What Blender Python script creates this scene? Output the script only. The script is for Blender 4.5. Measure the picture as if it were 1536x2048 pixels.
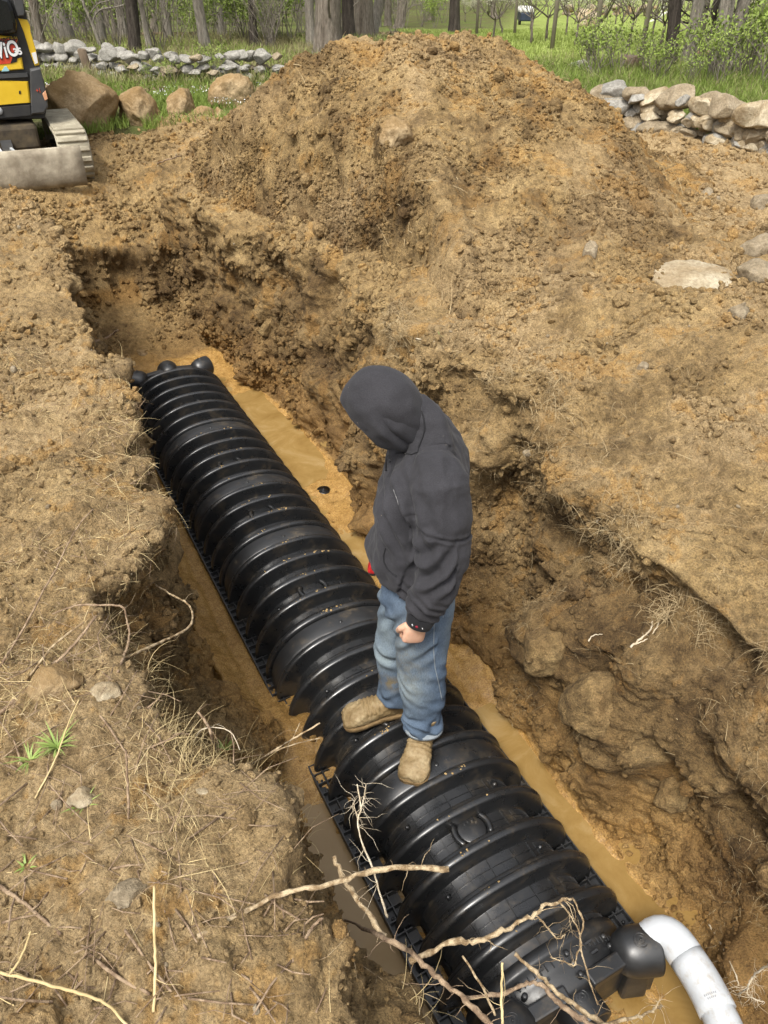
import bpy, math, random
import numpy as np
from mathutils import Vector, Matrix
from mathutils.bvhtree import BVHTree

for _o in list(bpy.data.objects):
    bpy.data.objects.remove(_o)
SC = bpy.context.scene
COL = SC.collection
rad = math.radians
PI = math.pi

# ------------------------------------------------------------------ camera
PITCH = 36.0
VFOV = 68.0
CAMZ = 1.6
cam_d = bpy.data.cameras.new('camera')
cam_d.sensor_fit = 'VERTICAL'
cam_d.angle = rad(VFOV)
cam_d.clip_start = 0.02
cam_d.clip_end = 1500
cam = bpy.data.objects.new('camera', cam_d)
COL.objects.link(cam)
cam.location = (0, 0, CAMZ)
cam.rotation_euler = (rad(90 - PITCH), 0, 0)
SC.camera = cam

# ------------------------------------------------------------------ light
SUN_EL, SUN_AZ = 58.0, 205.0          # azimuth clockwise from +y : the sun stands high behind the camera, to the left
world = bpy.data.worlds.new('World')
SC.world = world
world.use_nodes = True
wn = world.node_tree
wn.nodes.clear()
wo = wn.nodes.new('ShaderNodeOutputWorld')
bg = wn.nodes.new('ShaderNodeBackground')
sky = wn.nodes.new('ShaderNodeTexSky')
sky.sky_type = 'NISHITA'
sky.sun_disc = False
sky.sun_elevation = rad(SUN_EL)
sky.sun_rotation = rad(SUN_AZ)
sky.air_density = 1.0
sky.dust_density = 6.0
sky.ozone_density = 1.0
hs = wn.nodes.new('ShaderNodeHueSaturation')
hs.inputs['Saturation'].default_value = 0.25
wn.links.new(sky.outputs[0], hs.inputs['Color'])
wn.links.new(hs.outputs[0], bg.inputs[0])
bg.inputs[1].default_value = 0.125
wn.links.new(bg.outputs[0], wo.inputs[0])
sun_d = bpy.data.lights.new('sun', 'SUN')
sun_d.energy = 1.6
sun_d.angle = rad(15)
sun_d.color = (1.0, 0.95, 0.86)
sun = bpy.data.objects.new('sun', sun_d)
COL.objects.link(sun)
_sd = Vector((math.sin(rad(SUN_AZ)) * math.cos(rad(SUN_EL)), math.cos(rad(SUN_AZ)) * math.cos(rad(SUN_EL)), math.sin(rad(SUN_EL))))
sun.rotation_euler = _sd.to_track_quat('Z', 'Y').to_euler()
SC.view_settings.view_transform = 'Standard'
SC.view_settings.look = 'None'
SC.view_settings.gamma = 1.0
SC.view_settings.exposure = 0.86
try:
    SC.cycles.use_adaptive_sampling = True
    SC.cycles.adaptive_threshold = 0.01
    SC.cycles.use_denoising = True
    SC.cycles.denoising_input_passes = 'RGB_ALBEDO_NORMAL'
    SC.cycles.denoising_prefilter = 'NONE'
    SC.cycles.max_bounces = 6
    SC.cycles.diffuse_bounces = 3
except Exception:
    pass

# ------------------------------------------------------------------ surveying helpers
F_PX = 1024 / math.tan(rad(VFOV / 2))
_cp, _sp = math.cos(rad(PITCH)), math.sin(rad(PITCH))
EV = np.array([-0.4602, 0.8878]); RV = np.array([0.8878, 0.4602])
BX, BY = -0.147, 1.789


def ray(px, py):
    u = (px - 768) / F_PX
    w = (1024 - py) / F_PX
    return np.array([u, _cp + w * _sp, -_sp + w * _cp])


def at(px, py, z=None, y=None, n=None):
    d = ray(px, py)
    if z is not None:
        t = (z - CAMZ) / d[2]
    elif y is not None:
        t = y / d[1]
    else:
        dn = d[0] * RV[0] + d[1] * RV[1]
        t = (n + BX * RV[0] + BY * RV[1]) / dn
    return Vector((d[0] * t, d[1] * t, CAMZ + d[2] * t))


def ns2xy(n, s):
    return BX + RV[0] * n + EV[0] * s, BY + RV[1] * n + EV[1] * s


def xy2ns(x, y):
    return (x - BX) * RV[0] + (y - BY) * RV[1], (x - BX) * EV[0] + (y - BY) * EV[1]


def NS(n, s, z):
    x, y = ns2xy(n, s)
    return Vector((x, y, z))


# ------------------------------------------------------------------ numpy noise
_G = np.array([[1, 1, 0], [-1, 1, 0], [1, -1, 0], [-1, -1, 0], [1, 0, 1], [-1, 0, 1], [1, 0, -1], [-1, 0, -1],
               [0, 1, 1], [0, -1, 1], [0, 1, -1], [0, -1, -1], [1, 1, 0], [-1, 1, 0], [0, -1, 1], [0, -1, -1]], np.float32)


def _hash(ix, iy, iz, seed):
    h = (ix.astype(np.uint32) * np.uint32(374761393)) ^ (iy.astype(np.uint32) * np.uint32(668265263)) ^ \
        (iz.astype(np.uint32) * np.uint32(2147483647 - 58)) ^ np.uint32((seed * 974711 + 12345) & 0xffffffff)
    h = (h ^ (h >> np.uint32(13))) * np.uint32(1274126177)
    h = (h ^ (h >> np.uint32(16))) * np.uint32(2246822519)
    return h ^ (h >> np.uint32(15))


def perlin(P, scale, seed=0):
    q = np.asarray(P, np.float64) * scale
    i = np.floor(q)
    f = (q - i).astype(np.float32)
    i = i.astype(np.int64)
    w = f * f * f * (f * (f * 6 - 15) + 10)
    out = np.zeros(len(q), np.float32)
    for dx in (0, 1):
        wx = w[:, 0] if dx else 1 - w[:, 0]
        for dy in (0, 1):
            wy = w[:, 1] if dy else 1 - w[:, 1]
            for dz in (0, 1):
                wz = w[:, 2] if dz else 1 - w[:, 2]
                g = _G[_hash(i[:, 0] + dx, i[:, 1] + dy, i[:, 2] + dz, seed) & np.uint32(15)]
                out += wx * wy * wz * (g[:, 0] * (f[:, 0] - dx) + g[:, 1] * (f[:, 1] - dy) + g[:, 2] * (f[:, 2] - dz))
    return out


def fbm(P, scale, octv=4, gain=0.5, seed=0, ridged=False):
    out = np.zeros(len(P), np.float32)
    a = 1.0
    for o in range(octv):
        v = perlin(P, scale * 2 ** o, seed + o * 17)
        out += a * ((0.5 - np.abs(v)) if ridged else v)
        a *= gain
    return out


def _hash2(ix, iy, iz, seed):
    h = np.full(ix.shape, (seed * 2654435761 + 97) & 0xffffffff, np.uint32)
    for c, p_ in ((ix, 2246822519), (iy, 3266489917), (iz, 668265263)):
        h = (h ^ (c.astype(np.uint32) * np.uint32(p_))) * np.uint32(2654435761)
        h = (h ^ (h >> np.uint32(15))) * np.uint32(2246822519)
        h = h ^ (h >> np.uint32(13))
    return h


def lumps(P, scale, seed=0, rmax=0.62, keep=1.0):
    """rounded crumbs: the highest of the little half balls sitting in the cells of a jittered lattice"""
    q = np.asarray(P, np.float64) * scale
    i = np.floor(q).astype(np.int64)
    best = np.zeros(len(q), np.float32)
    for dx in (-1, 0, 1):
        for dy in (-1, 0, 1):
            for dz in (-1, 0, 1):
                cx, cy, cz = i[:, 0] + dx, i[:, 1] + dy, i[:, 2] + dz
                h = _hash2(cx, cy, cz, seed)
                jx = (h & np.uint32(255)).astype(np.float32) / 255
                jy = ((h >> np.uint32(8)) & np.uint32(255)).astype(np.float32) / 255
                jz = ((h >> np.uint32(16)) & np.uint32(255)).astype(np.float32) / 255
                r = rmax * (0.35 + 0.65 * ((h >> np.uint32(24)).astype(np.float32) / 255))
                r = np.where(((h >> np.uint32(4)) & np.uint32(255)).astype(np.float32) / 255 < keep, r, 0)
                d2 = (q[:, 0] - cx - jx) ** 2 + (q[:, 1] - cy - jy) ** 2 + (q[:, 2] - cz - jz) ** 2
                best = np.maximum(best, np.sqrt(np.maximum(r * r - d2, 0)))
    return best


def sstep(a, b, x):
    t = np.clip((np.asarray(x, float) - a) / (b - a), 0, 1)
    return t * t * (3 - 2 * t)


# ------------------------------------------------------------------ mesh helpers
def np_mesh(name, V, quads=None, tris=None, smooth=True):
    me = bpy.data.meshes.new(name)
    V = np.asarray(V, np.float32)
    me.vertices.add(len(V))
    me.vertices.foreach_set('co', V.ravel())
    idx = []
    starts = []
    pos = 0
    for arr, k in ((quads, 4), (tris, 3)):
        if arr is not None and len(arr):
            arr = np.asarray(arr, np.int32)
            idx.append(arr.ravel())
            starts.append(np.arange(len(arr), dtype=np.int32) * k + pos)
            pos += arr.size
    idx = np.concatenate(idx)
    starts = np.concatenate(starts)
    me.loops.add(len(idx))
    me.loops.foreach_set('vertex_index', idx)
    me.polygons.add(len(starts))
    me.polygons.foreach_set('loop_start', starts)
    me.polygons.foreach_set('use_smooth', np.full(len(starts), smooth, bool))
    me.update(calc_edges=True)
    me.validate()
    return me


def add_obj(name, me, mat=None, parent=None, loc=None):
    o = bpy.data.objects.new(name, me)
    COL.objects.link(o)
    if mat is not None and me is not None:
        me.materials.append(mat)
    if parent is not None:
        o.parent = parent
    if loc is not None:
        o.location = loc
    return o


def tag(o, label=None, cat=None, group=None, kind=None):
    for k, v in (('label', label), ('category', cat), ('group', group), ('kind', kind)):
        if v:
            o[k] = v
    return o


def thing(name, label, cat, loc=(0, 0, 0), rot=(0, 0, 0), group=None):
    o = bpy.data.objects.new(name, None)
    COL.objects.link(o)
    o.location = loc
    o.rotation_euler = rot
    o.empty_display_size = 0.1
    return tag(o, label, cat, group)


def set_attr(me, name, data):
    """one RGBA colour per vertex"""
    a = me.attributes.new(name, 'FLOAT_COLOR', 'POINT')
    d = np.ones((len(data), 4), np.float32)
    d[:, :data.shape[1]] = data
    a.data.foreach_set('color', d.ravel())


def set_float(me, name, data):
    a = me.attributes.new(name, 'FLOAT', 'POINT')
    a.data.foreach_set('value', np.asarray(data, np.float32))


class MB:
    """collects faces of one mesh"""
    def __init__(self):
        self.v = []; self.f = []; self.sm = []

    def add(self, V, F, smooth=True):
        b = len(self.v)
        self.v.extend([tuple(p) for p in V])
        self.f.extend([tuple(i + b for i in f) for f in F])
        self.sm.extend([smooth] * len(F))

    def box(self, c, size, rot=None, bevel=0.0, taper=1.0, smooth=False):
        sx, sy, sz = [s / 2 for s in size]
        c = Vector(c)
        if bevel <= 0:
            P = [Vector((x * sx * (taper if z > 0 else 1), y * sy * (taper if z > 0 else 1), z * sz)) for z in (-1, 1) for x, y in ((-1, -1), (1, -1), (1, 1), (-1, 1))]
            F = [(3, 2, 1, 0), (4, 5, 6, 7), (0, 1, 5, 4), (1, 2, 6, 5), (2, 3, 7, 6), (3, 0, 4, 7)]
        else:
            b = min(bevel, sx * .9, sy * .9, sz * .9)
            rings = []
            for z, ins in ((-sz, b), (-sz + b * .3, b * .3), (-sz + b, 0), (sz - b, 0), (sz - b * .3, b * .3), (sz, b)):
                ring = []
                for qx, qy, a0 in ((1, 1, 0), (-1, 1, 90), (-1, -1, 180), (1, -1, 270)):
                    for k in range(4):
                        a = rad(a0 + k * 30)
                        tp = 1 + (taper - 1) * (z + sz) / (2 * sz)
                        ring.append(Vector(((qx * (sx - b) + (b - ins) * math.cos(a)) * tp, (qy * (sy - b) + (b - ins) * math.sin(a)) * tp, z)))
                rings.append(ring)
            P = [p for r in rings for p in r]
            m = 16
            F = [tuple(reversed(range(m))), tuple(range(5 * m, 6 * m))]
            for r in range(5):
                for k in range(m):
                    F.append((r * m + k, r * m + (k + 1) % m, (r + 1) * m + (k + 1) % m, (r + 1) * m + k))
        M = rot.to_matrix() if hasattr(rot, 'to_matrix') else (rot if rot is not None else Matrix.Identity(3))
        self.add([M @ p + c for p in P], F, smooth)

    def tube(self, pts, radii, seg=8, cap=True, squash=1.0, smooth=True, up=None):
        pts = [Vector(p) for p in pts]
        if not hasattr(radii, '__len__'):
            radii = [radii] * len(pts)
        n = len(pts)
        t0 = (pts[1] - pts[0]).normalized()
        ref = Vector(up) if up is not None else (Vector((0, 0, 1)) if abs(t0.z) < 0.9 else Vector((1, 0, 0)))
        a = t0.cross(ref).normalized()
        V = []
        for i, p in enumerate(pts):
            t = (pts[min(i + 1, n - 1)] - pts[max(i - 1, 0)]).normalized()
            a = (a - t * a.dot(t))
            a = a.normalized() if a.length > 1e-6 else t.orthogonal().normalized()
            b = t.cross(a)
            for k in range(seg):
                an = 2 * PI * k / seg
                V.append(p + (a * math.cos(an) + b * math.sin(an) * squash) * radii[i])
        F = []
        for i in range(n - 1):
            for k in range(seg):
                k2 = (k + 1) % seg
                F.append((i * seg + k, i * seg + k2, (i + 1) * seg + k2, (i + 1) * seg + k))
        if cap:
            F.append(tuple(reversed(range(seg))))
            F.append(tuple(range((n - 1) * seg, n * seg)))
        self.add(V, F, smooth)

    def rings(self, R, cap=True, smooth=True, closed=True):
        m = len(R[0])
        V = [p for r in R for p in r]
        F = []
        for i in range(len(R) - 1):
            for k in range(m if closed else m - 1):
                k2 = (k + 1) % m
                F.append((i * m + k, i * m + k2, (i + 1) * m + k2, (i + 1) * m + k))
        if cap:
            F.append(tuple(reversed(range(m))))
            F.append(tuple(range((len(R) - 1) * m, len(R) * m)))
        self.add(V, F, smooth)

    def mesh(self, name):
        me = bpy.data.meshes.new(name)
        me.from_pydata([tuple(p) for p in self.v], [], self.f)
        me.polygons.foreach_set('use_smooth', self.sm)
        me.update()
        return me

    def build(self, name, mat=None, parent=None, loc=None):
        return add_obj(name, self.mesh(name), mat, parent, loc)


def catmull(pts, sub=6):
    P = [Vector(p) for p in pts]
    out = []
    for i in range(len(P) - 1):
        p0 = P[max(i - 1, 0)]; p1 = P[i]; p2 = P[i + 1]; p3 = P[min(i + 2, len(P) - 1)]
        for k in range(sub):
            t = k / sub
            out.append(0.5 * ((2 * p1) + (p2 - p0) * t + (2 * p0 - 5 * p1 + 4 * p2 - p3) * t * t + (3 * p1 - p0 - 3 * p2 + p3) * t ** 3))
    out.append(P[-1])
    return out


# ------------------------------------------------------------------ materials
def new_mat(name):
    m = bpy.data.materials.new(name)
    m.use_nodes = True
    nt = m.node_tree
    b = nt.nodes['Principled BSDF']
    return m, nt, b


def ramp(nt, fac, stops):
    r = nt.nodes.new('ShaderNodeValToRGB')
    while len(r.color_ramp.elements) > 1:
        r.color_ramp.elements.remove(r.color_ramp.elements[-1])
    r.color_ramp.elements[0].position = stops[0][0]
    r.color_ramp.elements[0].color = (*stops[0][1], 1)
    for p, c in stops[1:]:
        e = r.color_ramp.elements.new(p)
        e.color = (*c, 1)
    if fac is not None:
        nt.links.new(fac, r.inputs[0])
    return r.outputs[0]


def noise(nt, scale, detail=4, rough=0.55, coord='Object', dist=0.0, stretch=None):
    tc = nt.nodes.new('ShaderNodeTexCoord')
    n = nt.nodes.new('ShaderNodeTexNoise')
    n.inputs['Scale'].default_value = scale
    n.inputs['Detail'].default_value = detail
    n.inputs['Roughness'].default_value = rough
    n.inputs['Distortion'].default_value = dist
    if stretch:
        mp = nt.nodes.new('ShaderNodeMapping')
        mp.inputs['Scale'].default_value = stretch
        nt.links.new(tc.outputs[coord], mp.inputs[0])
        nt.links.new(mp.outputs[0], n.inputs[0])
    else:
        nt.links.new(tc.outputs[coord], n.inputs[0])
    return n.outputs['Fac']


def mixc(nt, fac, a, b, mode='MIX'):
    m = nt.nodes.new('ShaderNodeMix')
    m.data_type = 'RGBA'
    m.blend_type = mode
    for sock, val in ((m.inputs[0], fac), (m.inputs[6], a), (m.inputs[7], b)):
        if isinstance(val, bpy.types.NodeSocket):
            nt.links.new(val, sock)
        elif hasattr(val, '__len__'):
            sock.default_value = (*val, 1)
        else:
            sock.default_value = val
    return m.outputs[2]


def mathn(nt, op, a, b=None, clamp=False):
    m = nt.nodes.new('ShaderNodeMath')
    m.operation = op
    m.use_clamp = clamp
    for k, val in enumerate((a, b)):
        if val is None:
            continue
        if isinstance(val, bpy.types.NodeSocket):
            nt.links.new(val, m.inputs[k])
        else:
            m.inputs[k].default_value = val
    return m.outputs[0]


def bump(nt, bsdf, h, strength=0.5, dist=0.01):
    b = nt.nodes.new('ShaderNodeBump')
    b.inputs['Strength'].default_value = strength
    b.inputs['Distance'].default_value = dist
    nt.links.new(h, b.inputs['Height'])
    nt.links.new(b.outputs[0], bsdf.inputs['Normal'])


def simple_mat(name, c1, c2, scale=8, rough=0.7, detail=5, bump_s=0.0, bump_scale=None, bump_d=0.01, lo=0.3, hi=0.7, metallic=0.0, stretch=None, spec=0.5, rough2=None):
    m, nt, b = new_mat(name)
    f = noise(nt, scale, detail, stretch=stretch)
    nt.links.new(ramp(nt, f, [(lo, c1), (hi, c2)]), b.inputs['Base Color'])
    b.inputs['Roughness'].default_value = rough
    if rough2 is not None:
        f2 = noise(nt, scale * 2.3, 4)
        nt.links.new(ramp(nt, f2, [(0.3, (rough,) * 3), (0.7, (rough2,) * 3)]), b.inputs['Roughness'])
    b.inputs['Metallic'].default_value = metallic
    b.inputs['Specular IOR Level'].default_value = spec
    if bump_s:
        bump(nt, b, noise(nt, bump_scale or scale * 6, 6, 0.65, stretch=stretch), bump_s, bump_d)
    return m


def soil_material():
    """earth: attribute 'soil' = (clay, moisture, pale dry crust)"""
    m, nt, b = new_mat('soil')
    at_ = nt.nodes.new('ShaderNodeAttribute')
    at_.attribute_name = 'soil'
    sp = nt.nodes.new('ShaderNodeSeparateColor')
    nt.links.new(at_.outputs['Color'], sp.inputs[0])
    clay, wet, pale = sp.outputs[0], sp.outputs[1], sp.outputs[2]
    n1 = noise(nt, 3.6, 7, 0.66)
    n2 = noise(nt, 26, 6, 0.7)
    n3 = noise(nt, 140, 4, 0.7)
    base = ramp(nt, n1, [(0.32, (0.120, 0.078, 0.033)), (0.5, (0.250, 0.171, 0.075)), (0.72, (0.355, 0.256, 0.122))])
    fine = ramp(nt, n2, [(0.30, (0.48, 0.45, 0.41)), (0.46, (0.98, 0.98, 0.98)), (0.68, (1.50, 1.48, 1.43))])
    base = mixc(nt, 1.0, base, fine, 'MULTIPLY')
    palec = ramp(nt, n2, [(0.3, (0.27, 0.185, 0.090)), (0.7, (0.44, 0.325, 0.175))])
    pm = mathn(nt, 'MULTIPLY', pale, ramp(nt, n2, [(0.3, (0.35,) * 3), (0.6, (1.0,) * 3)]), True)
    base = mixc(nt, pm, base, palec)
    clayc = ramp(nt, n2, [(0.25, (0.25, 0.135, 0.038)), (0.6, (0.40, 0.240, 0.078)), (0.8, (0.50, 0.335, 0.135))])
    cm = mathn(nt, 'MULTIPLY', clay, ramp(nt, n1, [(0.25, (0.55,) * 3), (0.55, (1.1,) * 3)]), True)
    base = mixc(nt, cm, base, clayc)
    dark = mixc(nt, 1.0, base, (0.52, 0.48, 0.45), 'MULTIPLY')
    wm = mathn(nt, 'MULTIPLY', wet, ramp(nt, n1, [(0.3, (1.1,) * 3), (0.7, (0.6,) * 3)]), True)
    base = mixc(nt, wm, base, dark)
    grit = ramp(nt, n3, [(0.34, (0.55, 0.53, 0.51)), (0.48, (1, 1, 1)), (0.66, (1.50, 1.48, 1.44))])
    base = mixc(nt, 0.9, base, grit, 'MULTIPLY')
    nt.links.new(base, b.inputs['Base Color'])
    gl = nt.nodes.new('ShaderNodeAttribute')
    gl.attribute_name = 'slick'
    rr = nt.nodes.new('ShaderNodeMapRange')
    nt.links.new(gl.outputs['Fac'], rr.inputs[0])
    rr.inputs[3].default_value = 0.95
    rr.inputs[4].default_value = 0.20
    nt.links.new(rr.outputs[0], b.inputs['Roughness'])
    b.inputs['Specular IOR Level'].default_value = 0.35
    h = mathn(nt, 'ADD', mathn(nt, 'MULTIPLY', noise(nt, 60, 8, 0.72), 1.0), mathn(nt, 'MULTIPLY', n3, 0.45))
    fade = mathn(nt, 'SUBTRACT', 1.0, mathn(nt, 'MULTIPLY', gl.outputs['Fac'], 0.75))
    bump(nt, b, mathn(nt, 'MULTIPLY', h, fade), 1.0, 0.018)
    return m


M = {}
M['soil'] = soil_material()
M['water'] = None
_m, _nt, _b = new_mat('muddy_water')
_f = noise(_nt, 3.2, 7, 0.68, dist=1.2)
_nt.links.new(ramp(_nt, _f, [(0.3, (0.22, 0.130, 0.038)), (0.52, (0.29, 0.185, 0.064)), (0.72, (0.37, 0.26, 0.12))]), _b.inputs['Base Color'])
_b.inputs['Roughness'].default_value = 0.06
_b.inputs['IOR'].default_value = 1.33
bump(_nt, _b, noise(_nt, 9, 3, 0.5), 0.04, 0.02)
M['water'] = _m
_m, _nt, _b = new_mat('sky_tinted_water')
_f = noise(_nt, 2.5, 5, 0.6, dist=0.6)
_nt.links.new(ramp(_nt, _f, [(0.3, (0.27, 0.185, 0.095)), (0.7, (0.34, 0.25, 0.14))]), _b.inputs['Base Color'])  # muddy tan, greyed in the base colour for the sky it reflects
_b.inputs['Roughness'].default_value = 0.12
_b.inputs['IOR'].default_value = 1.33
bump(_nt, _b, noise(_nt, 9, 3, 0.5), 0.04, 0.02)
M['sky_tinted_water'] = _m

# ------------------------------------------------------------------ the lie of the land
def zg(x, y):
    """ground level of the surrounding meadow and wood"""
    x = np.asarray(x, float); y = np.asarray(y, float)
    z = -1.75 * sstep(15, 62, y)
    z = z + 0.05 * np.sin(x * 0.9 + 1.3) * np.sin(y * 0.7) * sstep(9, 13, y)
    return z


FLOOR = -1.5
# trench sections: s, then (n, z) of far-left, left bank, left lip, left wall, left foot, right foot, right wall, right lip, right bank, far-right
SECT = [
    (-4.5, (-3.4, 0), (-1.5, .0), (-.34, .0), (-.26, -.7), (-.16, -1.5), (1.02, -1.5), (1.18, -.9), (1.34, -.30), (2.3, .10), (7.5, .0)),
    (-1.6, (-3.4, 0), (-1.5, .0), (-.34, .0), (-.27, -.7), (-.17, -1.5), (1.02, -1.5), (1.18, -.9), (1.34, -.30), (2.3, .10), (7.5, .0)),
    (-1.1, (-3.4, 0), (-1.5, .0), (-.45, .0), (-.33, -.7), (-.18, -1.5), (1.01, -1.5), (1.17, -.9), (1.33, -.30), (2.3, .10), (7.5, .0)),
    (-.6, (-3.4, 0), (-1.5, .0), (-.60, .0), (-.44, -.7), (-.27, -1.5), (1.00, -1.5), (1.15, -.9), (1.30, -.30), (2.3, .10), (7.5, .0)),
    (-.1, (-3.4, 0), (-1.5, .0), (-.68, .0), (-.50, -.7), (-.28, -1.5), (1.00, -1.5), (1.13, -.9), (1.23, -.24), (2.3, .10), (7.5, .0)),
    (.3, (-3.4, 0), (-1.5, .0), (-.70, .0), (-.52, -.7), (-.24, -1.45), (1.04, -1.5), (1.22, -.85), (1.36, -.16), (2.3, .10), (7.5, .0)),
    (.62, (-3.4, 0), (-1.5, .0), (-.60, -.02), (-.47, -.85), (-.06, -1.36), (1.07, -1.5), (1.34, -.80), (1.50, -.10), (2.3, .10), (7.5, .0)),
    (.95, (-3.4, 0), (-1.5, .0), (-.42, -.03), (-.44, -.8), (-.22, -1.45), (1.10, -1.5), (1.28, -.8), (1.36, -.04), (2.3, .10), (7.5, .0)),
    (1.45, (-3.4, 0), (-1.5, .0), (-.30, -.04), (-.37, -.8), (-.25, -1.5), (1.14, -1.5), (1.28, -.8), (1.33, -.06), (2.3, .08), (7.5, .0)),
    (2.1, (-3.4, 0), (-1.5, .0), (-.28, -.06), (-.32, -.7), (-.23, -1.5), (1.18, -1.5), (1.33, -.85), (1.48, -.14), (2.3, .08), (7.5, .0)),
    (2.8, (-3.4, 0), (-1.5, .0), (-.30, -.10), (-.25, -.6), (-.20, -1.5), (1.21, -1.5), (1.38, -.85), (1.60, -.18), (2.4, .08), (7.5, .0)),
    (3.8, (-3.4, 0), (-1.5, .0), (-.26, -.02), (-.20, -.6), (-.18, -1.5), (1.19, -1.5), (1.31, -.85), (1.48, -.18), (2.4, .08), (7.5, .0)),
    (4.7, (-3.4, 0), (-1.5, .0), (-.24, -.02), (-.18, -.6), (-.14, -1.5), (1.10, -1.5), (1.17, -.85), (1.28, -.16), (2.4, .06), (7.5, .0)),
    (5.3, (-3.4, 0), (-1.5, -.02), (-.22, -.04), (-.18, -.6), (-.10, -1.38), (1.02, -1.44), (1.06, -.8), (1.13, -.16), (2.3, .05), (7.5, .0)),
    (5.95, (-3.4, 0), (-1.5, -.03), (-.26, -.10), (-.18, -.6), (-.08, -1.12), (.90, -1.16), (.98, -.75), (1.04, -.2), (2.2, .05), (7.5, .0)),
    (6.06, (-3.4, -.02), (-1.5, -.06), (-.30, -.20), (-.20, -.42), (-.02, -.60), (.80, -.66), (.95, -.50), (1.04, -.2), (2.2, .05), (7.5, .0)),
    (6.6, (-3.4, -.04), (-1.5, -.08), (-.35, -.14), (-.1, -.20), (.2, -.26), (.78, -.42), (.95, -.38), (1.1, -.22), (2.2, .05), (7.5, .0)),
    (7.2, (-3.4, -.06), (-1.5, -.08), (-.4, -.08), (0, -.09), (.3, -.12), (.8, -.2), (1.0, -.16), (1.3, -.10), (2.2, .02), (7.5, .0)),
    (8.0, (-3.4, -.05), (-1.5, -.06), (-.4, -.06), (0, -.06), (.3, -.06), (.8, -.06), (1.0, -.06), (1.3, -.05), (2.2, .0), (7.5, .0)),
    (9.4, (-3.4, -.05), (-1.5, -.06), (-.4, -.06), (0, -.06), (.3, -.06), (.8, -.06), (1.0, -.06), (1.3, -.05), (2.2, .0), (7.5, .0)),
]
S_ROWS = np.concatenate([np.arange(-4.5, -1.7, .05), np.arange(-1.7, 1.6, .011), np.arange(1.6, 4.0, .015), np.arange(4.0, 7.4, .017), np.arange(7.4, 9.41, .04)])
SEG_N = [36, 120, 66, 64, 84, 64, 66, 110, 90]


def section_points():
    ks = np.array([k[0] for k in SECT])
    ctrl = np.array([[p for p in k[1:]] for k in SECT], float)          # (K, 10, 2)
    C = np.zeros((len(S_ROWS), 10, 2))
    for j in range(10):
        for d in range(2):
            C[:, j, d] = np.interp(S_ROWS, ks, ctrl[:, j, d])
    q_ = np.stack([S_ROWS, S_ROWS * 0 + .271, S_ROWS * 0 + .137], 1)
    fadeS = 1 - sstep(4.6, 5.4, S_ROWS)
    C[:, 7, 0] += fadeS * (.20 * perlin(q_, 1.9, 611) + .10 * perlin(q_, 4.6, 612))
    C[:, 7, 1] += fadeS * .10 * perlin(q_, 2.4, 614)
    C[:, 6, 0] += fadeS * (.16 * perlin(q_, 2.3, 613) + .07 * perlin(q_, 5.3, 615))
    C[:, 2, 0] += fadeS * (.06 * perlin(q_, 3.1, 616) + .04 * perlin(q_, 7.0, 617))
    # ease along s
    ker = np.ones(5) / 5
    for j in range(10):
        for d in range(2):
            col = np.pad(C[:, j, d], 4, mode='edge')
            C[:, j, d] = np.convolve(np.convolve(col, ker, 'valid'), ker, 'valid')
    cols = []
    for j in range(9):
        t = np.linspace(0, 1, SEG_N[j], endpoint=False)
        if j in (0, 8):
            pass
        cols.append(C[:, j, None, :] * (1 - t)[None, :, None] + C[:, j + 1, None, :] * t[None, :, None])
    cols.append(C[:, 9:10, :])
    P = np.concatenate(cols, 1)                                         # rows, cols, (n,z)
    k2 = np.ones(7) / 7
    for d in range(2):
        A = np.pad(P[:, :, d], ((0, 0), (6, 6)), mode='edge')
        B = np.zeros_like(P[:, :, d])
        kk = np.convolve(k2, k2)
        for i, w in enumerate(kk):
            B += w * A[:, i:i + P.shape[1]]
        P[:, :, d] = B
    return P


def grid_quads(R, C_):
    i = np.arange(R - 1)[:, None] * C_ + np.arange(C_ - 1)[None, :]
    return np.stack([i, i + 1, i + C_ + 1, i + C_], -1).reshape(-1, 4)


def grid_normals(X):
    du = np.gradient(X, axis=1)
    dv = np.gradient(X, axis=0)
    n = np.cross(du, dv)
    n /= np.maximum(np.linalg.norm(n, axis=2, keepdims=True), 1e-9)
    return n


PS = section_points()
Rn, Cn = PS.shape[:2]
XS = np.zeros((Rn, Cn, 3))
XS[:, :, 0], XS[:, :, 1] = ns2xy(PS[:, :, 0], S_ROWS[:, None])
XS[:, :, 2] = PS[:, :, 1]
NRM = grid_normals(XS)
if NRM[:, :10, 2].mean() < 0:
    NRM = -NRM
P0 = XS.reshape(-1, 3)
N0 = NRM.reshape(-1, 3)
nn = PS[:, :, 0].reshape(-1)
ss = np.repeat(S_ROWS, Cn)
zz = P0[:, 2].copy()
steep = np.clip(1 - N0[:, 2], 0, 1)
wall = sstep(.25, .75, steep)
floor = (1 - sstep(-1.42, -1.30, zz)) * (1 - sstep(.15, .5, steep))
top = sstep(-.25, -.03, zz)
fade_e = sstep(-3.4, -2.9, nn) * (1 - sstep(6.8, 7.4, nn)) * (1 - sstep(8.6, 9.3, ss))

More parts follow.
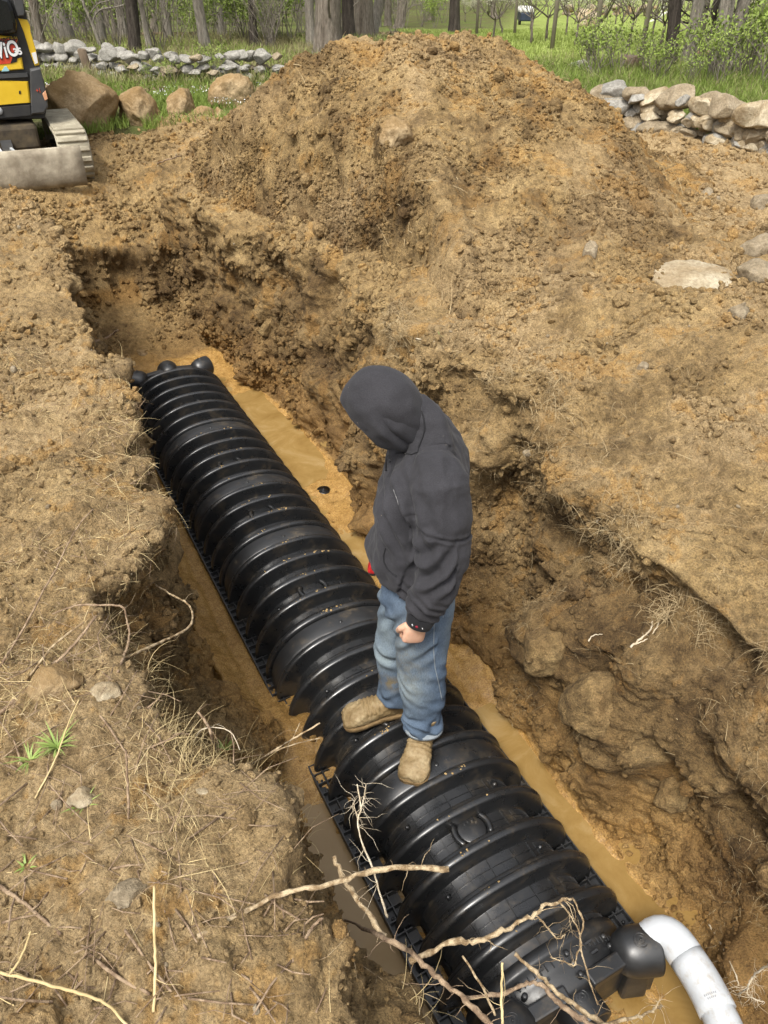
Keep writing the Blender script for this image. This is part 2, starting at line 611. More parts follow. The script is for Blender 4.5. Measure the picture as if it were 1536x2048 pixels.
d = np.zeros(len(P0), np.float32)
d += 0.11 * wall * perlin(P0, 1.6, 3) * 1.6
d += 0.13 * wall * (nn > .8) * (ss < 2.4) * perlin(P0, 2.3, 303) * 1.5 + .06 * wall * (nn > .8) * (ss < 2.4) * perlin(P0, 5.2, 304)
d += 0.075 * wall * perlin(P0, 3.6, 5) * 1.6
d += 0.05 * wall * (fbm(P0, 4.5, 3, .5, 41, ridged=True) - .35)
d += (0.018 + 0.03 * wall) * fbm(P0, 7.0, 3, .55, 9) * (1 - .55 * floor)
d += (0.06 + .07 * (nn > 1.0)) * top * perlin(P0 * np.array([1, 1, .5]), 1.4, 12)
d += 0.045 * top * perlin(P0, 3.2, 13)
lm_big = lumps(P0, 6.0, 4, .55, .35)
lm_mid = lumps(P0, 15.0, 5, .58, .55)
lm_sml = lumps(P0, 38.0, 6, .62, .75)
dry = np.clip(1 - 1.0 * floor, 0, 1)
d += dry * (0.075 * lm_big * (0.4 + .6 * wall) * sstep(-.1, .25, perlin(P0, 2.1, 30)) + 0.060 * lm_mid * sstep(-.25, .2, perlin(P0, 3.1, 31)) + 0.024 * lm_sml + .009 * (ss < 1.6) * (nn < 2.3) * (nn > -1.5) * lumps(P0, 80, 7, .62, .8))
d += (0.006 + .005 * dry) * (fbm(P0, 40, 2, .6, 21) * (ss < 1.6) + perlin(P0, 24, 22) * (ss >= 1.6))
# a slumped step and a hollow under the turf along the right-hand bank
right = sstep(.95, 1.15, nn) * wall
und = np.exp(-((zz + .48) / .15) ** 2) * right
d += -0.09 * und * sstep(-.1, .3, perlin(P0, 1.3, 77)) * (ss < 2) + 0.07 * np.exp(-((zz + .2) / .10) ** 2) * right * sstep(-.2, .4, perlin(P0, 2.0, 78))
d += 0.12 * right * np.exp(-((zz + .85) / .28) ** 2) * sstep(-.1, .4, perlin(P0, 1.7, 79))
# deep niche behind the standing man
d += -0.12 * right * np.exp(-((ss - .75) / .3) ** 2) * np.exp(-((zz + .55) / .3) ** 2)
# shadowed undercut in the back left corner
d += -0.12 * wall * np.exp(-((ss - 5.75) / .35) ** 2) * np.exp(-((zz + .72) / .22) ** 2) * (nn < .6)
d *= np.where((nn < .3) & (zz < -.15) & (ss > 1.2), .6, 1.0)
P1 = P0 + N0 * (d * fade_e)[:, None]
# floor relief: wet mud above and below the water line
fl = floor * (0.028 * perlin(P0 * np.array([1, 1, 0]), 2.3, 50) + 0.016 * perlin(P0 * np.array([1, 1, 0]), 6.5, 51) + 0.006 * fbm(P0 * np.array([1, 1, 0]), 20, 2, .5, 52))
fl += floor * (nn > .83) * (0.050 * sstep(.3, .7, ss) * (1 - sstep(1.2, 1.6, ss)) + .020 * sstep(1.9, 2.2, ss) * (1 - sstep(2.6, 2.8, ss)) + .02 * sstep(4.2, 4.4, ss) - .03 * np.exp(-((ss - 3.4) / .6) ** 2) - .02 * (1 - sstep(.2, .5, ss)))
fl += floor * (nn < .0) * (0.045 * sstep(.45, .8, ss) - .035 * (1 - sstep(.2, .5, ss)))
fl += floor * .07 * sstep(.96, 1.10, nn) * (ss < 2.0) + floor * .025 * sstep(1.08, 1.2, nn) * (ss >= 2.0) + floor * .05 * sstep(-.10, -.22, nn) * (ss > .3)
fl = np.where((nn > -.10) & (nn < .93), np.minimum(fl, .010), fl)
P1[:, 2] += fl
P1[:, 2] -= 0.16 * (1 - fade_e)

# soil character
big = fbm(P0, 1.1, 3, .5, 90)
mid = fbm(P0, 4.0, 3, .55, 91)
clay = np.zeros(len(P0)); wet = np.zeros(len(P0)); pale = np.zeros(len(P0)); slick = np.zeros(len(P0))
low = 1 - sstep(-1.35, -.95, zz + .25 * mid)
clay += .62 * low
clay += .9 * floor
clay += .62 * sstep(.29, .5, mid + .5 * fbm(P0, 22, 3, .7, 92)) * (1 - floor)
clay += .7 * np.exp(-((ss - .75) / .28) ** 2 - ((nn + .1) / .18) ** 2)
clay *= 1 - .75 * sstep(5.05, 5.35, ss + .1 * mid) * (zz < -.7)
clay += .8 * np.exp(-((ss - 5.98) / .06) ** 2) * (zz < -.95) * (nn < .55)
wet += .55 * sstep(5.1, 5.4, ss + .1 * mid) * (ss < 6.1) * (zz < -.55)
wet += wall * (.35 + .5 * big) * sstep(.1, -.25, zz)
wet += .45 * right * sstep(-.2, -.55, zz) + .30 * right * sstep(-.6, -1.2, zz)
wet += .35 * sstep(.05, .35, perlin(P0, 2.4, 95)) * (1 - floor)
wet += .25 * floor * sstep(-.1, .3, mid)
pale += top * (.12 + .75 * sstep(-.1, .4, big + .5 * mid))
pale += .30 * (nn < 0) * top
pale += .15 * wall * (nn < 0)
pale += .9 * sstep(2.15, 2.5, P0[:, 0] - .25 * mid) * sstep(5.0, 5.8, P0[:, 1])
pale += .30 * (nn > 1.2) * (ss < 2.5) * sstep(-.2, .3, mid)
back = sstep(5.9, 6.3, ss) * (nn < .7)
pale += .5 * back * sstep(-.15, .3, mid)
clay += .10 * back
slick += np.clip((.95 * floor + .35 * low) * (1 - sstep(5.0, 5.3, ss)), 0, 1)
sheet_attr = np.clip(np.stack([clay, np.clip(wet, 0, 1) * (1 - .5 * pale), pale], 1), 0, 1)
me = np_mesh('excavated_ground', P1, grid_quads(Rn, Cn))
set_attr(me, 'soil', sheet_attr)
set_float(me, 'slick', np.clip(slick, 0, 1))
dug = add_obj('excavated_ground', me, M['soil'])
tag(dug, kind='structure')
_dn = np.zeros(len(me.vertices) * 3, np.float32)
me.vertices.foreach_get('normal', _dn)
SHEET_N = _dn.reshape(-1, 3)
if SHEET_N[:, 2].mean() < 0:
    me.flip_normals()
    SHEET_N = -SHEET_N
SHEET_P = P1

# ------------------------------------------------------------------ spoil heap
hx = np.concatenate([np.arange(-3.2, -2.0, .03), np.arange(-2.0, 2.6, .0165), np.arange(2.6, 4.2, .025)])
hy = np.concatenate([np.arange(2.9, 5.3, .0165), np.arange(5.3, 7.3, .0065), np.arange(7.3, 7.6, .0165), np.arange(7.6, 10.6, .05)])
HX, HY = np.meshgrid(hx, hy)
PX = np.array([-3.2, -2.4, -1.85, -1.39, -1.11, -.85, -.72, -.40, -.27, .10, .36, .53, .93, 1.17, 1.40, 1.77, 2.3, 2.9, 3.3, 3.7, 4.2])
PZ = np.array([-.2, .05, .28, .54, .69, .88, .93, 1.03, 1.07, 1.11, 1.14, 1.08, 1.06, 1.03, .91, .68, .24, -.02, -.12, -.2, -.3])
Hc = np.interp(HX.ravel(), PX, PZ).reshape(HX.shape)
nnH, ssH = xy2ns(HX, HY)
yf = np.maximum(4.45 - 2.0 * HX, 3.75 + .28 * HX + .1 * np.sin(HX * 3))
ridge = 7.15 + .1 * np.sin(HX * 1.7)
yf = np.minimum(yf, ridge - .85)
tfront = np.clip((HY - yf) / (ridge - yf), -.5, 1)
tback = np.clip((HY - ridge) / 2.4, 0, 1.2)
prof = np.where(tfront > 0, .8 * np.maximum(tfront, 0) ** .84 + .2 * sstep(0, 1, tfront), .9 * tfront)
prof = np.where(HY > ridge, 1 - tback * 1.15 * (.75 + .25 * tback), prof)
ZH = -.06 + (Hc + .06) * prof
ZH = np.where(prof < 0, -.06 + .5 * prof, ZH)
_sk = np.array([k[0] for k in SECT])
LIPN = np.interp(ssH, _sk, np.array([k[8][0] for k in SECT]))
_cutm = 1 - sstep(LIPN + .02, LIPN + .38, nnH)
ZH = ZH * (1 - _cutm) - .50 * _cutm
XH = np.stack([HX, HY, ZH], -1)
NH = grid_normals(XH)
if NH[..., 2].mean() < 0:
    NH = -NH
PH = XH.reshape(-1, 3)
NHf = NH.reshape(-1, 3)
dh = 0.08 * perlin(PH, 1.3, 60) + .05 * perlin(PH, 2.8, 61) + .035 * fbm(PH, 6, 3, .55, 62)
msk = sstep(-.25, .2, perlin(PH, 1.9, 66))
dh += 0.045 * lumps(PH, 7.5, 63, .5, .16) * msk + .030 * lumps(PH, 14, 64, .6, .5) * sstep(-.35, .15, perlin(PH, 2.7, 67)) + .026 * lumps(PH, 23, 65, .62, .85)
dh += .008 * fbm(PH, 14, 2, .6, 68)
# runnels down the flank
dh += -.035 * sstep(.05, .35, perlin(PH * np.array([1.6, .35, .35]), 2.6, 69))
# a fallen cap of turf leaves a hollow under it
def blob(px, py, rx, rz, y):
    c = at(px, py, y=y)
    return np.exp(-((PH[:, 0] - c.x) / rx) ** 2 - ((PH[:, 2] - c.z) / rz) ** 2)
dh += .11 * blob(775, 262, .12, .10, 6.2) - .13 * blob(742, 305, .10, .12, 6.0)
PHd = PH + NHf * dh[:, None]
bigH = fbm(PH, .9, 3, .5, 80)
midH = fbm(PH, 3.2, 3, .55, 81)
fineH = fbm(PH, 20, 3, .7, 82)
clayH = .55 * sstep(.26, .55, midH + .25 * bigH + .6 * fineH)
edge = np.exp(-((PH[:, 0] - np.interp(PH[:, 2], [-.1, .3, .7, 1.1, 1.3], [2.45, 2.25, 1.75, 1.05, .4])) / .24) ** 2) * (PH[:, 0] > 0)
clayH = clayH + 1.0 * edge * sstep(-.2, .3, midH + .7 * fineH)
clayH += .8 * np.exp(-((PH[:, 0] + .25) / .35) ** 2 - ((PH[:, 2] - 1.12) / .14) ** 2) * sstep(-.2, .2, midH)
wetH = .65 * sstep(-.05, .3, perlin(PH, 1.5, 85) + .4 * midH) + .5 * sstep(.12, .4, perlin(PH, 4.2, 86)) + .25 * (PH[:, 0] < .2) * sstep(.9, .2, PH[:, 2])
paleH = .55 * sstep(-.1, .35, perlin(PH, 1.2, 87)) + .15 * (PH[:, 0] > .3) * (PH[:, 1] < 5)
# pale sandy spill down the middle of the slope
for (px, py, r, a) in ((715, 390, .07, .9), (705, 430, .07, 1), (690, 470, .07, 1), (675, 520, .06, .9), (820, 190, .10, .6), (835, 160, .08, .6)):
    c = at(px, py, y=5.3 if py > 300 else 6.7)
    paleH = paleH + a * np.exp(-((PH[:, 0] - c.x) ** 2 + (PH[:, 2] - c.z) ** 2) / (r * r))
HQ = grid_quads(*HX.shape)
_keep = (nnH > LIPN + .015).ravel()
HQ = HQ[_keep[HQ].all(1) & (PHd[:, 2][HQ].max(1) > -.45)]
me = np_mesh('spoil_heap', PHd, HQ)
set_attr(me, 'soil', np.clip(np.stack([clayH, wetH * (1 - .5 * np.clip(paleH, 0, 1)), paleH], 1), 0, 1))
set_float(me, 'slick', np.zeros(len(PHd)))
heap = add_obj('spoil_heap', me, M['soil'])
tag(heap, 'tall heap of loose brown excavated earth rising behind the trench', 'earth heap')
_dn = np.zeros(len(me.vertices) * 3, np.float32)
me.vertices.foreach_get('normal', _dn)
HEAP_N = _dn.reshape(-1, 3)
if HEAP_N[:, 2].mean() < 0:
    me.flip_normals(); HEAP_N = -HEAP_N
HEAP_P = PHd
HEAP_ATTR = np.clip(np.stack([clayH, wetH, paleH], 1), 0, 1)

# ------------------------------------------------------------------ the surrounding ground
gx = np.concatenate([np.arange(-160, -24, 8.0), np.arange(-24, 24, .4), np.arange(24, 161, 8.0)])
gy = np.concatenate([np.arange(-40, -6, 4.0), np.arange(-6, 34, .4), np.arange(34, 80, 2.0), np.arange(80, 320, 12.0)])
GX, GY = np.meshgrid(gx, gy)
GZ = zg(GX, GY)
gn, gs = xy2ns(GX, GY)
inside = sstep(-3.1, -2.3, gn) * (1 - sstep(6.1, 6.8, gn)) * (1 - sstep(7.9, 8.5, gs)) * sstep(-4.3, -3.7, gs)
GPt = np.stack([GX.ravel(), GY.ravel(), GZ.ravel()], 1)
GPt[:, 2] += .05 * perlin(GPt, .6, 100) * (1 - inside.ravel()) - 2.6 * inside.ravel()
me = np_mesh('ground', GPt, grid_quads(*GX.shape))
gx_, gy_ = GPt[:, 0], GPt[:, 1]
lawn = sstep(-.5, 2.5, gx_ - .18 * (gy_ - 18)) * sstep(14.5, 17.0, gy_)
set_float(me, 'lawn', lawn)
_m, _nt, _b = new_mat('meadow')
_a = _nt.nodes.new('ShaderNodeAttribute'); _a.attribute_name = 'lawn'
_n1 = noise(_nt, .9, 6, .65); _n2 = noise(_nt, 9, 5, .7)
_wood = ramp(_nt, _n2, [(.25, (.055, .050, .022)), (.5, (.105, .095, .045)), (.75, (.16, .15, .07))])
_gr = ramp(_nt, _n2, [(.25, (.055, .085, .016)), (.5, (.115, .165, .032)), (.75, (.19, .23, .06))])
_wood = mixc(_nt, ramp(_nt, _n1, [(.42, (0, 0, 0)), (.62, (.75,) * 3)]), _wood, _gr)
_lw = ramp(_nt, _n2, [(.25, (.15, .19, .04)), (.5, (.24, .30, .075)), (.75, (.33, .38, .12))])
_lw = mixc(_nt, ramp(_nt, _n1, [(.45, (0, 0, 0)), (.75, (.6,) * 3)]), _lw, (.20, .20, .07))
_nt.links.new(mixc(_nt, _a.outputs['Fac'], _wood, _lw), _b.inputs['Base Color'])
_b.inputs['Roughness'].default_value = 1
_b.inputs['Specular IOR Level'].default_value = .1
bump(_nt, _b, noise(_nt, 14, 6, .7), .8, .05)
M['meadow'] = _m
tag(add_obj('ground', me, _m), kind='structure')

# ------------------------------------------------------------------ standing water on the trench floor
def puddle(name, n0, n1, s0, s1, z, mat):
    ns_ = np.arange(n0, n1 + .001, .04); s_ = np.arange(s0, s1 + .001, .04)
    A, B = np.meshgrid(ns_, s_)
    x, y = ns2xy(A, B)
    me = np_mesh(name, np.stack([x.ravel(), y.ravel(), np.full(x.size, z)], 1), grid_quads(*A.shape))
    return tag(add_obj(name, me, mat), kind='structure')
puddle('trench_water', .42, 1.5, -4.4, 5.2, -1.494, M['water'])
puddle('puddle_water', -.6, .42, -4.4, 5.2, -1.497, M['sky_tinted_water'])

BVH = BVHTree.FromPolygons([tuple(p) for p in P1.tolist()], grid_quads(Rn, Cn).tolist())
BVH_H = BVHTree.FromPolygons([tuple(p) for p in PHd.tolist()], HQ.tolist())
def drop(px, py, lift=0.0):
    """the point of the dug ground or the heap seen at a place of the photograph, and its normal"""
    d_ = Vector(ray(px, py)).normalized()
    best = None
    for b in (BVH, BVH_H):
        p, n, i, dist = b.ray_cast(Vector((0, 0, CAMZ)), d_)
        if p is not None and (best is None or dist < best[2]):
            best = (p, n if n.dot(d_) < 0 else -n, dist)
    if best is None:
        p = at(px, py, z=0.0); return p, Vector((0, 0, 1))
    return best[0] + best[1] * lift, best[1]
def below(x, y, z0=3.0):
    best = None
    for b in (BVH, BVH_H):
        p, n, i, dist = b.ray_cast(Vector((x, y, z0)), Vector((0, 0, -1)))
        if p is not None and (best is None or p.z > best):
            best = p.z
    return best if best is not None else float(zg(x, y))

# ------------------------------------------------------------------ black plastic
def plastic(name, dust=0.25, rough=0.36):
    m, nt, b = new_mat(name)
    f = noise(nt, 7, 7, .72)
    f2 = noise(nt, 60, 5, .7)
    dustm = mathn(nt, 'MULTIPLY', ramp(nt, f, [(.52, (0, 0, 0)), (.72, (dust,) * 3)]), ramp(nt, f2, [(.4, (.15,) * 3), (.62, (1,) * 3)]))
    nt.links.new(mixc(nt, dustm, (.016, .0168, .018), (.17, .125, .07)), b.inputs['Base Color'])
    rr = ramp(nt, noise(nt, 18, 5, .65), [(.3, (rough - .08,) * 3), (.7, (rough + .14,) * 3)])
    nt.links.new(mixc(nt, dustm, rr, (.85,) * 3), b.inputs['Roughness'])
    b.inputs['Specular IOR Level'].default_value = .9
    bump(nt, b, f2, .12, .002)
    return m


M['plastic'] = plastic('black_plastic', .5, .29)
M['plastic_worn'] = plastic('scuffed_black_plastic', .8, .48)
M['plastic_cap'] = plastic('black_plastic_cap', .45, .40)
M['mud'] = simple_mat('dried_mud', (.30, .19, .07), (.48, .34, .16), 30, .9, bump_s=.6, bump_scale=90)

CFL = FLOOR + .026
PITCH_R = 0.1605
RIBS = [5, 6, 5, 4, 5, 7]                     # ribs in each section, from the near end to the far end
NC = 0.415                                    # distance of the ridge from the left edge
A_CR, H_CR = 0.405, 0.335
A_VA, H_VA = 0.312, 0.252
S_START = -0.82


def arch(a, h, s, ang, n_c=NC, pw=2.25):
    """point of the arch at angle ang (0 = right foot, pi = left foot); a slightly squared half ellipse"""
    c, si = math.cos(ang), math.sin(ang)
    x = a * math.copysign(abs(c) ** (2 / pw), c)
    z = h * abs(si) ** (2 / pw)
    return NS(n_c + x, s, CFL + .012 + z)


def chamber_rings(mb, prof, seg=72, a0=0.0, a1=PI):
    R = []
    for (s, k) in prof:
        a = A_VA + (A_CR - A_VA) * k
        h = H_VA + (H_CR - H_VA) * k
        R.append([arch(a, h, s, a0 + (a1 - a0) * i / seg) for i in range(seg + 1)])
    mb.rings(R, cap=False, closed=False)


def rib_at(mb, s0):
    # from the near (camera) side away: groove, face, lip, shoulder
    prof = [(0, 0), (.064, 0.0), (.0675, .01), (.070, .05), (.072, .10), (.0745, .5), (.077, .88), (.0785, .95), (.082, .99), (.087, 1.015), (.092, 1.03), (.098, 1.03), (.104, 1.005), (.108, .96), (.1095, .90), (.1105, .84), (.112, .80), (.126, .77), (.129, .74), (.131, .66), (.139, .10), (.142, .03), (.146, 0), (.1605, 0)]
    chamber_rings(mb, [(s0 + s, k) for s, k in prof])


def strip(mb, s, ang0, ang1, w, k, lift, seg=8):
    """small raised bar laid along the arch"""
    a = A_VA + (A_CR - A_VA) * k; h = H_VA + (H_CR - H_VA) * k
    R = []
    for i in range(seg + 1):
        an = ang0 + (ang1 - ang0) * i / seg
        R.append([arch(a, h, s - w / 2, an), arch(a + lift, h + lift, s - w / 2, an), arch(a + lift, h + lift, s + w / 2, an), arch(a, h, s + w / 2, an)])
    mb.rings(R, cap=True, closed=False, smooth=False)


def bar(mb, ang, s0, s1, w, k, lift):
    a = A_VA + (A_CR - A_VA) * k; h = H_VA + (H_CR - H_VA) * k
    da = w / a / 2
    q = [arch(a - .004, h - .004, s, an) for s in (s0, s1) for an in (ang - da, ang + da)]
    p = [arch(a + lift, h + lift, s, an) for s in (s0, s1) for an in (ang - da, ang + da)]
    V = q + p
    F = [(0, 1, 5, 4), (2, 6, 7, 3), (0, 4, 6, 2), (1, 3, 7, 5), (4, 5, 7, 6)]
    mb.add(V, F, False)


LOOKS = ['nearest black ribbed plastic chamber section, joined to the end cap with the white pipe',
         'black ribbed plastic chamber section that the man stands on',
         'black ribbed plastic chamber section beside the knees of the standing man',
         'short black ribbed plastic chamber section with four ribs, beside the round disc',
         'black ribbed plastic chamber section second from the far end of the trench row',
         'farthest black ribbed plastic chamber section, joined to the end cap with three knobs']
s = S_START
rng = random.Random(7)
CH_S = []
for ci, nr in enumerate(RIBS):
    s0 = s
    s1 = s + nr * PITCH_R
    CH_S.append((s0, s1))
    base = NS(NC, (s0 + s1) / 2, CFL)
    root = thing('chamber_section', LOOKS[ci], 'drain chamber', base, group='chamber sections in a row on the trench floor')
    L = lambda mbx, nm, mt, par: mbx.build(nm, mt, par, None)
    loc = -Vector(base)
    def put(mbx, nm, mt, par=root):
        me_ = mbx.mesh(nm)
        me_.transform(Matrix.Translation(loc))
        if nm == 'ribbed_shell':
            me_.set_sharp_from_angle(angle=rad(38))
        return add_obj(nm, me_, mt, par)
    sh = MB()
    for r in range(nr):
        rib_at(sh, s0 + r * PITCH_R)
    body = put(sh, 'ribbed_shell', M['plastic'])
    dt = MB()
    for r in range(nr):
        b = s0 + r * PITCH_R
        g0, g1 = b - .010, b + .066
        for an in (62, 78, 94, 110, 124):
            bar(dt, rad(an + (3 if r % 2 else 0)), g0, g1, .0045, 0, .006)
        strip(dt, b + .030, rad(58), rad(126), .004, 0, .005, 20)
        for side in (0, 1):
            for q in range(34):
                an = rad(14 + q * 1.25)
                an = an if side == 0 else PI - an
                bar(dt, an, b + .004, b + .030, .0028, 0, .0035)
                bar(dt, an, b + .036, b + .060, .0028, 0, .0035)
            for q in range(26):
                an = rad(22 + q * 1.3); an = an if side == 0 else PI - an
                bar(dt, an, b + .117, b + .124, .0035, .8, .003)
        for an in (52, 131):
            c = arch(A_VA, H_VA, b + .03, rad(an)); c2 = arch(A_VA + .016, H_VA + .016, b + .03, rad(an))
            if r % 2 == 0:
                dt.tube([c, c.lerp(c2, .6), c2], [.013, .009, .006], 8)
                bar(dt, rad(an - 6 if an > 90 else an + 6), b + .027, b + .033, .035, 0, .004)
    put(dt, 'panel_ribs', M['plastic'])
    # base flanges with their cells
    for sgn in (-1, 1):
        fl_ = MB()
        def fp(nf, ss_, z): return NS(NC + sgn * nf, ss_, CFL + z)
        nin, nout = .33, .428
        fl_.rings([[fp(nin, q, .004), fp(nout, q, .004), fp(nout, q, .016), fp(nin, q, .016)] for q in np.linspace(s0, s1 - .003, 4)], closed=True, smooth=False)
        for q in np.arange(s0 + .01, s1, PITCH_R / 3):
            fl_.rings([[fp(nin, q + e, .012), fp(nout, q + e, .012), fp(nout, q + e, .040), fp(nin + .02, q + e, .044)] for e in (0, .005)], smooth=False)
        for w_ in (nout - .006, nout - .052):
            fl_.rings([[fp(w_, q, .010), fp(w_ + .006, q, .010), fp(w_ + .006, q, .040), fp(w_, q, .040)] for q in (s0, s1 - .003)], smooth=False)
        for q in np.arange(s0 + .03, s1, PITCH_R / 3):
            c = fp(nout - .03, q, .016)
            fl_.tube([c, c + Vector((0, 0, .014))], [.007, .006], 7)
        put(fl_, 'base_flange', M['plastic_worn'])
    # joint collar on the near end, overlapping the section in front, with its locating pin
    if ci > 0:
        co = MB()
        R = []
        for (ds, k) in ((.055, .80), (.02, .86), (.004, .88), (-.012, .88), (-.044, .84), (-.052, .80), (-.055, .70), (-.052, .60)):
            ring = []
            for i in range(97):
                an = PI * i / 96
                wv = .012 * math.exp(-((math.degrees(an) - 96) / 7) ** 2) if ds < -.03 else 0
                a = A_VA + (A_CR - A_VA) * k; h = H_VA + (H_CR - H_VA) * k
                ring.append(arch(a, h, s0 + ds - wv + .015, an))
            R.append(ring)
        co.rings(R, cap=False, closed=False)
        collar = put(co, 'joint_collar', M['plastic_worn'] if ci >= 2 else M['plastic'])
        pn = MB()
        c = arch(A_VA + .04, H_VA + .045, s0, rad(91))
        pn.tube([c + Vector((0, 0, -.02)), c + Vector((0, 0, .008)), c + Vector((0, 0, .012)), c + Vector((0, 0, .026)), c + Vector((0, 0, .031)), c + Vector((0, 0, .032))], [.022, .016, .0125, .011, .008, .003], 14)
        put(pn, 'locating_pin', M['plastic'])
    # inspection port : a flat disc between two curved grips
    r_mid = (nr - 1) // 2 + (1 if nr in (4,) else 0)
    if ci == 0:
        r_mid = 3
    b = s0 + r_mid * PITCH_R + .030
    ctr = arch(A_VA, H_VA, b, rad(92))
    pz = MB()
    pz.tube([ctr + Vector((0, 0, -.03)), ctr + Vector((0, 0, .016)), ctr + Vector((0, 0, .019)), ctr + Vector((0, 0, .019))], [.058, .058, .054, .0], 30, cap=False)
    pp = put(pz, 'inspection_port', M['plastic'])
    for sg in (0, 1):
        gr = MB()
        pts = []
        for i in range(11):
            an = rad(-38 + 76 * i / 10) + (0 if sg == 0 else PI)
            rr_ = .074
            x_, y_ = rr_ * math.cos(an), rr_ * math.sin(an)
            pts.append(ctr + Vector((RV[0] * x_ + EV[0] * y_, RV[1] * x_ + EV[1] * y_, .018)))
        gr.tube(pts, [.010] + [.0125] * 9 + [.010], 8)
        h_ = put(gr, 'port_grip', M['plastic'], pp)
    if ci in (0, 1, 2):
        lt = MB()      # moulded marks, too worn to read
        for i in range(5):
            an = rad(150 - 30 * i)
            c = ctr + Vector((RV[0] * .034 * math.cos(an) + EV[0] * .034 * math.sin(an), RV[1] * .034 * math.cos(an) + EV[1] * .034 * math.sin(an), .0195))
            lt.box(c, (.006, .009, .002))
        put(lt, 'moulded_marks', M['plastic_worn'], pp)
    # crumbs of clay trodden onto the ribs
    cl = MB()
    for q in range({0: 9, 1: 10, 2: 20, 3: 12, 4: 12, 5: 3}[ci]):
        r = rng.randrange(nr)
        an = rad(rng.gauss(92, 14))
        clump = rng.random() < .6
        for e in range(rng.randrange(2, 9) if clump else 1):
            a2 = an + rng.gauss(0, .05); sz = rng.uniform(.0025, .007)
            c = arch(A_CR, H_CR, s0 + r * PITCH_R + .085 + rng.uniform(0, .018), a2)
            cl.box(c, (sz * rng.uniform(.8, 2), sz * rng.uniform(.8, 2), sz), Matrix.Rotation(rng.uniform(0, 3), 3, 'Z'), bevel=sz * .3)
    mudo = put(cl, 'mud_crumbs', M['mud'])
    mudo['kind'] = 'stuff'
    s = s1
S_END = s


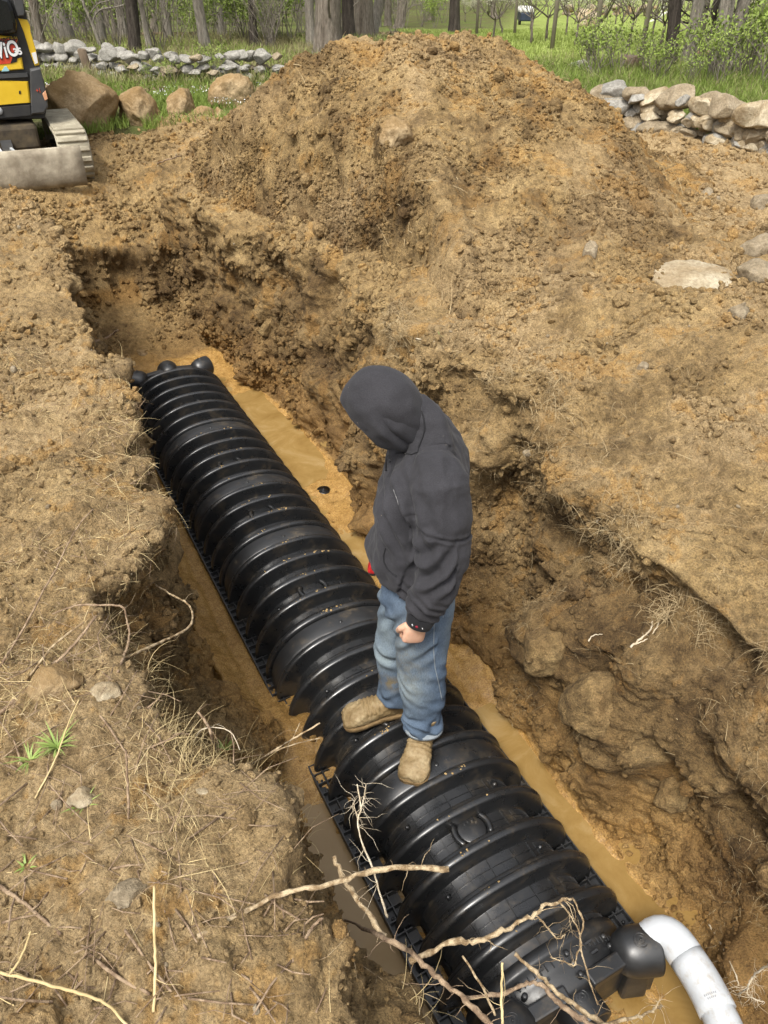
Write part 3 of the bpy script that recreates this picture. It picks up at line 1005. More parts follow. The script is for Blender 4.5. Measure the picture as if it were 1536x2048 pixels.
# ------------------------------------------------------------------ end caps
def end_cap(sgn, s_face, label):
    """sgn -1 : near end (faces the camera), +1 : far end"""
    base = NS(NC, s_face + sgn * .1, CFL)
    root = thing('end_cap', label, 'end cap', base, group='end caps of the chamber row')
    def put(mbx, nm, mt, par=root):
        me_ = mbx.mesh(nm); me_.transform(Matrix.Translation(-Vector(base)))
        return add_obj(nm, me_, mt, par)
    sh = MB()
    R = []
    for ds, sc in ((-.03, 1.02), (.0, 1.03), (.012, 1.02), (.016, .95), (.06, .92), (.125, .90), (.135, .86), (.142, .80)):
        R.append([arch(A_VA * sc * 1.04, H_VA * sc * 1.06, s_face + sgn * ds, PI * i / 60) for i in range(61)])
    a_in = []
    for sc in (.6, .3):
        R.append([arch(A_VA * sc, H_VA * sc, s_face + sgn * .146, PI * i / 60) for i in range(61)])
    sh.rings(R, cap=True, closed=False)
    put(sh, 'cap_shell', M['plastic_cap'])
    for an in (50, 68, 86, 104, 122, 138):
        lg = MB()
        for ds in (.02, .055, .095):
            c = arch(A_VA * .93 * 1.04, H_VA * .93 * 1.06, s_face + sgn * (ds + .01), rad(an))
            if (an // 18) % 2 == 0:
                lg.tube([c - Vector((0, 0, .01)), c + Vector((0, 0, .016)), c + Vector((0, 0, .018))], [.012, .010, .004], 10)
            else:
                lg.box(c, (.028, .008, .02), Matrix.Rotation(rad(30), 3, 'Z'))
        put(lg, 'cap_lug', M['plastic_cap'])
    
    fl_ = MB()
    for q in range(22):
        bar_a = rad(40 + q * 4.6)
        a = A_VA * .96; h = H_VA * 1.0
        c = arch(a, h, s_face + sgn * .035, bar_a)
        fl_.box(c, (.004, .022, .008), Matrix.Rotation(math.atan2(EV[1], EV[0]) + PI / 2, 3, 'Z'))
    put(fl_, 'moulded_marks', M['plastic_cap'])
    # three pipe sockets: two sideways, one straight on
    out = []
    for kind in (-1, 0, 1):
        sk = MB()
        if kind:
            cn, cs = NC + kind * .275, s_face + sgn * .125
            axis = (RV * kind * .93 + EV * sgn * .36)
        else:
            cn, cs = NC, s_face + sgn * .16
            axis = EV * sgn
        zc = .222 if kind or sgn > 0 else .150
        c = NS(cn, cs, CFL + zc)
        ax = Vector((axis[0], axis[1], 0)).normalized()
        pts = []; rad_ = []
        for t, r in ((-.085, .012), (-.082, .034), (-.07, .056), (-.05, .070), (-.025, .077), (0, .079), (.055, .080), (.062, .079), (.062, .066), (.03, .060)):
            pts.append(c + ax * t * 1.06); rad_.append(r * 1.08)
        # lathe about the socket axis
        sd = ax.cross(Vector((0, 0, 1)))
        R = [[p + (Vector((0, 0, 1)) * math.cos(2 * PI * k / 36) + sd * math.sin(2 * PI * k / 36)) * r for k in range(36)] for p, r in zip(pts, rad_)]
        sk.rings(R, cap=True)
        so = put(sk, 'pipe_socket', M['plastic_cap'])
        tg = MB()                                      # ring target moulded on its dome
        t0 = c + Vector((0, 0, .0866)) - ax * .004
        for r in (.024, .014):
            tg.tube([t0 + Vector((r * math.cos(2 * PI * k / 24), r * math.sin(2 * PI * k / 24), -.002 - (r ** 2) * 4)) for k in range(25)], .0022, 6, cap=False)
        tg.tube([t0 + Vector((0, 0, -.006)), t0 + Vector((0, 0, .003))], [.006, .004], 8)
        put(tg, 'socket_ring', M['plastic_cap'], so)
        if kind:                                       # the leg that carries the socket
            lgm = MB()
            p0 = NS(cn, cs, CFL + .10)
            lgm.box(p0, (.145, .10, .19), Matrix.Rotation(math.atan2(ax.y, ax.x) + PI / 2, 3, 'Z'), bevel=.015, taper=.82)
            for e in (-.045, .045):
                lgm.box(p0 + sd * e + ax * .05, (.006, .05, .18), Matrix.Rotation(math.atan2(ax.y, ax.x) + PI / 2, 3, 'Z'), taper=.6)
            put(lgm, 'socket_leg', M['plastic_cap'])
        wb = MB()
        out.append((c, ax))
    for kind in (-1, 1):                               # channel ribs between shell and sockets
        wb = MB()
        p0 = arch(A_VA * .8, H_VA * .95, s_face + sgn * .13, rad(90 - kind * 8))
        p1 = NS(NC + kind * .20, s_face + sgn * .125, CFL + .235)
        dd = p1 - p0
        wb.box((p0 + p1) / 2, (dd.length, .055, .05), dd.to_track_quat('X', 'Z'), bevel=.008)
        put(wb, 'web', M['plastic_cap'])
    return root, out


cap_near, socks = end_cap(-1, S_START - .0, 'near black end cap holding the white pipe in its side socket')
cap_far, _ = end_cap(1, S_END, 'far black end cap with three empty domed pipe sockets')

# ------------------------------------------------------------------ white pipe
_m, _nt, _b = new_mat('white_pvc')
_f = noise(_nt, 5, 6, .7); _f2 = noise(_nt, 40, 5, .7)
_d = mathn(_nt, 'MULTIPLY', ramp(_nt, _f, [(.50, (0, 0, 0)), (.70, (.6,) * 3)]), ramp(_nt, _f2, [(.45, (0, 0, 0)), (.65, (1,) * 3)]))
_nt.links.new(mixc(_nt, _d, (.55, .575, .60), (.34, .26, .155)), _b.inputs['Base Color'])
_b.inputs['Roughness'].default_value = .32
M['pvc'] = _m
M['ink'] = simple_mat('grey_print', (.25, .26, .28), (.32, .33, .34), 20, .6)

c, ax = socks[2]
pipe_root = thing('drain_pipe', 'white plastic drain pipe bending out of the black end cap', 'pipe', c)
def pput(mbx, nm, mt, par=pipe_root):
    me_ = mbx.mesh(nm); me_.transform(Matrix.Translation(-Vector(c)))
    return add_obj(nm, me_, mt, par)
PR = .057
def bend(a, b_, cc, k=8):
    return [a.lerp(b_, i / k).lerp(b_.lerp(cc, i / k), i / k) for i in range(k + 1)]
# path points : socket -> elbow -> down towards the photographer -> second elbow -> out of sight
e0 = c + ax * .02
e1 = at(1328, 1848, z=FLOOR + .315)
q1 = at(1408, 1966, z=FLOOR + .31)
q2 = at(1462, 2080, z=FLOOR + .31)
q3 = at(1500, 2300, z=FLOOR + .31)
d01 = (e1 - e0).normalized(); d12 = (q1 - e1).normalized(); d23 = (q2 - q1).normalized(); d34 = (q3 - q2).normalized()
st = MB(); st.tube([e0, e0 + (e1 - e0) * .72], PR, 32); pput(st, 'straight_pipe', M['pvc'])
el = MB()
HB = PR + .006
pa = e1 - d01 * .085; pb = e1 + d12 * .085
el.tube([pa - d01 * .045, pa] + bend(pa, e1, pb)[1:-1] + [pb, pb + d12 * .03], HB, 32)
pput(el, 'elbow', M['pvc'])
st = MB(); st.tube([e1 + d12 * .1, q1 - d12 * .02], PR + .001, 32); pput(st, 'straight_pipe', M['pvc'])
el2 = MB()
pa = q1 - d12 * .06; pb = q1 + d23 * .06
el2.tube([pa - d12 * .03, pa] + bend(pa, q1, pb)[1:-1] + [pb, pb + d23 * .03], HB, 32)
eo = pput(el2, 'elbow', M['pvc'])
mk = MB()
for row, k in ((0, 7), (1, 5)):
    for i in range(k):
        up = (Vector((0, 0, CAMZ)) - q1).normalized()
        sd = d23.cross(up).normalized()
        up2 = sd.cross(d23).normalized()
        mk.box(q1 + d23 * (.052 + row * .011) + sd * ((i - k / 2) * .0062) + up2 * math.sqrt(max(HB ** 2 - ((i - k / 2) * .0062) ** 2, 0)) * 1.003, (.0038, .006, .0012), Matrix((sd, d23, up2)).transposed())
pput(mk, 'printed_marks', M['ink'], eo)
st = MB(); st.tube([q1 + d23 * .06, q2 - d23 * .05] + bend(q2 - d23 * .05, q2, q2 + d34 * .05)[1:] + [q3], PR + .001, 32); pput(st, 'straight_pipe', M['pvc'])

# ------------------------------------------------------------------ knockout disc on the mud
p, n_ = drop(647, 981)
dr = MB()
dr.tube([p + Vector((0, 0, -.004)), p + Vector((0, 0, .008)), p + Vector((0, 0, .010)), p + Vector((0, 0, .006))], [.048, .048, .043, .0], 28, cap=False)
dr.tube([p + Vector((0, 0, .004)), p + Vector((0, 0, .016))], [.006, .005], 10)
tag(dr.build('plastic_disc', M['plastic']), 'small round black plastic disc lying on the wet mud', 'disc')

# ------------------------------------------------------------------ the standing man
def bl(*a):
    return Vector(a)


def loft_ring(c, u, v, a, b, seg=28, sq=2.0):
    out = []
    for k in range(seg):
        an = 2 * PI * k / seg
        cc, s_ = math.cos(an), math.sin(an)
        out.append(c + u * (a * math.copysign(abs(cc) ** (2 / sq), cc)) + v * (b * math.copysign(abs(s_) ** (2 / sq), s_)))
    return out


def loft(mb, stations, seg=28, sq=2.2):
    """stations: (centre, half-depth along x, half-width along y) -> rings square to the path"""
    n = len(stations)
    R = []
    for i, st_ in enumerate(stations):
        c = Vector(st_[0])
        t = (Vector(stations[min(i + 1, n - 1)][0]) - Vector(stations[max(i - 1, 0)][0])).normalized()
        u = Vector((1, 0, 0)); u = (u - t * u.dot(t)).normalized()
        if abs(t.x) > .92:
            u = Vector((0, 0, 1)); u = (u - t * u.dot(t)).normalized()
        v = t.cross(u)
        R.append(loft_ring(c, u, v, st_[1], st_[2], seg, sq))
    # rounded ends
    mb.rings(R, cap=True)


def remesh(mb_list, voxel, smooth_it=6, name='tmp'):
    mb = MB()
    for m_ in mb_list:
        mb.add(m_.v, m_.f)
    me_ = mb.mesh(name)
    o = bpy.data.objects.new(name, me_)
    COL.objects.link(o)
    md = o.modifiers.new('r', 'REMESH'); md.mode = 'VOXEL'; md.voxel_size = voxel; md.use_smooth_shade = True
    if smooth_it:
        sm = o.modifiers.new('s', 'SMOOTH'); sm.factor = .5; sm.iterations = smooth_it
    dg = bpy.context.evaluated_depsgraph_get()
    out = bpy.data.meshes.new_from_object(o.evaluated_get(dg))
    bpy.data.objects.remove(o)
    bpy.data.meshes.remove(me_)
    return out


def get_co(me_):
    a = np.zeros(len(me_.vertices) * 3, np.float32); me_.vertices.foreach_get('co', a); return a.reshape(-1, 3)


def get_no(me_):
    a = np.zeros(len(me_.vertices) * 3, np.float32); me_.vertices.foreach_get('normal', a); return a.reshape(-1, 3)


def set_co(me_, c):
    me_.vertices.foreach_set('co', np.asarray(c, np.float32).ravel()); me_.update()


def ball(mb, c, r, seg=20, rot=None, scale=(1, 1, 1)):
    c = Vector(c)
    R = []
    for i in range(seg // 2 + 1):
        th = PI * i / (seg // 2)
        ring = []
        for k in range(seg):
            an = 2 * PI * k / seg
            q = Vector((math.sin(th) * math.cos(an) * scale[0], math.sin(th) * math.sin(an) * scale[1], math.cos(th) * scale[2])) * r
            if rot is not None:
                q = rot @ q
            ring.append(c + q)
        R.append(ring)
    mb.rings(R, cap=True)


def dist_seg(P, a, b):
    a = np.array(a); b = np.array(b)
    ab = b - a
    t = np.clip(((P - a) @ ab) / (ab @ ab), 0, 1)
    return np.linalg.norm(P - (a + t[:, None] * ab), axis=1), t


# --- cloth
def cloth_mat(name, c1, c2, weave=900, rough=.92):
    m, nt, b = new_mat(name)
    f = noise(nt, 5, 6, .7); f2 = noise(nt, 300, 3, .7)
    col = mixc(nt, 1.0, ramp(nt, f, [(.3, c1), (.7, c2)]), ramp(nt, f2, [(.3, (.72,) * 3), (.7, (1.25,) * 3)]), 'MULTIPLY')
    # flecks of dried mud
    f3 = noise(nt, 55, 3, .6)
    nt.links.new(mixc(nt, ramp(nt, f3, [(.745, (0, 0, 0)), (.77, (.55,) * 3)]), col, (.32, .27, .20)), b.inputs['Base Color'])
    b.inputs['Roughness'].default_value = rough
    b.inputs['Sheen Weight'].default_value = .06
    b.inputs['Sheen Roughness'].default_value = .5
    b.inputs['Specular IOR Level'].default_value = .2
    bump(nt, b, f2, .25, .003)
    return m


M['hoodie'] = cloth_mat('charcoal_fleece', (.029, .0285, .032), (.041, .040, .045))
M['cuff'] = cloth_mat('ribbed_cuff', (.014, .014, .016), (.019, .019, .021))
m, nt, b = new_mat('denim')
f = noise(nt, 4.5, 6, .7); f2 = noise(nt, 420, 2, .6, stretch=(1, 1, .18)); f4 = noise(nt, 30, 5, .7)
at_ = nt.nodes.new('ShaderNodeAttribute'); at_.attribute_name = 'wear'
sp = nt.nodes.new('ShaderNodeSeparateColor'); nt.links.new(at_.outputs['Color'], sp.inputs[0])
col = ramp(nt, f, [(.3, (.062, .095, .150)), (.7, (.115, .160, .225))])
wm = mathn(nt, 'MULTIPLY', sp.outputs[0], ramp(nt, f4, [(.3, (.65,) * 3), (.6, (1.05,) * 3)]), True)
col = mixc(nt, wm, col, (.27, .325, .345))
gm = mathn(nt, 'MULTIPLY', sp.outputs[1], ramp(nt, f4, [(.42, (.1,) * 3), (.56, (1.0,) * 3)]), True)
col = mixc(nt, gm, col, (.17, .135, .075))
col = mixc(nt, 1.0, col, ramp(nt, f2, [(.3, (.75,) * 3), (.7, (1.22,) * 3)]), 'MULTIPLY')
nt.links.new(col, b.inputs['Base Color'])
b.inputs['Roughness'].default_value = .9
b.inputs['Specular IOR Level'].default_value = .2
bump(nt, b, f2, .35, .003)
M['denim'] = m
M['seam'] = simple_mat('pale_stitching', (.20, .24, .28), (.30, .33, .35), 90, .9)
M['skin'] = None
m, nt, b = new_mat('skin')
f = noise(nt, 22, 5, .65)
at_ = nt.nodes.new('ShaderNodeAttribute'); at_.attribute_name = 'flush'
col = ramp(nt, f, [(.3, (.60, .345, .225)), (.7, (.70, .44, .31))])
col = mixc(nt, at_.outputs['Fac'], col, (.52, .22, .15))
nt.links.new(col, b.inputs['Base Color'])
b.inputs['Roughness'].default_value = .55
b.inputs['Subsurface Weight'].default_value = .12
b.inputs['Subsurface Radius'].default_value = (.01, .004, .002)
bump(nt, b, noise(nt, 160, 4, .7), .2, .002)
M['skin'] = m
m, nt, b = new_mat('muddy_leather')
f = noise(nt, 12, 7, .75); f2 = noise(nt, 70, 5, .7)
nt.links.new(ramp(nt, f, [(.28, (.12, .075, .028)), (.48, (.26, .18, .082)), (.70, (.44, .345, .20))]), b.inputs['Base Color'])
nt.links.new(ramp(nt, f2, [(.35, (.42,) * 3), (.65, (.85,) * 3)]), b.inputs['Roughness'])
bump(nt, b, mathn(nt, 'ADD', f, mathn(nt, 'MULTIPLY', f2, .6)), .7, .01)
M['boot'] = m
M['boot_sole'] = simple_mat('muddy_sole', (.13, .08, .03), (.30, .20, .09), 25, .8, bump_s=.6, bump_scale=80)
M['hair'] = simple_mat('brown_hair', (.03, .018, .01), (.06, .035, .02), 60, .7)
M['ring'] = simple_mat('dull_ring', (.05, .05, .055), (.09, .09, .095), 20, .3, metallic=.9)

MAN = thing('person', 'man in a charcoal hooded sweatshirt and muddy jeans standing on the black chambers, head bowed', 'person', (.11, 2.17, -1.17))
MLOC = Vector((.11, 2.17, -1.17))


def man_put(name, me_, mt, parent=MAN):
    me_.transform(Matrix.Translation(-MLOC))
    return add_obj(name, me_, mt, parent)


L_SH = bl(.185, 2.025, .235); L_EL = bl(.205, 1.965, -.035); L_WR = bl(.130, 1.955, -.285)
R_SH = bl(.155, 2.385, .235); R_EL = bl(.150, 2.46, -.03); R_WR = bl(.03, 2.42, -.23)
NECK = bl(.115, 2.205, .335)
HEADC = bl(-.005, 2.20, .425)
FD = Vector((-.70, .16, -.70)).normalized()            # where the face looks
UPH = (Vector((-.55, 0, .83)) - FD * Vector((-.55, 0, .83)).dot(FD)).normalized()
SDH = FD.cross(UPH).normalized()
HM = Matrix((FD, SDH, UPH)).transposed()

# --- skin: head, trunk, arms and hands in one piece
parts = []
mb = MB()
loft(mb, [((.135, 2.2, -.38), .10, .15), ((.13, 2.2, -.2), .10, .15), ((.14, 2.2, .0), .11, .16), ((.15, 2.2, .18), .11, .18), ((.14, 2.2, .27), .07, .11), ((.12, 2.2, .315), .05, .055), ((.075, 2.2, .36), .044, .048), ((.03, 2.2, .40), .045, .05)])
parts.append(mb)
mb = MB()
ball(mb, HEADC, .098, 24, HM, (1.0, .80, 1.12))
ball(mb, HEADC + FD * .035 - UPH * .055, .062, 18, HM, (1.05, .85, 1.0))          # jaw
ball(mb, HEADC + FD * .098 - UPH * .012, .016, 12, HM, (1.1, .75, 1.5))            # nose
ball(mb, HEADC + FD * .090 + UPH * .025, .022, 12, HM, (.5, 2.2, .5))              # brow
ball(mb, HEADC + FD * .088 - UPH * .052, .015, 12, HM, (.8, 1.5, .5))              # lips
ball(mb, HEADC + FD * .078 - UPH * .086, .018, 12, HM, (1, 1.1, .8))               # chin
for sgn in (-1, 1):
    ball(mb, HEADC + SDH * sgn * .080 - UPH * .01 - FD * .01, .026, 12, HM, (.75, .35, 1.2))
parts.append(mb)
for (a_, e_, w_) in ((L_SH, L_EL, L_WR), (R_SH, R_EL, R_WR)):
    mb = MB()
    loft(mb, [(a_, .055, .055), (a_.lerp(e_, .5), .05, .05), (e_, .042, .042), (e_.lerp(w_, .35), .042, .042), (w_, .027, .031), (w_ + (w_ - e_).normalized() * .03, .026, .033)], 18)
    parts.append(mb)


def hand(w_, down, back, thumb_dir, curl, sp_=1.0, flip=1):
    """palm, four curled fingers and a thumb; down = along the hand, back = out of the back of the hand, thumb_dir = across it"""
    out = []
    down = down.normalized(); back = (back - down * back.dot(down)).normalized()
    ac = thumb_dir - down * thumb_dir.dot(down) - back * thumb_dir.dot(back); ac.normalize()
    mb = MB()
    R = []
    for t, a, b_ in ((-.01, .026, .019), (.02, .034, .019), (.045, .040, .019), (.07, .042, .018), (.088, .041, .016), (.096, .036, .012)):
        R.append(loft_ring(w_ + down * t, ac, back, a, b_, 20, 2.4))
    mb.rings(R); out.append(mb)
    knuckles = []
    for i, (off, ln, r) in enumerate(((.030, 1.0, .0095), (.0105, 1.08, .0098), (-.0095, 1.0, .0094), (-.028, .82, .0083))):
        k0 = w_ + down * (.088 - abs(off - .005) * .14) + ac * off * sp_ - back * .001
        knuckles.append(k0)
        a1, a2, a3 = curl
        d1 = down * math.cos(a1) - back * math.sin(a1)
        d2 = down * math.cos(a1 + a2) - back * math.sin(a1 + a2)
        d3 = down * math.cos(a1 + a2 + a3) - back * math.sin(a1 + a2 + a3)
        k1 = k0 + d1 * .040 * ln; k2 = k1 + d2 * .025 * ln; k3 = k2 + d3 * .018 * ln
        mb = MB()
        mb.tube([k0 - down * .018, k0, k0.lerp(k1, .5), k1, k1.lerp(k2, .5), k2, k3, k3 + d3 * .004], [r * 1.05, r * 1.18, r * 1.0, r * 1.08, r * .95, r * .98, r * .85, r * .4], 12)
        out.append(mb)
        mb = MB(); ball(mb, k0 + back * .004, r * 1.12, 12); out.append(mb)
    t0 = w_ + down * .022 + ac * .026 - back * .008
    t1 = t0 + (down * .75 + ac * .55 - back * .35).normalized() * .040
    t2 = t1 + (down * .85 - back * .55 - ac * .05).normalized() * .032
    t3 = t2 + (down * .65 - back * .6 - ac * .4).normalized() * .024
    mb = MB(); mb.tube([t0, t0.lerp(t1, .5), t1, t1.lerp(t2, .5), t2, t3, t3 + (t3 - t2) * .1], [.016, .0155, .0125, .0112, .0115, .0095, .004], 12); out.append(mb)
    return out, knuckles, ac, back


hl, KN, acL, bkL = hand(bl(.118, 1.953, -.305), Vector((-.16, .02, -1)), Vector((.18, -1, -.05)), Vector((-1, -.2, .1)), (1.05, 1.35, .9))
hr, KR, acR, bkR = hand(R_WR + (R_WR - R_EL).normalized() * .02, R_WR - R_EL, Vector((.2, .9, .5)), Vector((-.4, -.5, 1)), (.75, 1.1, .7))
body_parts = parts + hl + hr
me = remesh(body_parts, .0030, 2)
co = get_co(me)
fl_ = np.zeros(len(co), np.float32)
for k in KN:
    fl_ = np.maximum(fl_, np.exp(-(np.linalg.norm(co - np.array(k + Vector((0, 0, -.006))), axis=1) / .016) ** 2))
no = get_no(me)
cr = np.minimum.reduce([np.linalg.norm((co - np.array((KN[i] + KN[i + 1]) / 2 + bkL * .008)), axis=1) for i in range(3)])
co = co - no * (.0034 * np.exp(-(cr / .006) ** 2))[:, None]
set_co(me, co)
set_float(me, 'flush', fl_ * .75)
body = man_put('body', me, M['skin'])
mb = MB()
kk = KN[2] + (Vector((-.16, .02, -1)).normalized() * math.cos(1.05) - bkL * math.sin(1.05)) * .016
dd = (Vector((-.16, .02, -1)).normalized() * math.cos(1.05) - bkL * math.sin(1.05)).normalized()
uu = dd.orthogonal().normalized(); vv = dd.cross(uu)
mb.tube([kk + (uu * math.cos(2 * PI * i / 20) + vv * math.sin(2 * PI * i / 20)) * .0108 for i in range(21)], .0028, 8, cap=False)
man_put('finger_ring', mb.mesh('finger_ring'), M['ring'])
M['eye'] = simple_mat('eye', (.5, .47, .44), (.6, .57, .54), 10, .3)
for sgn in (-1, 1):
    mb = MB()
    ball(mb, HEADC + FD * .086 + SDH * sgn * .030 + UPH * .008, .0115, 12)
    man_put('eye', mb.mesh('eye'), M['eye'])
mb = MB()
for i in range(7):
    th0 = rad(8 + i * 11)
R = []
for i in range(10):
    th = rad(2 + i * 11)
    R.append([HEADC + HM @ Vector((-.012 + math.sin(th) * math.cos(a) * .099 * .98, math.sin(th) * math.sin(a) * .083, math.cos(th) * .116)) for a in [2 * PI * k / 28 for k in range(28)]])
mb.rings(R, cap=True)
hm = mb.mesh('hair'); hc = get_co(hm); hn = get_no(hm); set_co(hm, hc + hn * (.004 * perlin(hc * np.array([1, 3, 1]), 60, 5))[:, None])
man_put('hair', hm, M['hair'])

# --- hooded sweatshirt
parts = []
mb = MB()
loft(mb, [((.128, 2.205, -.262), .146, .180), ((.126, 2.205, -.240), .164, .196), ((.120, 2.205, -.18), .174, .203), ((.122, 2.205, -.08), .170, .204), ((.130, 2.205, .03), .165, .202), ((.142, 2.205, .14), .160, .205),
          ((.150, 2.205, .215), .145, .195), ((.150, 2.205, .275), .118, .150), ((.138, 2.205, .325), .096, .104), ((.116, 2.205, .360), .084, .088), ((.085, 2.205, .395), .072, .075), ((.05, 2.205, .415), .05, .05)], 40, 2.35)
parts.append(mb)
mb = MB()
loft(mb, [(L_SH + bl(-.03, .10, .03), .07, .07), (L_SH + bl(-.01, .03, .015), .088, .086), (L_SH, .090, .084), (L_SH.lerp(L_EL, .35), .094, .084), (L_SH.lerp(L_EL, .75), .086, .080), (L_EL, .082, .078), (L_EL.lerp(L_WR, .3), .080, .074), (L_EL.lerp(L_WR, .58), .072, .066), (L_EL.lerp(L_WR, .78), .065, .058), (L_EL.lerp(L_WR, .92), .057, .052)], 28)
parts.append(mb)
mb = MB()
loft(mb, [(R_SH + bl(-.02, -.10, .03), .07, .07), (R_SH + bl(-.01, -.02, .01), .085, .083), (R_SH, .088, .082), (R_SH.lerp(R_EL, .4), .088, .080), (R_EL, .078, .074), (R_EL.lerp(R_WR, .4), .072, .066), (R_EL.lerp(R_WR, .75), .062, .056), (R_EL.lerp(R_WR, .92), .054, .050)], 28)
parts.append(mb)
me = remesh(parts, .0062, 5)
co = get_co(me); no = get_no(me)
fold = np.zeros(len(co), np.float32)
dA, tA = dist_seg(co, L_SH, L_EL); dB, tB = dist_seg(co, L_EL, L_WR)
armL = np.minimum(dA, dB) < .115
onB = dB < dA
# hanging drapes on the trunk, slanting folds at the sleeve, bunching above the cuff
q = co @ np.array([[1, .2, .0], [0, 1, 0], [.35, 0, .28]]).T
fold += .020 * fbm(q, 6.0, 2, .5, 200) * (~armL) - .012 * np.abs(perlin(q * np.array([1, 1, .6]), 8.0, 205)) * (~armL)
fold += .011 * fbm(co, 9, 3, .5, 201) + .010 * (.3 - np.abs(perlin(co * np.array([1.2, 1, .8]), 11, 206))) * armL
ph = co[:, 2] * 1.0 + co[:, 0] * .75
bunch = sstep(.35, .95, tB) * onB * armL
fold += bunch * .010 * np.sin((ph * 2 * PI / .052) + 4 * perlin(co, 9, 202)) * (.4 + .9 * np.clip(perlin(co, 7, 203) + .5, 0, 1))
elb = np.exp(-((co[:, 2] - L_EL.z) / .10) ** 2) * armL
fold += elb * .012 * np.sin((co[:, 2] * .8 - co[:, 0] * 1.1) * 2 * PI / .085 + 3 * perlin(co, 6, 204)) * (co[:, 0] < .24)
armp = np.exp(-(((co - np.array([.08, 2.05, .10])) ** 2).sum(1)) / .018)
fold += armp * .016 * np.sin((co[:, 0] * 1.2 + co[:, 2] * .5) * 2 * PI / .07)
hemf = np.exp(-((co[:, 2] + .18) / .05) ** 2) * (~armL)
fold += hemf * (.012 * np.sin(co[:, 0] * 55 + co[:, 1] * 30) + .008)
# ribbed hem drawn in
fold -= .014 * (1 - sstep(-.243, -.225, co[:, 2])) * (~armL)
# sleeve seam
dsm = np.abs((co[:, 2] - .100) + .30 * (co[:, 0] - .19))
sl = armL & (co[:, 1] < 2.06)
fold -= sl * .005 * np.exp(-(dsm / .006) ** 2)
fold += sl * .003 * np.exp(-((dsm - .011) / .006) ** 2)
fold += .0015 * np.exp(-(np.abs(co[:, 0] - .185) / .004) ** 2) * (co[:, 1] < 2.1) * (co[:, 2] > .09)
fold *= 1.25
co2 = co + no * fold[:, None]
set_co(me, co2)
hoodie = man_put('sweatshirt', me, M['hoodie'])
# pouch pocket edge and cuffs
mb = MB()
loft(mb, [(L_EL.lerp(L_WR, .90), .050, .048), (L_EL.lerp(L_WR, .93), .0535, .051), (L_EL.lerp(L_WR, 1.02), .0505, .048), (L_EL.lerp(L_WR, 1.09), .0475, .046), (L_EL.lerp(L_WR, 1.10), .042, .040)], 60)
cm = mb.mesh('cuff')
man_put('cuff', cm, M['cuff'], hoodie)
mb = MB()
loft(mb, [(R_EL.lerp(R_WR, .88), .048, .046), (R_EL.lerp(R_WR, .93), .0515, .05), (R_EL.lerp(R_WR, 1.0), .049, .047), (R_EL.lerp(R_WR, 1.04), .046, .044)], 60)
man_put('cuff', mb.mesh('cuff'), M['cuff'], hoodie)
# small embroidered marks just above the cuff
cc = L_EL.lerp(L_WR, .985)
axd = (L_WR - L_EL).normalized()
for nm, lat, w_, colr in (('white_stitch', -.024, .0032, (.75, .75, .75)), ('red_patch', -.009, .0085, (.28, .012, .03)), ('white_stitch', .011, .0032, (.75, .75, .75))):
    q = cc + Vector((lat - .008, -.0478 * math.sqrt(max(1 - (lat / .056) ** 2, .1)), -.004 - lat * .35))
    mb = MB(); mb.box(q, (w_, .004, .0085), Matrix.Rotation(-.25, 3, 'Y') @ Matrix.Rotation(lat * 18, 3, 'Z'), bevel=.001)
    man_put(nm, mb.mesh(nm), simple_mat(nm, colr, colr, 5, .8), hoodie)
# pouch pocket: a curved flap on the near front of the belly
bvT = BVHTree.FromPolygons([tuple(p) for p in (co2).tolist()], [tuple(p.vertices) for p in me.polygons])
def on_cloth(px, py, lift=.0, bv=bvT, fall=None):
    d_ = Vector(ray(px, py)).normalized()
    p, n_, i, ds = bv.ray_cast(Vector((0, 0, CAMZ)), d_)
    if p is None:
        return fall
    return p + n_ * lift
def cloth_line(name, pts, r, mt, lift=.0, par=None, bv=bvT, sub=6):
    P_ = []
    for k in range(len(pts) - 1):
        for i in range(sub):
            t = i / sub
            P_.append((pts[k][0] + (pts[k + 1][0] - pts[k][0]) * t, pts[k][1] + (pts[k + 1][1] - pts[k][1]) * t))
    P_.append(pts[-1])
    W = [on_cloth(x, y, lift, bv) for x, y in P_]
    W = [w_ for w_ in W if w_ is not None]
    if len(W) < 3:
        return None
    ok = [W[0]]
    for w_ in W[1:]:
        if (w_ - ok[-1]).length < .06:
            ok.append(w_)
    if len(ok) < 3:
        return None
    mb = MB(); mb.tube(ok, r, 6)
    return man_put(name, mb.mesh(name), mt, par)
cloth_line('pocket_edge', [(771, 1096), (767, 1110), (768, 1124), (775, 1138), (786, 1148), (793, 1152)], .0032, M['cuff'], .0005, hoodie)
# print on the chest, mostly worn away
cloth_line('worn_print', [(787, 979), (790, 988), (794, 998), (797, 1010)], .0012, simple_mat('worn_white_print', (.16, .16, .16), (.28, .28, .28), 60, .9), .0, hoodie)

# --- hood
def hood_mesh():
    R = []
    A = 0.116
    ctr = HEADC + bl(.004, .004, .004)
    rows = []
    ths = [rad(a) for a in np.linspace(52, 180, 44)]
    for th in ths:
        ring = []
        for k in range(72):
            an = 2 * PI * k / 72
            q = Vector((math.cos(th) * .122, math.sin(th) * math.cos(an) * .112, math.sin(th) * math.sin(an) * .138))
            ring.append(q)
        rows.append(ring)
    # rolled lip
    lip = []
    for f_, ins in ((-.012, .84), (-.004, .94), (.004, .99)):
        lip.append([Vector((rows[0][k].x + f_, rows[0][k].y * ins, rows[0][k].z * ins)) for k in range(72)])
    rows = lip + rows
    V = []
    for ring in rows:
        V.append([ctr + HM @ q for q in ring])
    return V
V = hood_mesh()
mb = MB(); mb.rings(V, cap=False)
tmp = mb.mesh('hood')
o = bpy.data.objects.new('tmp', tmp); COL.objects.link(o)
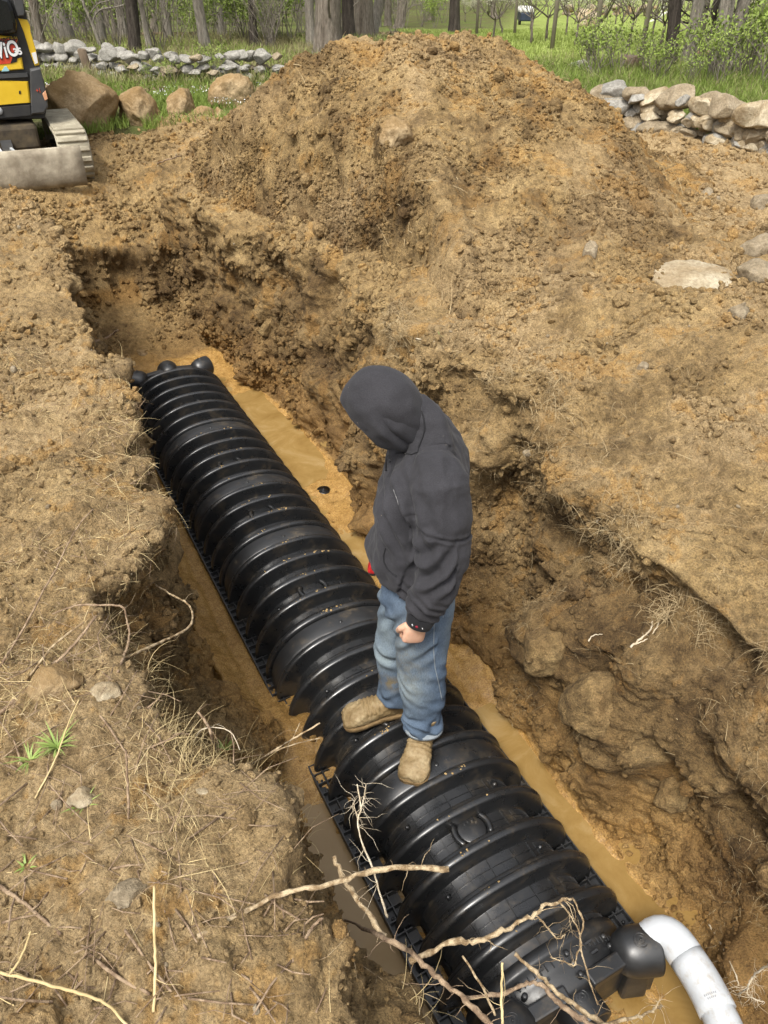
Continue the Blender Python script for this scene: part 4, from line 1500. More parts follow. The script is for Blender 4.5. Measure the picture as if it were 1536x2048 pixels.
md = o.modifiers.new('s', 'SOLIDIFY'); md.thickness = .010; md.offset = -1
sb = o.modifiers.new('b', 'SUBSURF'); sb.levels = 1
dg = bpy.context.evaluated_depsgraph_get()
hd = bpy.data.meshes.new_from_object(o.evaluated_get(dg))
bpy.data.objects.remove(o)
hc = get_co(hd).astype(np.float64); hn = get_no(hd)
# the cloth runs back and down to the neck seam
rel = hc - np.array(HEADC)
bk = rel @ -np.array(FD)
nk = np.array(NECK + bl(.03, 0, .0)) - np.array(HEADC)
w_ = np.exp(-(np.linalg.norm(rel - np.array([.10, 0, -.075]), axis=1) / .075) ** 2)
hc += w_[:, None] * np.array([.045, 0, -.05])
pk = np.exp(-(np.linalg.norm(rel - np.array([-.035, 0, .135]), axis=1) / .05) ** 2)
hc += pk[:, None] * np.array([-.004, 0, .006])
fr = np.exp(-(np.linalg.norm(rel - np.array([-.13, 0, .02]), axis=1) / .055) ** 2)
hc += fr[:, None] * np.array([-.012, 0, .004])
cn = np.exp(-(np.linalg.norm(rel - np.array([-.015, -.03, -.135]), axis=1) / .05) ** 2)
hc += cn[:, None] * np.array([-.004, 0, -.008])
u_ = rel @ np.array([.80, 0, -.60]); v_ = rel @ np.array([.60, 0, .80])
side = sstep(.0, .05, -rel[:, 1])
fo = .011 * np.exp(-((v_ + .022 + .25 * u_) / .016) ** 2) * sstep(-.05, .05, u_) - .010 * np.exp(-((v_ - .012 + .22 * u_) / .020) ** 2) * sstep(-.08, .04, u_)
fo += .007 * np.exp(-((v_ + .075) / .018) ** 2) * sstep(-.03, .08, u_)
fo += .010 * fbm(rel, 11, 2, .5, 301) + .006 * (.25 - np.abs(perlin(rel, 9, 302)))
hc += hn * (fo * (.3 + .7 * side))[:, None]
set_co(hd, hc)
hood = man_put('hood', hd, M['hoodie'], hoodie)
# neck seam and drawcord
cloth_line('neck_seam', [(843, 822), (848, 838), (850, 858), (845, 876), (838, 892), (836, 904), (822, 909), (806, 906), (792, 906)], .0028, M['cuff'], .001, hoodie,
           BVHTree.FromPolygons([tuple(p) for p in np.concatenate([hc, co2]).tolist()], [tuple(p.vertices) for p in hd.polygons] + [tuple(i + len(hc) for i in p.vertices) for p in me.polygons]))
mb = MB()
for (x0, x1, y1) in ((776, 772, 935), (778, 780, 918)):
    a = at(x0, 900, y=2.13); b2 = at(x1, y1, y=2.115)
    mb.tube([a, a.lerp(b2, .5) + bl(-.003, 0, 0), b2], .0032, 7)
    mb.tube([b2, b2 + bl(0, 0, -.012)], [.004, .0042], 7)
man_put('drawcord', mb.mesh('drawcord'), M['cuff'], hoodie)

# --- jeans
L_HIP = bl(.150, 2.115, -.34); L_KN = bl(.150, 2.09, -.715); L_AN = bl(.168, 2.075, -1.000)
R_HIP = bl(.110, 2.285, -.34); R_KN = bl(.055, 2.275, -.735); R_AN = bl(.058, 2.258, -1.015)
parts = []
mb = MB()
loft(mb, [((.130, 2.203, -.22), .120, .165), ((.130, 2.203, -.30), .138, .178), ((.132, 2.203, -.38), .146, .180), ((.130, 2.203, -.44), .130, .170), ((.128, 2.203, -.48), .10, .12)], 36)
parts.append(mb)
mb = MB()
loft(mb, [(L_HIP + bl(0, .02, .04), .115, .085), (L_HIP + bl(0, 0, -.04), .122, .092), (L_HIP.lerp(L_KN, .35), .112, .086), (L_HIP.lerp(L_KN, .7), .102, .080), (L_KN, .097, .077), (L_KN.lerp(L_AN, .3), .093, .074), (L_KN.lerp(L_AN, .62), .085, .070), (L_KN.lerp(L_AN, .88), .080, .069), (L_AN + bl(0, 0, -.015), .082, .072), (L_AN + bl(0, 0, -.035), .082, .072)], 36)
parts.append(mb)
mb = MB()
loft(mb, [(R_HIP + bl(0, -.02, .04), .115, .085), (R_HIP + bl(0, 0, -.04), .118, .090), (R_HIP.lerp(R_KN, .35), .108, .085), (R_HIP.lerp(R_KN, .7), .098, .079), (R_KN, .094, .076), (R_KN.lerp(R_AN, .3), .090, .074), (R_KN.lerp(R_AN, .62), .083, .070), (R_KN.lerp(R_AN, .88), .080, .070), (R_AN + bl(0, 0, -.015), .083, .073), (R_AN + bl(0, 0, -.035), .083, .073)], 36)
parts.append(mb)
me = remesh(parts, .0062, 4)
co = get_co(me); no = get_no(me)
dL = np.minimum(dist_seg(co, L_HIP, L_KN)[0], dist_seg(co, L_KN, L_AN)[0]); dR = np.minimum(dist_seg(co, R_HIP, R_KN)[0], dist_seg(co, R_KN, R_AN)[0])
isL = dL < dR
fold = .010 * fbm(co * np.array([1, 1, .8]), 8, 3, .5, 400)
stack = 1 - sstep(-.98, -.80, co[:, 2])
fold += stack * .0065 * np.sin(co[:, 2] * 2 * PI / .075 + 9 * perlin(co, 7, 401) + co[:, 0] * 22 - co[:, 1] * 12) * (.15 + 1.6 * np.clip(perlin(co, 8, 411) + .35, 0, 1))
fold += stack * .014 * fbm(co, 12, 2, .5, 412)
kn = np.exp(-((co[:, 2] + .76) / .10) ** 2)
fold += kn * .006 * np.sin((co[:, 2] + .8 * co[:, 0]) * 2 * PI / .09 + 7 * perlin(co, 6, 402)) * (.1 + 1.5 * np.clip(perlin(co, 6, 413) + .3, 0, 1))
cro = np.exp(-((co[:, 2] + .47) / .10) ** 2) * (co[:, 0] < .2)
fold += cro * .009 * np.sin((co[:, 2] * .9 - co[:, 0] * .9 + co[:, 1] * .6) * 2 * PI / .085)
co2 = co + no * fold[:, None]
set_co(me, co2)
front = sstep(.13, .03, co[:, 0] - np.where(isL, .05, -.02))
wear = np.zeros((len(co), 3), np.float32)
kz = np.interp(co[:, 2], [-1.05, -.96, -.86, -.74, -.60, -.45, -.3], [.05, .08, .25, .95, .85, .55, .25])
fc = np.exp(-((co[:, 0] - np.where(isL, .085, .0)) / .075) ** 2)
wear[:, 0] = kz * fc * (.55 + .8 * np.clip(perlin(co, 6, 404) + .4, 0, 1)) + .55 * np.exp(-((co[:, 0] - .27) / .035) ** 2) * (co[:, 2] > -.62) + .2 * np.clip(perlin(co, 14, 405), 0, 1)
wear[:, 1] = np.exp(-((co[:, 2] + .905) / .035) ** 2) * (~isL) * .95 + .35 * np.exp(-((co[:, 2] + .62) / .16) ** 2) * fc * isL + .5 * (1 - sstep(-1.08, -1.0, co[:, 2])) * sstep(-.1, .3, perlin(co, 10, 406))
set_attr(me, 'wear', np.clip(wear, 0, 1))
jeans = man_put('jeans', me, M['denim'])
bvJ = BVHTree.FromPolygons([tuple(p) for p in co2.tolist()], [tuple(p.vertices) for p in me.polygons])
cloth_line('side_seam', [(868, 1232), (868, 1262), (867, 1300), (870, 1335), (878, 1370), (884, 1400)], .0020, M['seam'], .0, jeans, bvJ)
cloth_line('pocket_edge', [(803, 1186), (806, 1196), (814, 1204), (826, 1208)], .0024, M['seam'], .0, jeans, bvJ)
cloth_line('back_pocket', [(893, 1196), (890, 1215), (886, 1235)], .0020, M['seam'], .0, jeans, bvJ)
mb = MB()
loft(mb, [(L_AN + bl(0, 0, -.020), .0835, .0735), (L_AN + bl(0, 0, -.036), .0845, .0745), (L_AN + bl(0, 0, -.0375), .078, .069)], 40)
man_put('turned_hem', mb.mesh('turned_hem'), M['seam'], jeans)


# --- boots
def boot(name, heel, toe, ankle, label=None):
    ax = (toe - heel); ln = ax.length; ax.normalize()
    sd = ax.cross(Vector((0, 0, 1))).normalized()
    up = sd.cross(ax).normalized()
    parts = []
    mb = MB()
    R = []
    W = 1.32
    for t, hw, ht in ((-.012, .022, .045), (.0, .031, .062), (.06, .036, .078), (.12, .036, .086), (.165, .041, .080), (.205, .047, .066), (.240, .0485, .055), (.262, .046, .047), (.276, .040, .040), (.283, .030, .030)):
        tt = t / .283 * ln
        c = heel + ax * tt
        ring = []
        for k in range(32):
            an = 2 * PI * k / 32
            cc_, ss_ = math.cos(an), math.sin(an)
            ring.append(c + sd * hw * W * math.copysign(abs(cc_) ** .75, cc_) + up * 1.12 * (ht / 2 + ht / 2 * math.copysign(abs(ss_) ** .8, ss_)))
        R.append(ring)
    mb.rings(R); parts.append(mb)
    mb = MB()
    a0 = heel + ax * .065 + up * .045
    top_ = ankle + Vector((0, 0, .06))
    loft(mb, [(a0, .066, .054), (a0.lerp(top_, .45), .064, .056), (top_, .064, .058)], 28)
    parts.append(mb)
    me_ = remesh(parts, .005, 5)
    c_ = get_co(me_); n_ = get_no(me_)
    ds_ = n_ @ np.array(up)
    tt = (c_ - np.array(heel)) @ np.array(ax)
    vamp = np.exp(-((tt - .55 * ln) / .05) ** 2) * (ds_ > .2)
    f_ = .006 * fbm(c_, 22, 3, .6, 501) + .004 * lumps(c_, 60, 502, .6, .5) + vamp * .004 * np.sin(tt * 2 * PI / .02)
    set_co(me_, c_ + n_ * f_[:, None])
    b_ = man_put('boot', me_, M['boot'])
    mb = MB()
    R = []
    for z0, gr in ((-.012, .94), (-.010, 1.0), (.006, 1.03), (.010, 1.0)):
        ring = []
        for t, hw in ((-.012, .020), (.0, .030), (.06, .036), (.12, .036), (.165, .042), (.205, .049), (.240, .0505), (.265, .046), (.280, .036), (.288, .02)):
            ring.append(heel + ax * (t / .283 * ln) + sd * hw * 1.32 * gr + up * z0)
        for t, hw in reversed(((-.012, .020), (.0, .030), (.06, .036), (.12, .036), (.165, .042), (.205, .049), (.240, .0505), (.265, .046), (.280, .036), (.288, .02))):
            ring.append(heel + ax * (t / .283 * ln) - sd * hw * 1.32 * gr + up * z0)
        R.append(ring)
    mb.rings(R)
    so = mb.mesh('boot_sole')
    man_put('boot_sole', so, M['boot_sole'], b_)
boot('boot', bl(.196, 2.185, -1.145), bl(.112, 1.880, -1.150), L_AN)
boot('boot', bl(.125, 2.275, -1.145), bl(-.182, 2.228, -1.195), R_AN)

# --- red tool in the far hand
tc = (KR[1] + KR[2]) / 2 - bkR * .03
tl = thing('measuring_tape', 'small red and black tape measure held in front of the belly of the man', 'tape measure', at(746, 1130, y=2.33))
mb = MB(); mb.box((0, 0, 0), (.034, .05, .062), Matrix.Rotation(.25, 3, 'Y'), bevel=.010)
add_obj('case', mb.mesh('case'), simple_mat('red_plastic', (.45, .015, .02), (.55, .03, .03), 12, .4), tl)
mb = MB(); mb.box((-.004, 0, -.034), (.030, .042, .014), Matrix.Rotation(.25, 3, 'Y'), bevel=.004)
add_obj('rubber_grip', mb.mesh('rubber_grip'), M['plastic'], tl)

# ------------------------------------------------------------------ stones
def rock_mat(name, c1, c2, c3, soil=0.0, sc=6):
    m, nt, b = new_mat(name)
    f = noise(nt, sc, 7, .7); f2 = noise(nt, sc * 9, 6, .75); f3 = noise(nt, sc * .7, 3, .5)
    col = ramp(nt, f, [(.3, c1), (.5, c2), (.72, c3)])
    col = mixc(nt, 1.0, col, ramp(nt, f2, [(.3, (.62,) * 3), (.7, (1.3,) * 3)]), 'MULTIPLY')
    if soil:
        col = mixc(nt, ramp(nt, f3, [(.5 - soil * .35, (0, 0, 0)), (.62 - soil * .25, (.92,) * 3)]), (.27, .175, .075), col) if soil < 0 else \
            mixc(nt, ramp(nt, mathn(nt, 'ADD', mathn(nt, 'MULTIPLY', f3, .7), mathn(nt, 'MULTIPLY', f2, .3)), [(.42, (soil,) * 3), (.58, (0, 0, 0))]), col, (.25, .16, .066))
    nt.links.new(col, b.inputs['Base Color'])
    b.inputs['Roughness'].default_value = .92
    b.inputs['Specular IOR Level'].default_value = .25
    bump(nt, b, mathn(nt, 'ADD', f, f2), .8, .02)
    return m


M['rock_grey'] = rock_mat('lichened_grey_stone', (.19, .175, .15), (.30, .285, .25), (.44, .42, .37), 0, 5)
M['rock_tan'] = rock_mat('tan_stone', (.20, .155, .095), (.31, .25, .165), (.43, .36, .26), .0, 6)
M['rock_earth'] = rock_mat('earth_caked_stone', (.24, .165, .085), (.34, .245, .135), (.42, .32, .19), .85, 3)
M['rock_pale'] = rock_mat('pale_sandy_stone', (.34, .275, .18), (.46, .39, .27), (.56, .49, .36), .5, 4)


def rock_pts(seed, size, planes=9, cut=.78, nz=.09, sub=4, flat=0):
    bm_ = ICO[sub]
    V, F = bm_
    r = np.random.RandomState(seed)
    P = V.copy()
    for k in range(planes):
        n_ = r.normal(size=3); n_ /= np.linalg.norm(n_)
        dd_ = cut * r.uniform(.82, 1.12)
        h = P @ n_
        over = np.maximum(h - dd_, 0)
        P = P - over[:, None] * n_ * .93
    P = P * np.array(size)
    sc = 1.0 / max(size)
    nrm = P / np.maximum(np.linalg.norm(P, axis=1, keepdims=True), 1e-6)
    P = P + nrm * (max(size) * nz * fbm(P + seed * 3.7, 1.8 * sc, 6, .62, seed % 97))[:, None]
    return P, F


import bmesh
ICO = {}
for _s in (1, 2, 3, 4, 5):
    _b = bmesh.new()
    bmesh.ops.create_icosphere(_b, subdivisions=_s, radius=1)
    ICO[_s] = (np.array([v.co[:] for v in _b.verts]), np.array([[v.index for v in f.verts] for f in _b.faces]))
    _b.free()


def rock(name, c, size, seed, mat, rot=(0, 0, 0), parent=None, **kw):
    P, F = rock_pts(seed, size, **kw)
    Rm = np.array(Matrix.Rotation(rot[2], 3, 'Z') @ Matrix.Rotation(rot[1], 3, 'Y') @ Matrix.Rotation(rot[0], 3, 'X'))
    me_ = np_mesh(name, P @ Rm.T, None, F)
    return add_obj(name, me_, mat, parent, c)


BL = {'boulder': 'boulder', 'stone': 'stone'}
def placed_rock(px, py, z, w, h, dpt, seed, mat, label, name='stone', rot=(0, 0, 0), group=None, dy=0, **kw):
    """centre on the pixel at height z (None: seat it on the ground seen there)"""
    c = at(px, py, z=z) if z is not None else drop(px, py)[0]
    c.y += dy
    o = rock(name, c, (w, dpt, h), seed, mat, rot, **kw)
    return tag(o, label, name, group)


# boulders dug out and lined up at the far edge, on the left
G1 = 'boulders lined up at the edge of the dig'
placed_rock(158, 236, .10, .50, .52, .42, 11, M['rock_earth'], 'largest earth-covered boulder, right behind the tracks of the yellow excavator', 'boulder', (.1, .15, .3), G1, planes=10, nz=.10, sub=5)
placed_rock(285, 232, .06, .30, .33, .26, 12, M['rock_earth'], 'pointed tan boulder, second in the row after the largest one', 'boulder', (0, .25, .5), G1, cut=.7, sub=5)
placed_rock(368, 222, .04, .24, .26, .2, 23, M['rock_earth'], 'flat-faced reddish brown boulder in the middle of the row', 'boulder', (.2, -.2, .9), G1, cut=.62, sub=5)
placed_rock(410, 246, -.05, .19, .19, .17, 14, M['rock_earth'], 'low rounded boulder half sunk in loose earth beside the heap', 'boulder', (0, 0, .2), G1, sub=4)
placed_rock(462, 188, .12, .34, .24, .26, 15, M['rock_earth'], 'long smooth boulder tilted against the left foot of the earth heap', 'boulder', (0, -.35, .2), G1, planes=6, cut=.85, sub=5)
placed_rock(438, 238, -.02, .15, .14, .14, 31, M['rock_earth'], 'small cracked boulder wedged under the long smooth one', 'boulder', (0, .3, 0), G1, cut=.65)
# the buried slab standing out of the left bank
def earthy(o, tint, jit=.25, seed=1):
    me_ = o.data
    c_ = get_co(me_)
    w_ = fbm(c_, 7, 3, .6, seed)
    set_attr(me_, 'soil', np.clip(np.array(tint)[None] + np.stack([.3 * w_, jit * perlin(c_, 5, seed + 1), .5 * w_], 1), 0, 1))
    set_float(me_, 'slick', np.zeros(len(c_)))
    me_.materials.clear(); me_.materials.append(M['soil'])
c = NS(-.70, 1.30, -.27)
o = rock('boulder', c, (.44, .80, .34), 44, M['rock_earth'], (.04, .16, .50), planes=13, cut=.66, nz=.07, sub=5)
earthy(o, (.05, .12, .25))
tag_slab = o
tag(o, 'huge flat slab of rock sticking out of the left trench bank, scraped white in places', 'boulder')
M['scraped_rock'] = simple_mat('scraped_rock', (.42, .37, .30), (.70, .66, .58), 60, .85, lo=.4, hi=.6)
_bm = bmesh.new(); _bm.from_mesh(o.data); _bm.normal_update()
bvS = BVHTree.FromBMesh(_bm); _bm.free()
def scrape(pts, w):
    mb = MB()
    L_ = []; R_ = []
    P_ = []
    for k in range(len(pts) - 1):
        for q in range(8):
            t = q / 8
            P_.append((pts[k][0] + (pts[k + 1][0] - pts[k][0]) * t, pts[k][1] + (pts[k + 1][1] - pts[k][1]) * t))
    rr_ = random.Random(int(pts[0][0]))
    rows = []
    for k, (x, y) in enumerate(P_):
        ww = w * math.sin(PI * (k + .5) / len(P_)) * rr_.uniform(.5, 1.2)
        row = []
        for e in (-1, -.33, .33, 1):
            p, n_, i_, ds = bvS.ray_cast(Vector((0, 0, CAMZ)) - Vector(tag_slab.location), Vector(ray(x + e * ww, y + e * ww * .3)).normalized())
            row.append(None if p is None else p + n_ * .003)
        if all(r_ is not None for r_ in row):
            rows.append(row)
    if len(rows) > 3:
        mb.rings(rows, cap=False, closed=False)
        add_obj('scrape_mark', mb.mesh('scrape_mark'), M['scraped_rock'], tag_slab)
scrape([(246, 882), (252, 905), (262, 930), (268, 955)], 9)
scrape([(184, 808), (192, 822), (200, 840)], 7)
scrape([(200, 1095), (208, 1110), (216, 1130)], 10)
tag(o, 'huge flat slab of rock sticking out of the left trench bank, scraped white in places', 'boulder')
# stones on the right-hand bank
G2 = 'stones on the right-hand bank'
placed_rock(1400, 562, .04, .32, .07, .26, 51, M['rock_pale'], 'flat pale sandy slab lying on the right-hand bank', 'stone', (.1, .05, .3), G2, cut=.8, sub=5)
placed_rock(1478, 628, None, .085, .075, .08, 52, M['rock_tan'], 'small pyramid-shaped tan stone just below the pale slab', 'stone', (0, .2, .5), G2, cut=.55)
placed_rock(1515, 552, None, .14, .09, .13, 53, M['rock_tan'], 'rounded tan stone touching the right end of the pale slab', 'stone', (0, 0, .2), G2)
placed_rock(1520, 498, None, .14, .10, .12, 54, M['rock_tan'], 'grey-brown stone behind the rounded tan one', 'stone', (0, .2, .2), G2)
placed_rock(1525, 410, None, .12, .10, .11, 55, M['rock_tan'], 'dusty brown stone farthest up the right-hand bank', 'stone', (0, .2, .9), G2)
placed_rock(1412, 388, None, .055, .05, .05, 56, M['rock_tan'], 'round fist-sized stone at the right foot of the heap', 'stone', (0, 0, 0), G2)
placed_rock(1388, 328, None, .06, .055, .05, 57, M['rock_earth'], 'dark clod-like stone in the sandy patch below the right wall', 'stone', (0, 0, 0), G2)
placed_rock(1180, 505, None, .045, .07, .045, 58, M['rock_tan'], 'upright oval stone sticking out of the heap', 'stone', (0, 0, 0), None)
placed_rock(1285, 735, None, .035, .028, .03, 59, M['rock_tan'], 'small yellowish stone alone on the right-hand bank', 'stone', (0, 0, 0), None)
# near bank, lower left
placed_rock(112, 1368, None, .075, .05, .06, 61, M['rock_earth'], 'brown mud-caked stone on the near bank, left of the pale stone', 'stone', (0, 0, .2), None)
placed_rock(209, 1388, None, .042, .034, .035, 62, M['rock_pale'], 'pale square-edged stone on the near bank', 'stone', (.2, 0, .1), None, cut=.62)
placed_rock(160, 1600, None, .034, .030, .03, 63, M['rock_pale'], 'whitish stone with rusty spots among near grass tufts', 'stone', (.2, 0, .1), None, cut=.7)
placed_rock(255, 1792, None, .062, .028, .03, 64, M['rock_tan'], 'flat grey-brown stone half buried in the near bank', 'stone', (.1, .1, .25), None, cut=.6)
placed_rock(405, 1583, None, .016, .008, .011, 65, M['rock_pale'], 'tiny white pebble in the near bank soil', 'stone', (0, 0, -.3), None)
# stones in the right wall of the trench
def wall_rock(px, py, w, h, dp, seed, lab, rot=(0, 0, 0), mt='rock_earth', **kw):
    p, n_ = drop(px, py)
    o = rock('boulder', p - n_ * dp * .45, (w, dp, h), seed, M[mt], rot, **kw)
    earthy(o, (.05, .42, .08), .3, seed)
    tag(o, lab, 'boulder', 'boulders bedded in the right trench wall')
wall_rock(1078, 1285, .10, .14, .10, 71, 'rounded boulder bulging from the right trench wall beside the jeans', (0, .2, .3))
wall_rock(1185, 1395, .15, .16, .12, 72, 'big overhanging boulder in the right trench wall below the hollow', (0, .5, .3), planes=6, sub=5)
wall_rock(700, 690, .10, .08, .07, 73, 'angular boulder in the trench wall above the hood', (0, .1, .2), cut=.6)
wall_rock(792, 682, .09, .07, .07, 74, 'smaller angular boulder in the wall right of the one above the hood', (0, .3, .9), cut=.6)
wall_rock(1340, 1590, .10, .09, .08, 75, 'smooth stone set low in the near right trench wall', (0, .3, .4))
wall_rock(538, 655, .17, .10, .09, 76, 'flat-sided boulder in the far right trench wall', (0, -.5, .6), cut=.55)
# the clod hanging on the heap
p, n_ = drop(792, 270)
tag(rock('earth_clod', p + Vector((0, -.02, 0)), (.11, .10, .12), 81, M['rock_earth'], (0, .2, .4), nz=.2), 'big grey lump of turf earth stuck in the middle of the heap', 'earth clod')
p, n_ = drop(285, 708)
tag(rock('stone', p, (.065, .06, .045), 82, M['rock_earth'], (0, .2, .4), cut=.65), 'brown stone on the muddy floor behind the far end cap', 'stone')

# ------------------------------------------------------------------ dry stone walls
def stone_wall(name, label, path, hgt, count, seed, mats, size=(.10, .24), sub=3):
    root = thing(name, label, 'stone wall', path[0])
    r = random.Random(seed)
    P_ = [Vector(p) for p in path]
    seglen = [(P_[i + 1] - P_[i]).length for i in range(len(P_) - 1)]
    tot = sum(seglen)
    meshes = []
    for k in range(count):
        layer = (0, 0, 1, 1, 2)[k % 5] if hgt > .35 else (0, 1)[k % 2]
        t = ((k // 5) + r.random() * .9 + (k % 5) * .31) / (count / 5) * tot if hgt > .35 else (k + r.random() * .6) / count * tot
        t = t % tot
        for i, L_ in enumerate(seglen):
            if t <= L_ or i == len(seglen) - 1:
                q = P_[i].lerp(P_[i + 1], min(t / L_, 1)); break
            t -= L_
        sz = r.uniform(*size) * (1.0 if layer < 2 else 1.2)
        hz = sz * r.uniform(.45, .8)
        q = q + Vector((r.uniform(-.05, .05), r.uniform(-.12, .12), (.06, .24, .42)[layer] * hgt / .5 + r.uniform(-.03, .03)))
        P, F = rock_pts(seed * 1000 + k, (sz, sz * r.uniform(.6, 1.0), hz), planes=11, cut=r.uniform(.52, .78), nz=.05, sub=sub)
        Rm = np.array(Matrix.Rotation(r.uniform(-.4, .4), 3, 'Z') @ Matrix.Rotation(r.uniform(-.25, .25), 3, 'Y'))
        me_ = np_mesh('wall_stone', P @ Rm.T, None, F)
        add_obj('stone', me_, M[r.choice(mats)], root, q - P_[0])
    return root
wl = [at(x, y, z=-.02) for x, y in ((560, 165), (480, 168), (420, 172), (340, 172), (270, 166), (205, 160))]
stone_wall('stone_wall', 'grey tumbledown stone wall along the wood, left of the earth heap', wl, .46, 98, 3, ['rock_grey', 'rock_grey', 'rock_grey', 'rock_tan'], (.065, .165), 4)
wl = [at(x, y, z=-.02) for x, y in ((230, 140), (150, 142), (80, 140), (20, 140))]
stone_wall('stone_wall', 'low mossy run of the stone wall behind the yellow excavator', wl, .40, 60, 4, ['rock_grey'], (.09, .18))
wl = [at(x, y, z=.0) for x, y in ((1195, 248), (1290, 262), (1400, 282), (1500, 305), (1620, 332))]
stone_wall('stone_wall', 'pale dry stone wall of big rounded stones, right of the earth heap', wl, .40, 98, 5, ['rock_tan', 'rock_pale', 'rock_grey', 'rock_tan'], (.09, .21), 4)
G3 = 'loose boulders in the grass below the trees'
placed_rock(1158, 145, -.02, .28, .22, .2, 91, M['rock_grey'], 'grey boulder in the rough grass left of the dark stump', 'boulder', (0, 0, .2), G3)
placed_rock(1385, 138, -.02, .24, .20, .2, 92, M['rock_grey'], 'grey boulder between the trunks of the right-hand trees', 'boulder', (0, 0, .5), G3)
placed_rock(1325, 142, -.02, .11, .10, .1, 93, M['rock_grey'], 'small grey boulder at the foot of the leftmost right-hand trunk', 'boulder', (0, 0, .5), G3)
# old stumps
m_st = simple_mat('rotten_wood', (.10, .07, .045), (.24, .18, .12), 9, .95, bump_s=.8, bump_scale=22, bump_d=.03, stretch=(1, 1, .2))
def stump(px, py, z, h, r, label, lean=(0, 0)):
    c = at(px, py, z=z)
    mb = MB()
    mb.tube([c + Vector((0, 0, -.1)), c + Vector((0, 0, .05)), c + Vector((lean[0] * .5, 0, h * .5)), c + Vector((lean[0], 0, h * .93)), c + Vector((lean[0], .0, h))], [r * 1.35, r * 1.1, r, r * 1.02, r * .75], 14)
    me_ = mb.mesh('tree_stump'); cc = get_co(me_); nn_ = get_no(me_)
    set_co(me_, cc + nn_ * (.25 * r * perlin(cc * np.array([1, 1, .3]), 9, 6))[:, None])
    tag(add_obj('tree_stump', me_, m_st), label, 'stump')
stump(178, 145, 0, .36, .075, 'broken grey tree stump leaning at the end of the stone wall', (-.05, 0))
stump(1254, 150, -.02, .30, .15, 'short dark mossy stump in the rough grass on the right', (.05, 0))

# ------------------------------------------------------------------ roots and sticks
def stick_mat(name, c1, c2):
    return simple_mat(name, c1, c2, 55, .9, bump_s=.9, bump_scale=170, bump_d=.006, lo=.42, hi=.58, stretch=(1, 1, .6))
M['root'] = stick_mat('pale_root', (.21, .14, .07), (.50, .39, .24))
M['root2'] = stick_mat('brown_stick', (.19, .125, .075), (.36, .26, .165))
M['root_w'] = stick_mat('whitish_root', (.50, .41, .28), (.66, .58, .44))
M['straw'] = simple_mat('dry_straw', (.40, .295, .13), (.62, .50, .27), 18, .8)
rs = random.Random(5)


def wob(pts, amp, sub=5):
    P_ = catmull(pts, sub)
    out = []
    for i, p in enumerate(P_):
        e = amp if 0 < i < len(P_) - 1 else 0
        out.append(p + Vector((rs.uniform(-e, e), rs.uniform(-e, e), rs.uniform(-e, e))))
    return out


def hair_root(mb, p, d_, ln, r):
    pts = [p]
    for k in range(5):
        d_ = (d_ + Vector((rs.uniform(-.5, .5), rs.uniform(-.5, .5), rs.uniform(-.6, .3)))).normalized()
        pts.append(pts[-1] + d_ * ln / 5)
    mb.tube(pts, [r, r * .8, r * .65, r * .5, r * .4, r * .2], 5)


def root_obj(label, lines, mat, hairs=3, cat='root', name='root', knob=.25):
    """lines: list of (pixel points with heights, radius at start, radius at end)"""
    mb = MB()
    for (pts, r0, r1) in lines:
        W = []
        for q in pts:
            if q[2] is None:
                p, n_ = drop(q[0], q[1], r0 * .6)
            else:
                p = at(q[0], q[1], z=q[2])
            W.append(p)
        Pw = wob(W, r0 * (.45 if cat == 'root' else .18), 6)
        n = len(Pw)
        mb.tube(Pw, [(.70 if cat == 'root' else .60) * (r0 + (r1 - r0) * i / (n - 1)) * (1 + rs.uniform(-knob, knob)) for i in range(n)], 9)
        for h in range(hairs * 2):
            i = rs.randrange(n // 4, n)
            hair_root(mb, Pw[min(i, n - 1)], Vector((rs.uniform(-1, 1), rs.uniform(-1, 1), rs.uniform(-.8, .4))).normalized(), rs.uniform(.015, .08), max(r0 * .16, .0006))
    o = mb.build(name, mat)
    return tag(o, label, cat)


# a tangle of wiry rootlets along the near lip
mb = MB()
for k in range(150):
    t_ = rs.random()
    px = 640 + 420 * t_ + rs.gauss(0, 30); py = 1790 + 250 * t_ + rs.gauss(0, 45)
    p, n_ = drop(px, py)
    if p.z < -.35:
        continue
    d_ = Vector((rs.gauss(.3, .8), rs.gauss(0, .8), rs.uniform(-.1, .8))).normalized()
    hair_root(mb, p, d_, rs.uniform(.04, .20), rs.uniform(.0006, .0017))
for k in range(60):
    px = rs.uniform(0, 330); py = rs.uniform(1180, 1560)
    p, n_ = drop(px, py)
    if p.z < -.2:
        continue
    hair_root(mb, p, Vector((rs.gauss(0, .8), rs.gauss(0, .8), rs.uniform(0, .7))).normalized(), rs.uniform(.05, .22), rs.uniform(.0007, .0018))
_o = mb.build('wiry_rootlets', M['root']); _o['kind'] = 'stuff'
mb = MB()
for k in range(230):
    px = rs.uniform(-20, 640); py = 1180 + 860 * rs.random() ** .8
    p, n_ = drop(px, py, .002)
    if p.z < -.15:
        continue
    a = rs.uniform(0, 2 * PI); ln = rs.uniform(.03, .20) * (1 if py < 1700 else .7)
    d_ = Vector((math.cos(a), math.sin(a), rs.uniform(-.02, .35))).normalized()
    d2 = (d_ + Vector((rs.gauss(0, .25), rs.gauss(0, .25), rs.gauss(0, .12)))).normalized()
    r = rs.uniform(.0008, .0028)
    mb.tube([p, p + d_ * ln * .5, p + d_ * ln * .5 + d2 * ln * .5], [r, r * .9, r * .6], 6)
_o = mb.build('dry_twigs', M['root2']); _o['kind'] = 'stuff'
RG = None
root_obj('long pale peeled root reaching out over the chambers, blunt at its tip', [([(395, 1875, None), (480, 1828, .012), (560, 1787, .03), (660, 1769, .05), (770, 1737, .06), (898, 1738, .06)], .0065, .0085)], M['root'], 3)
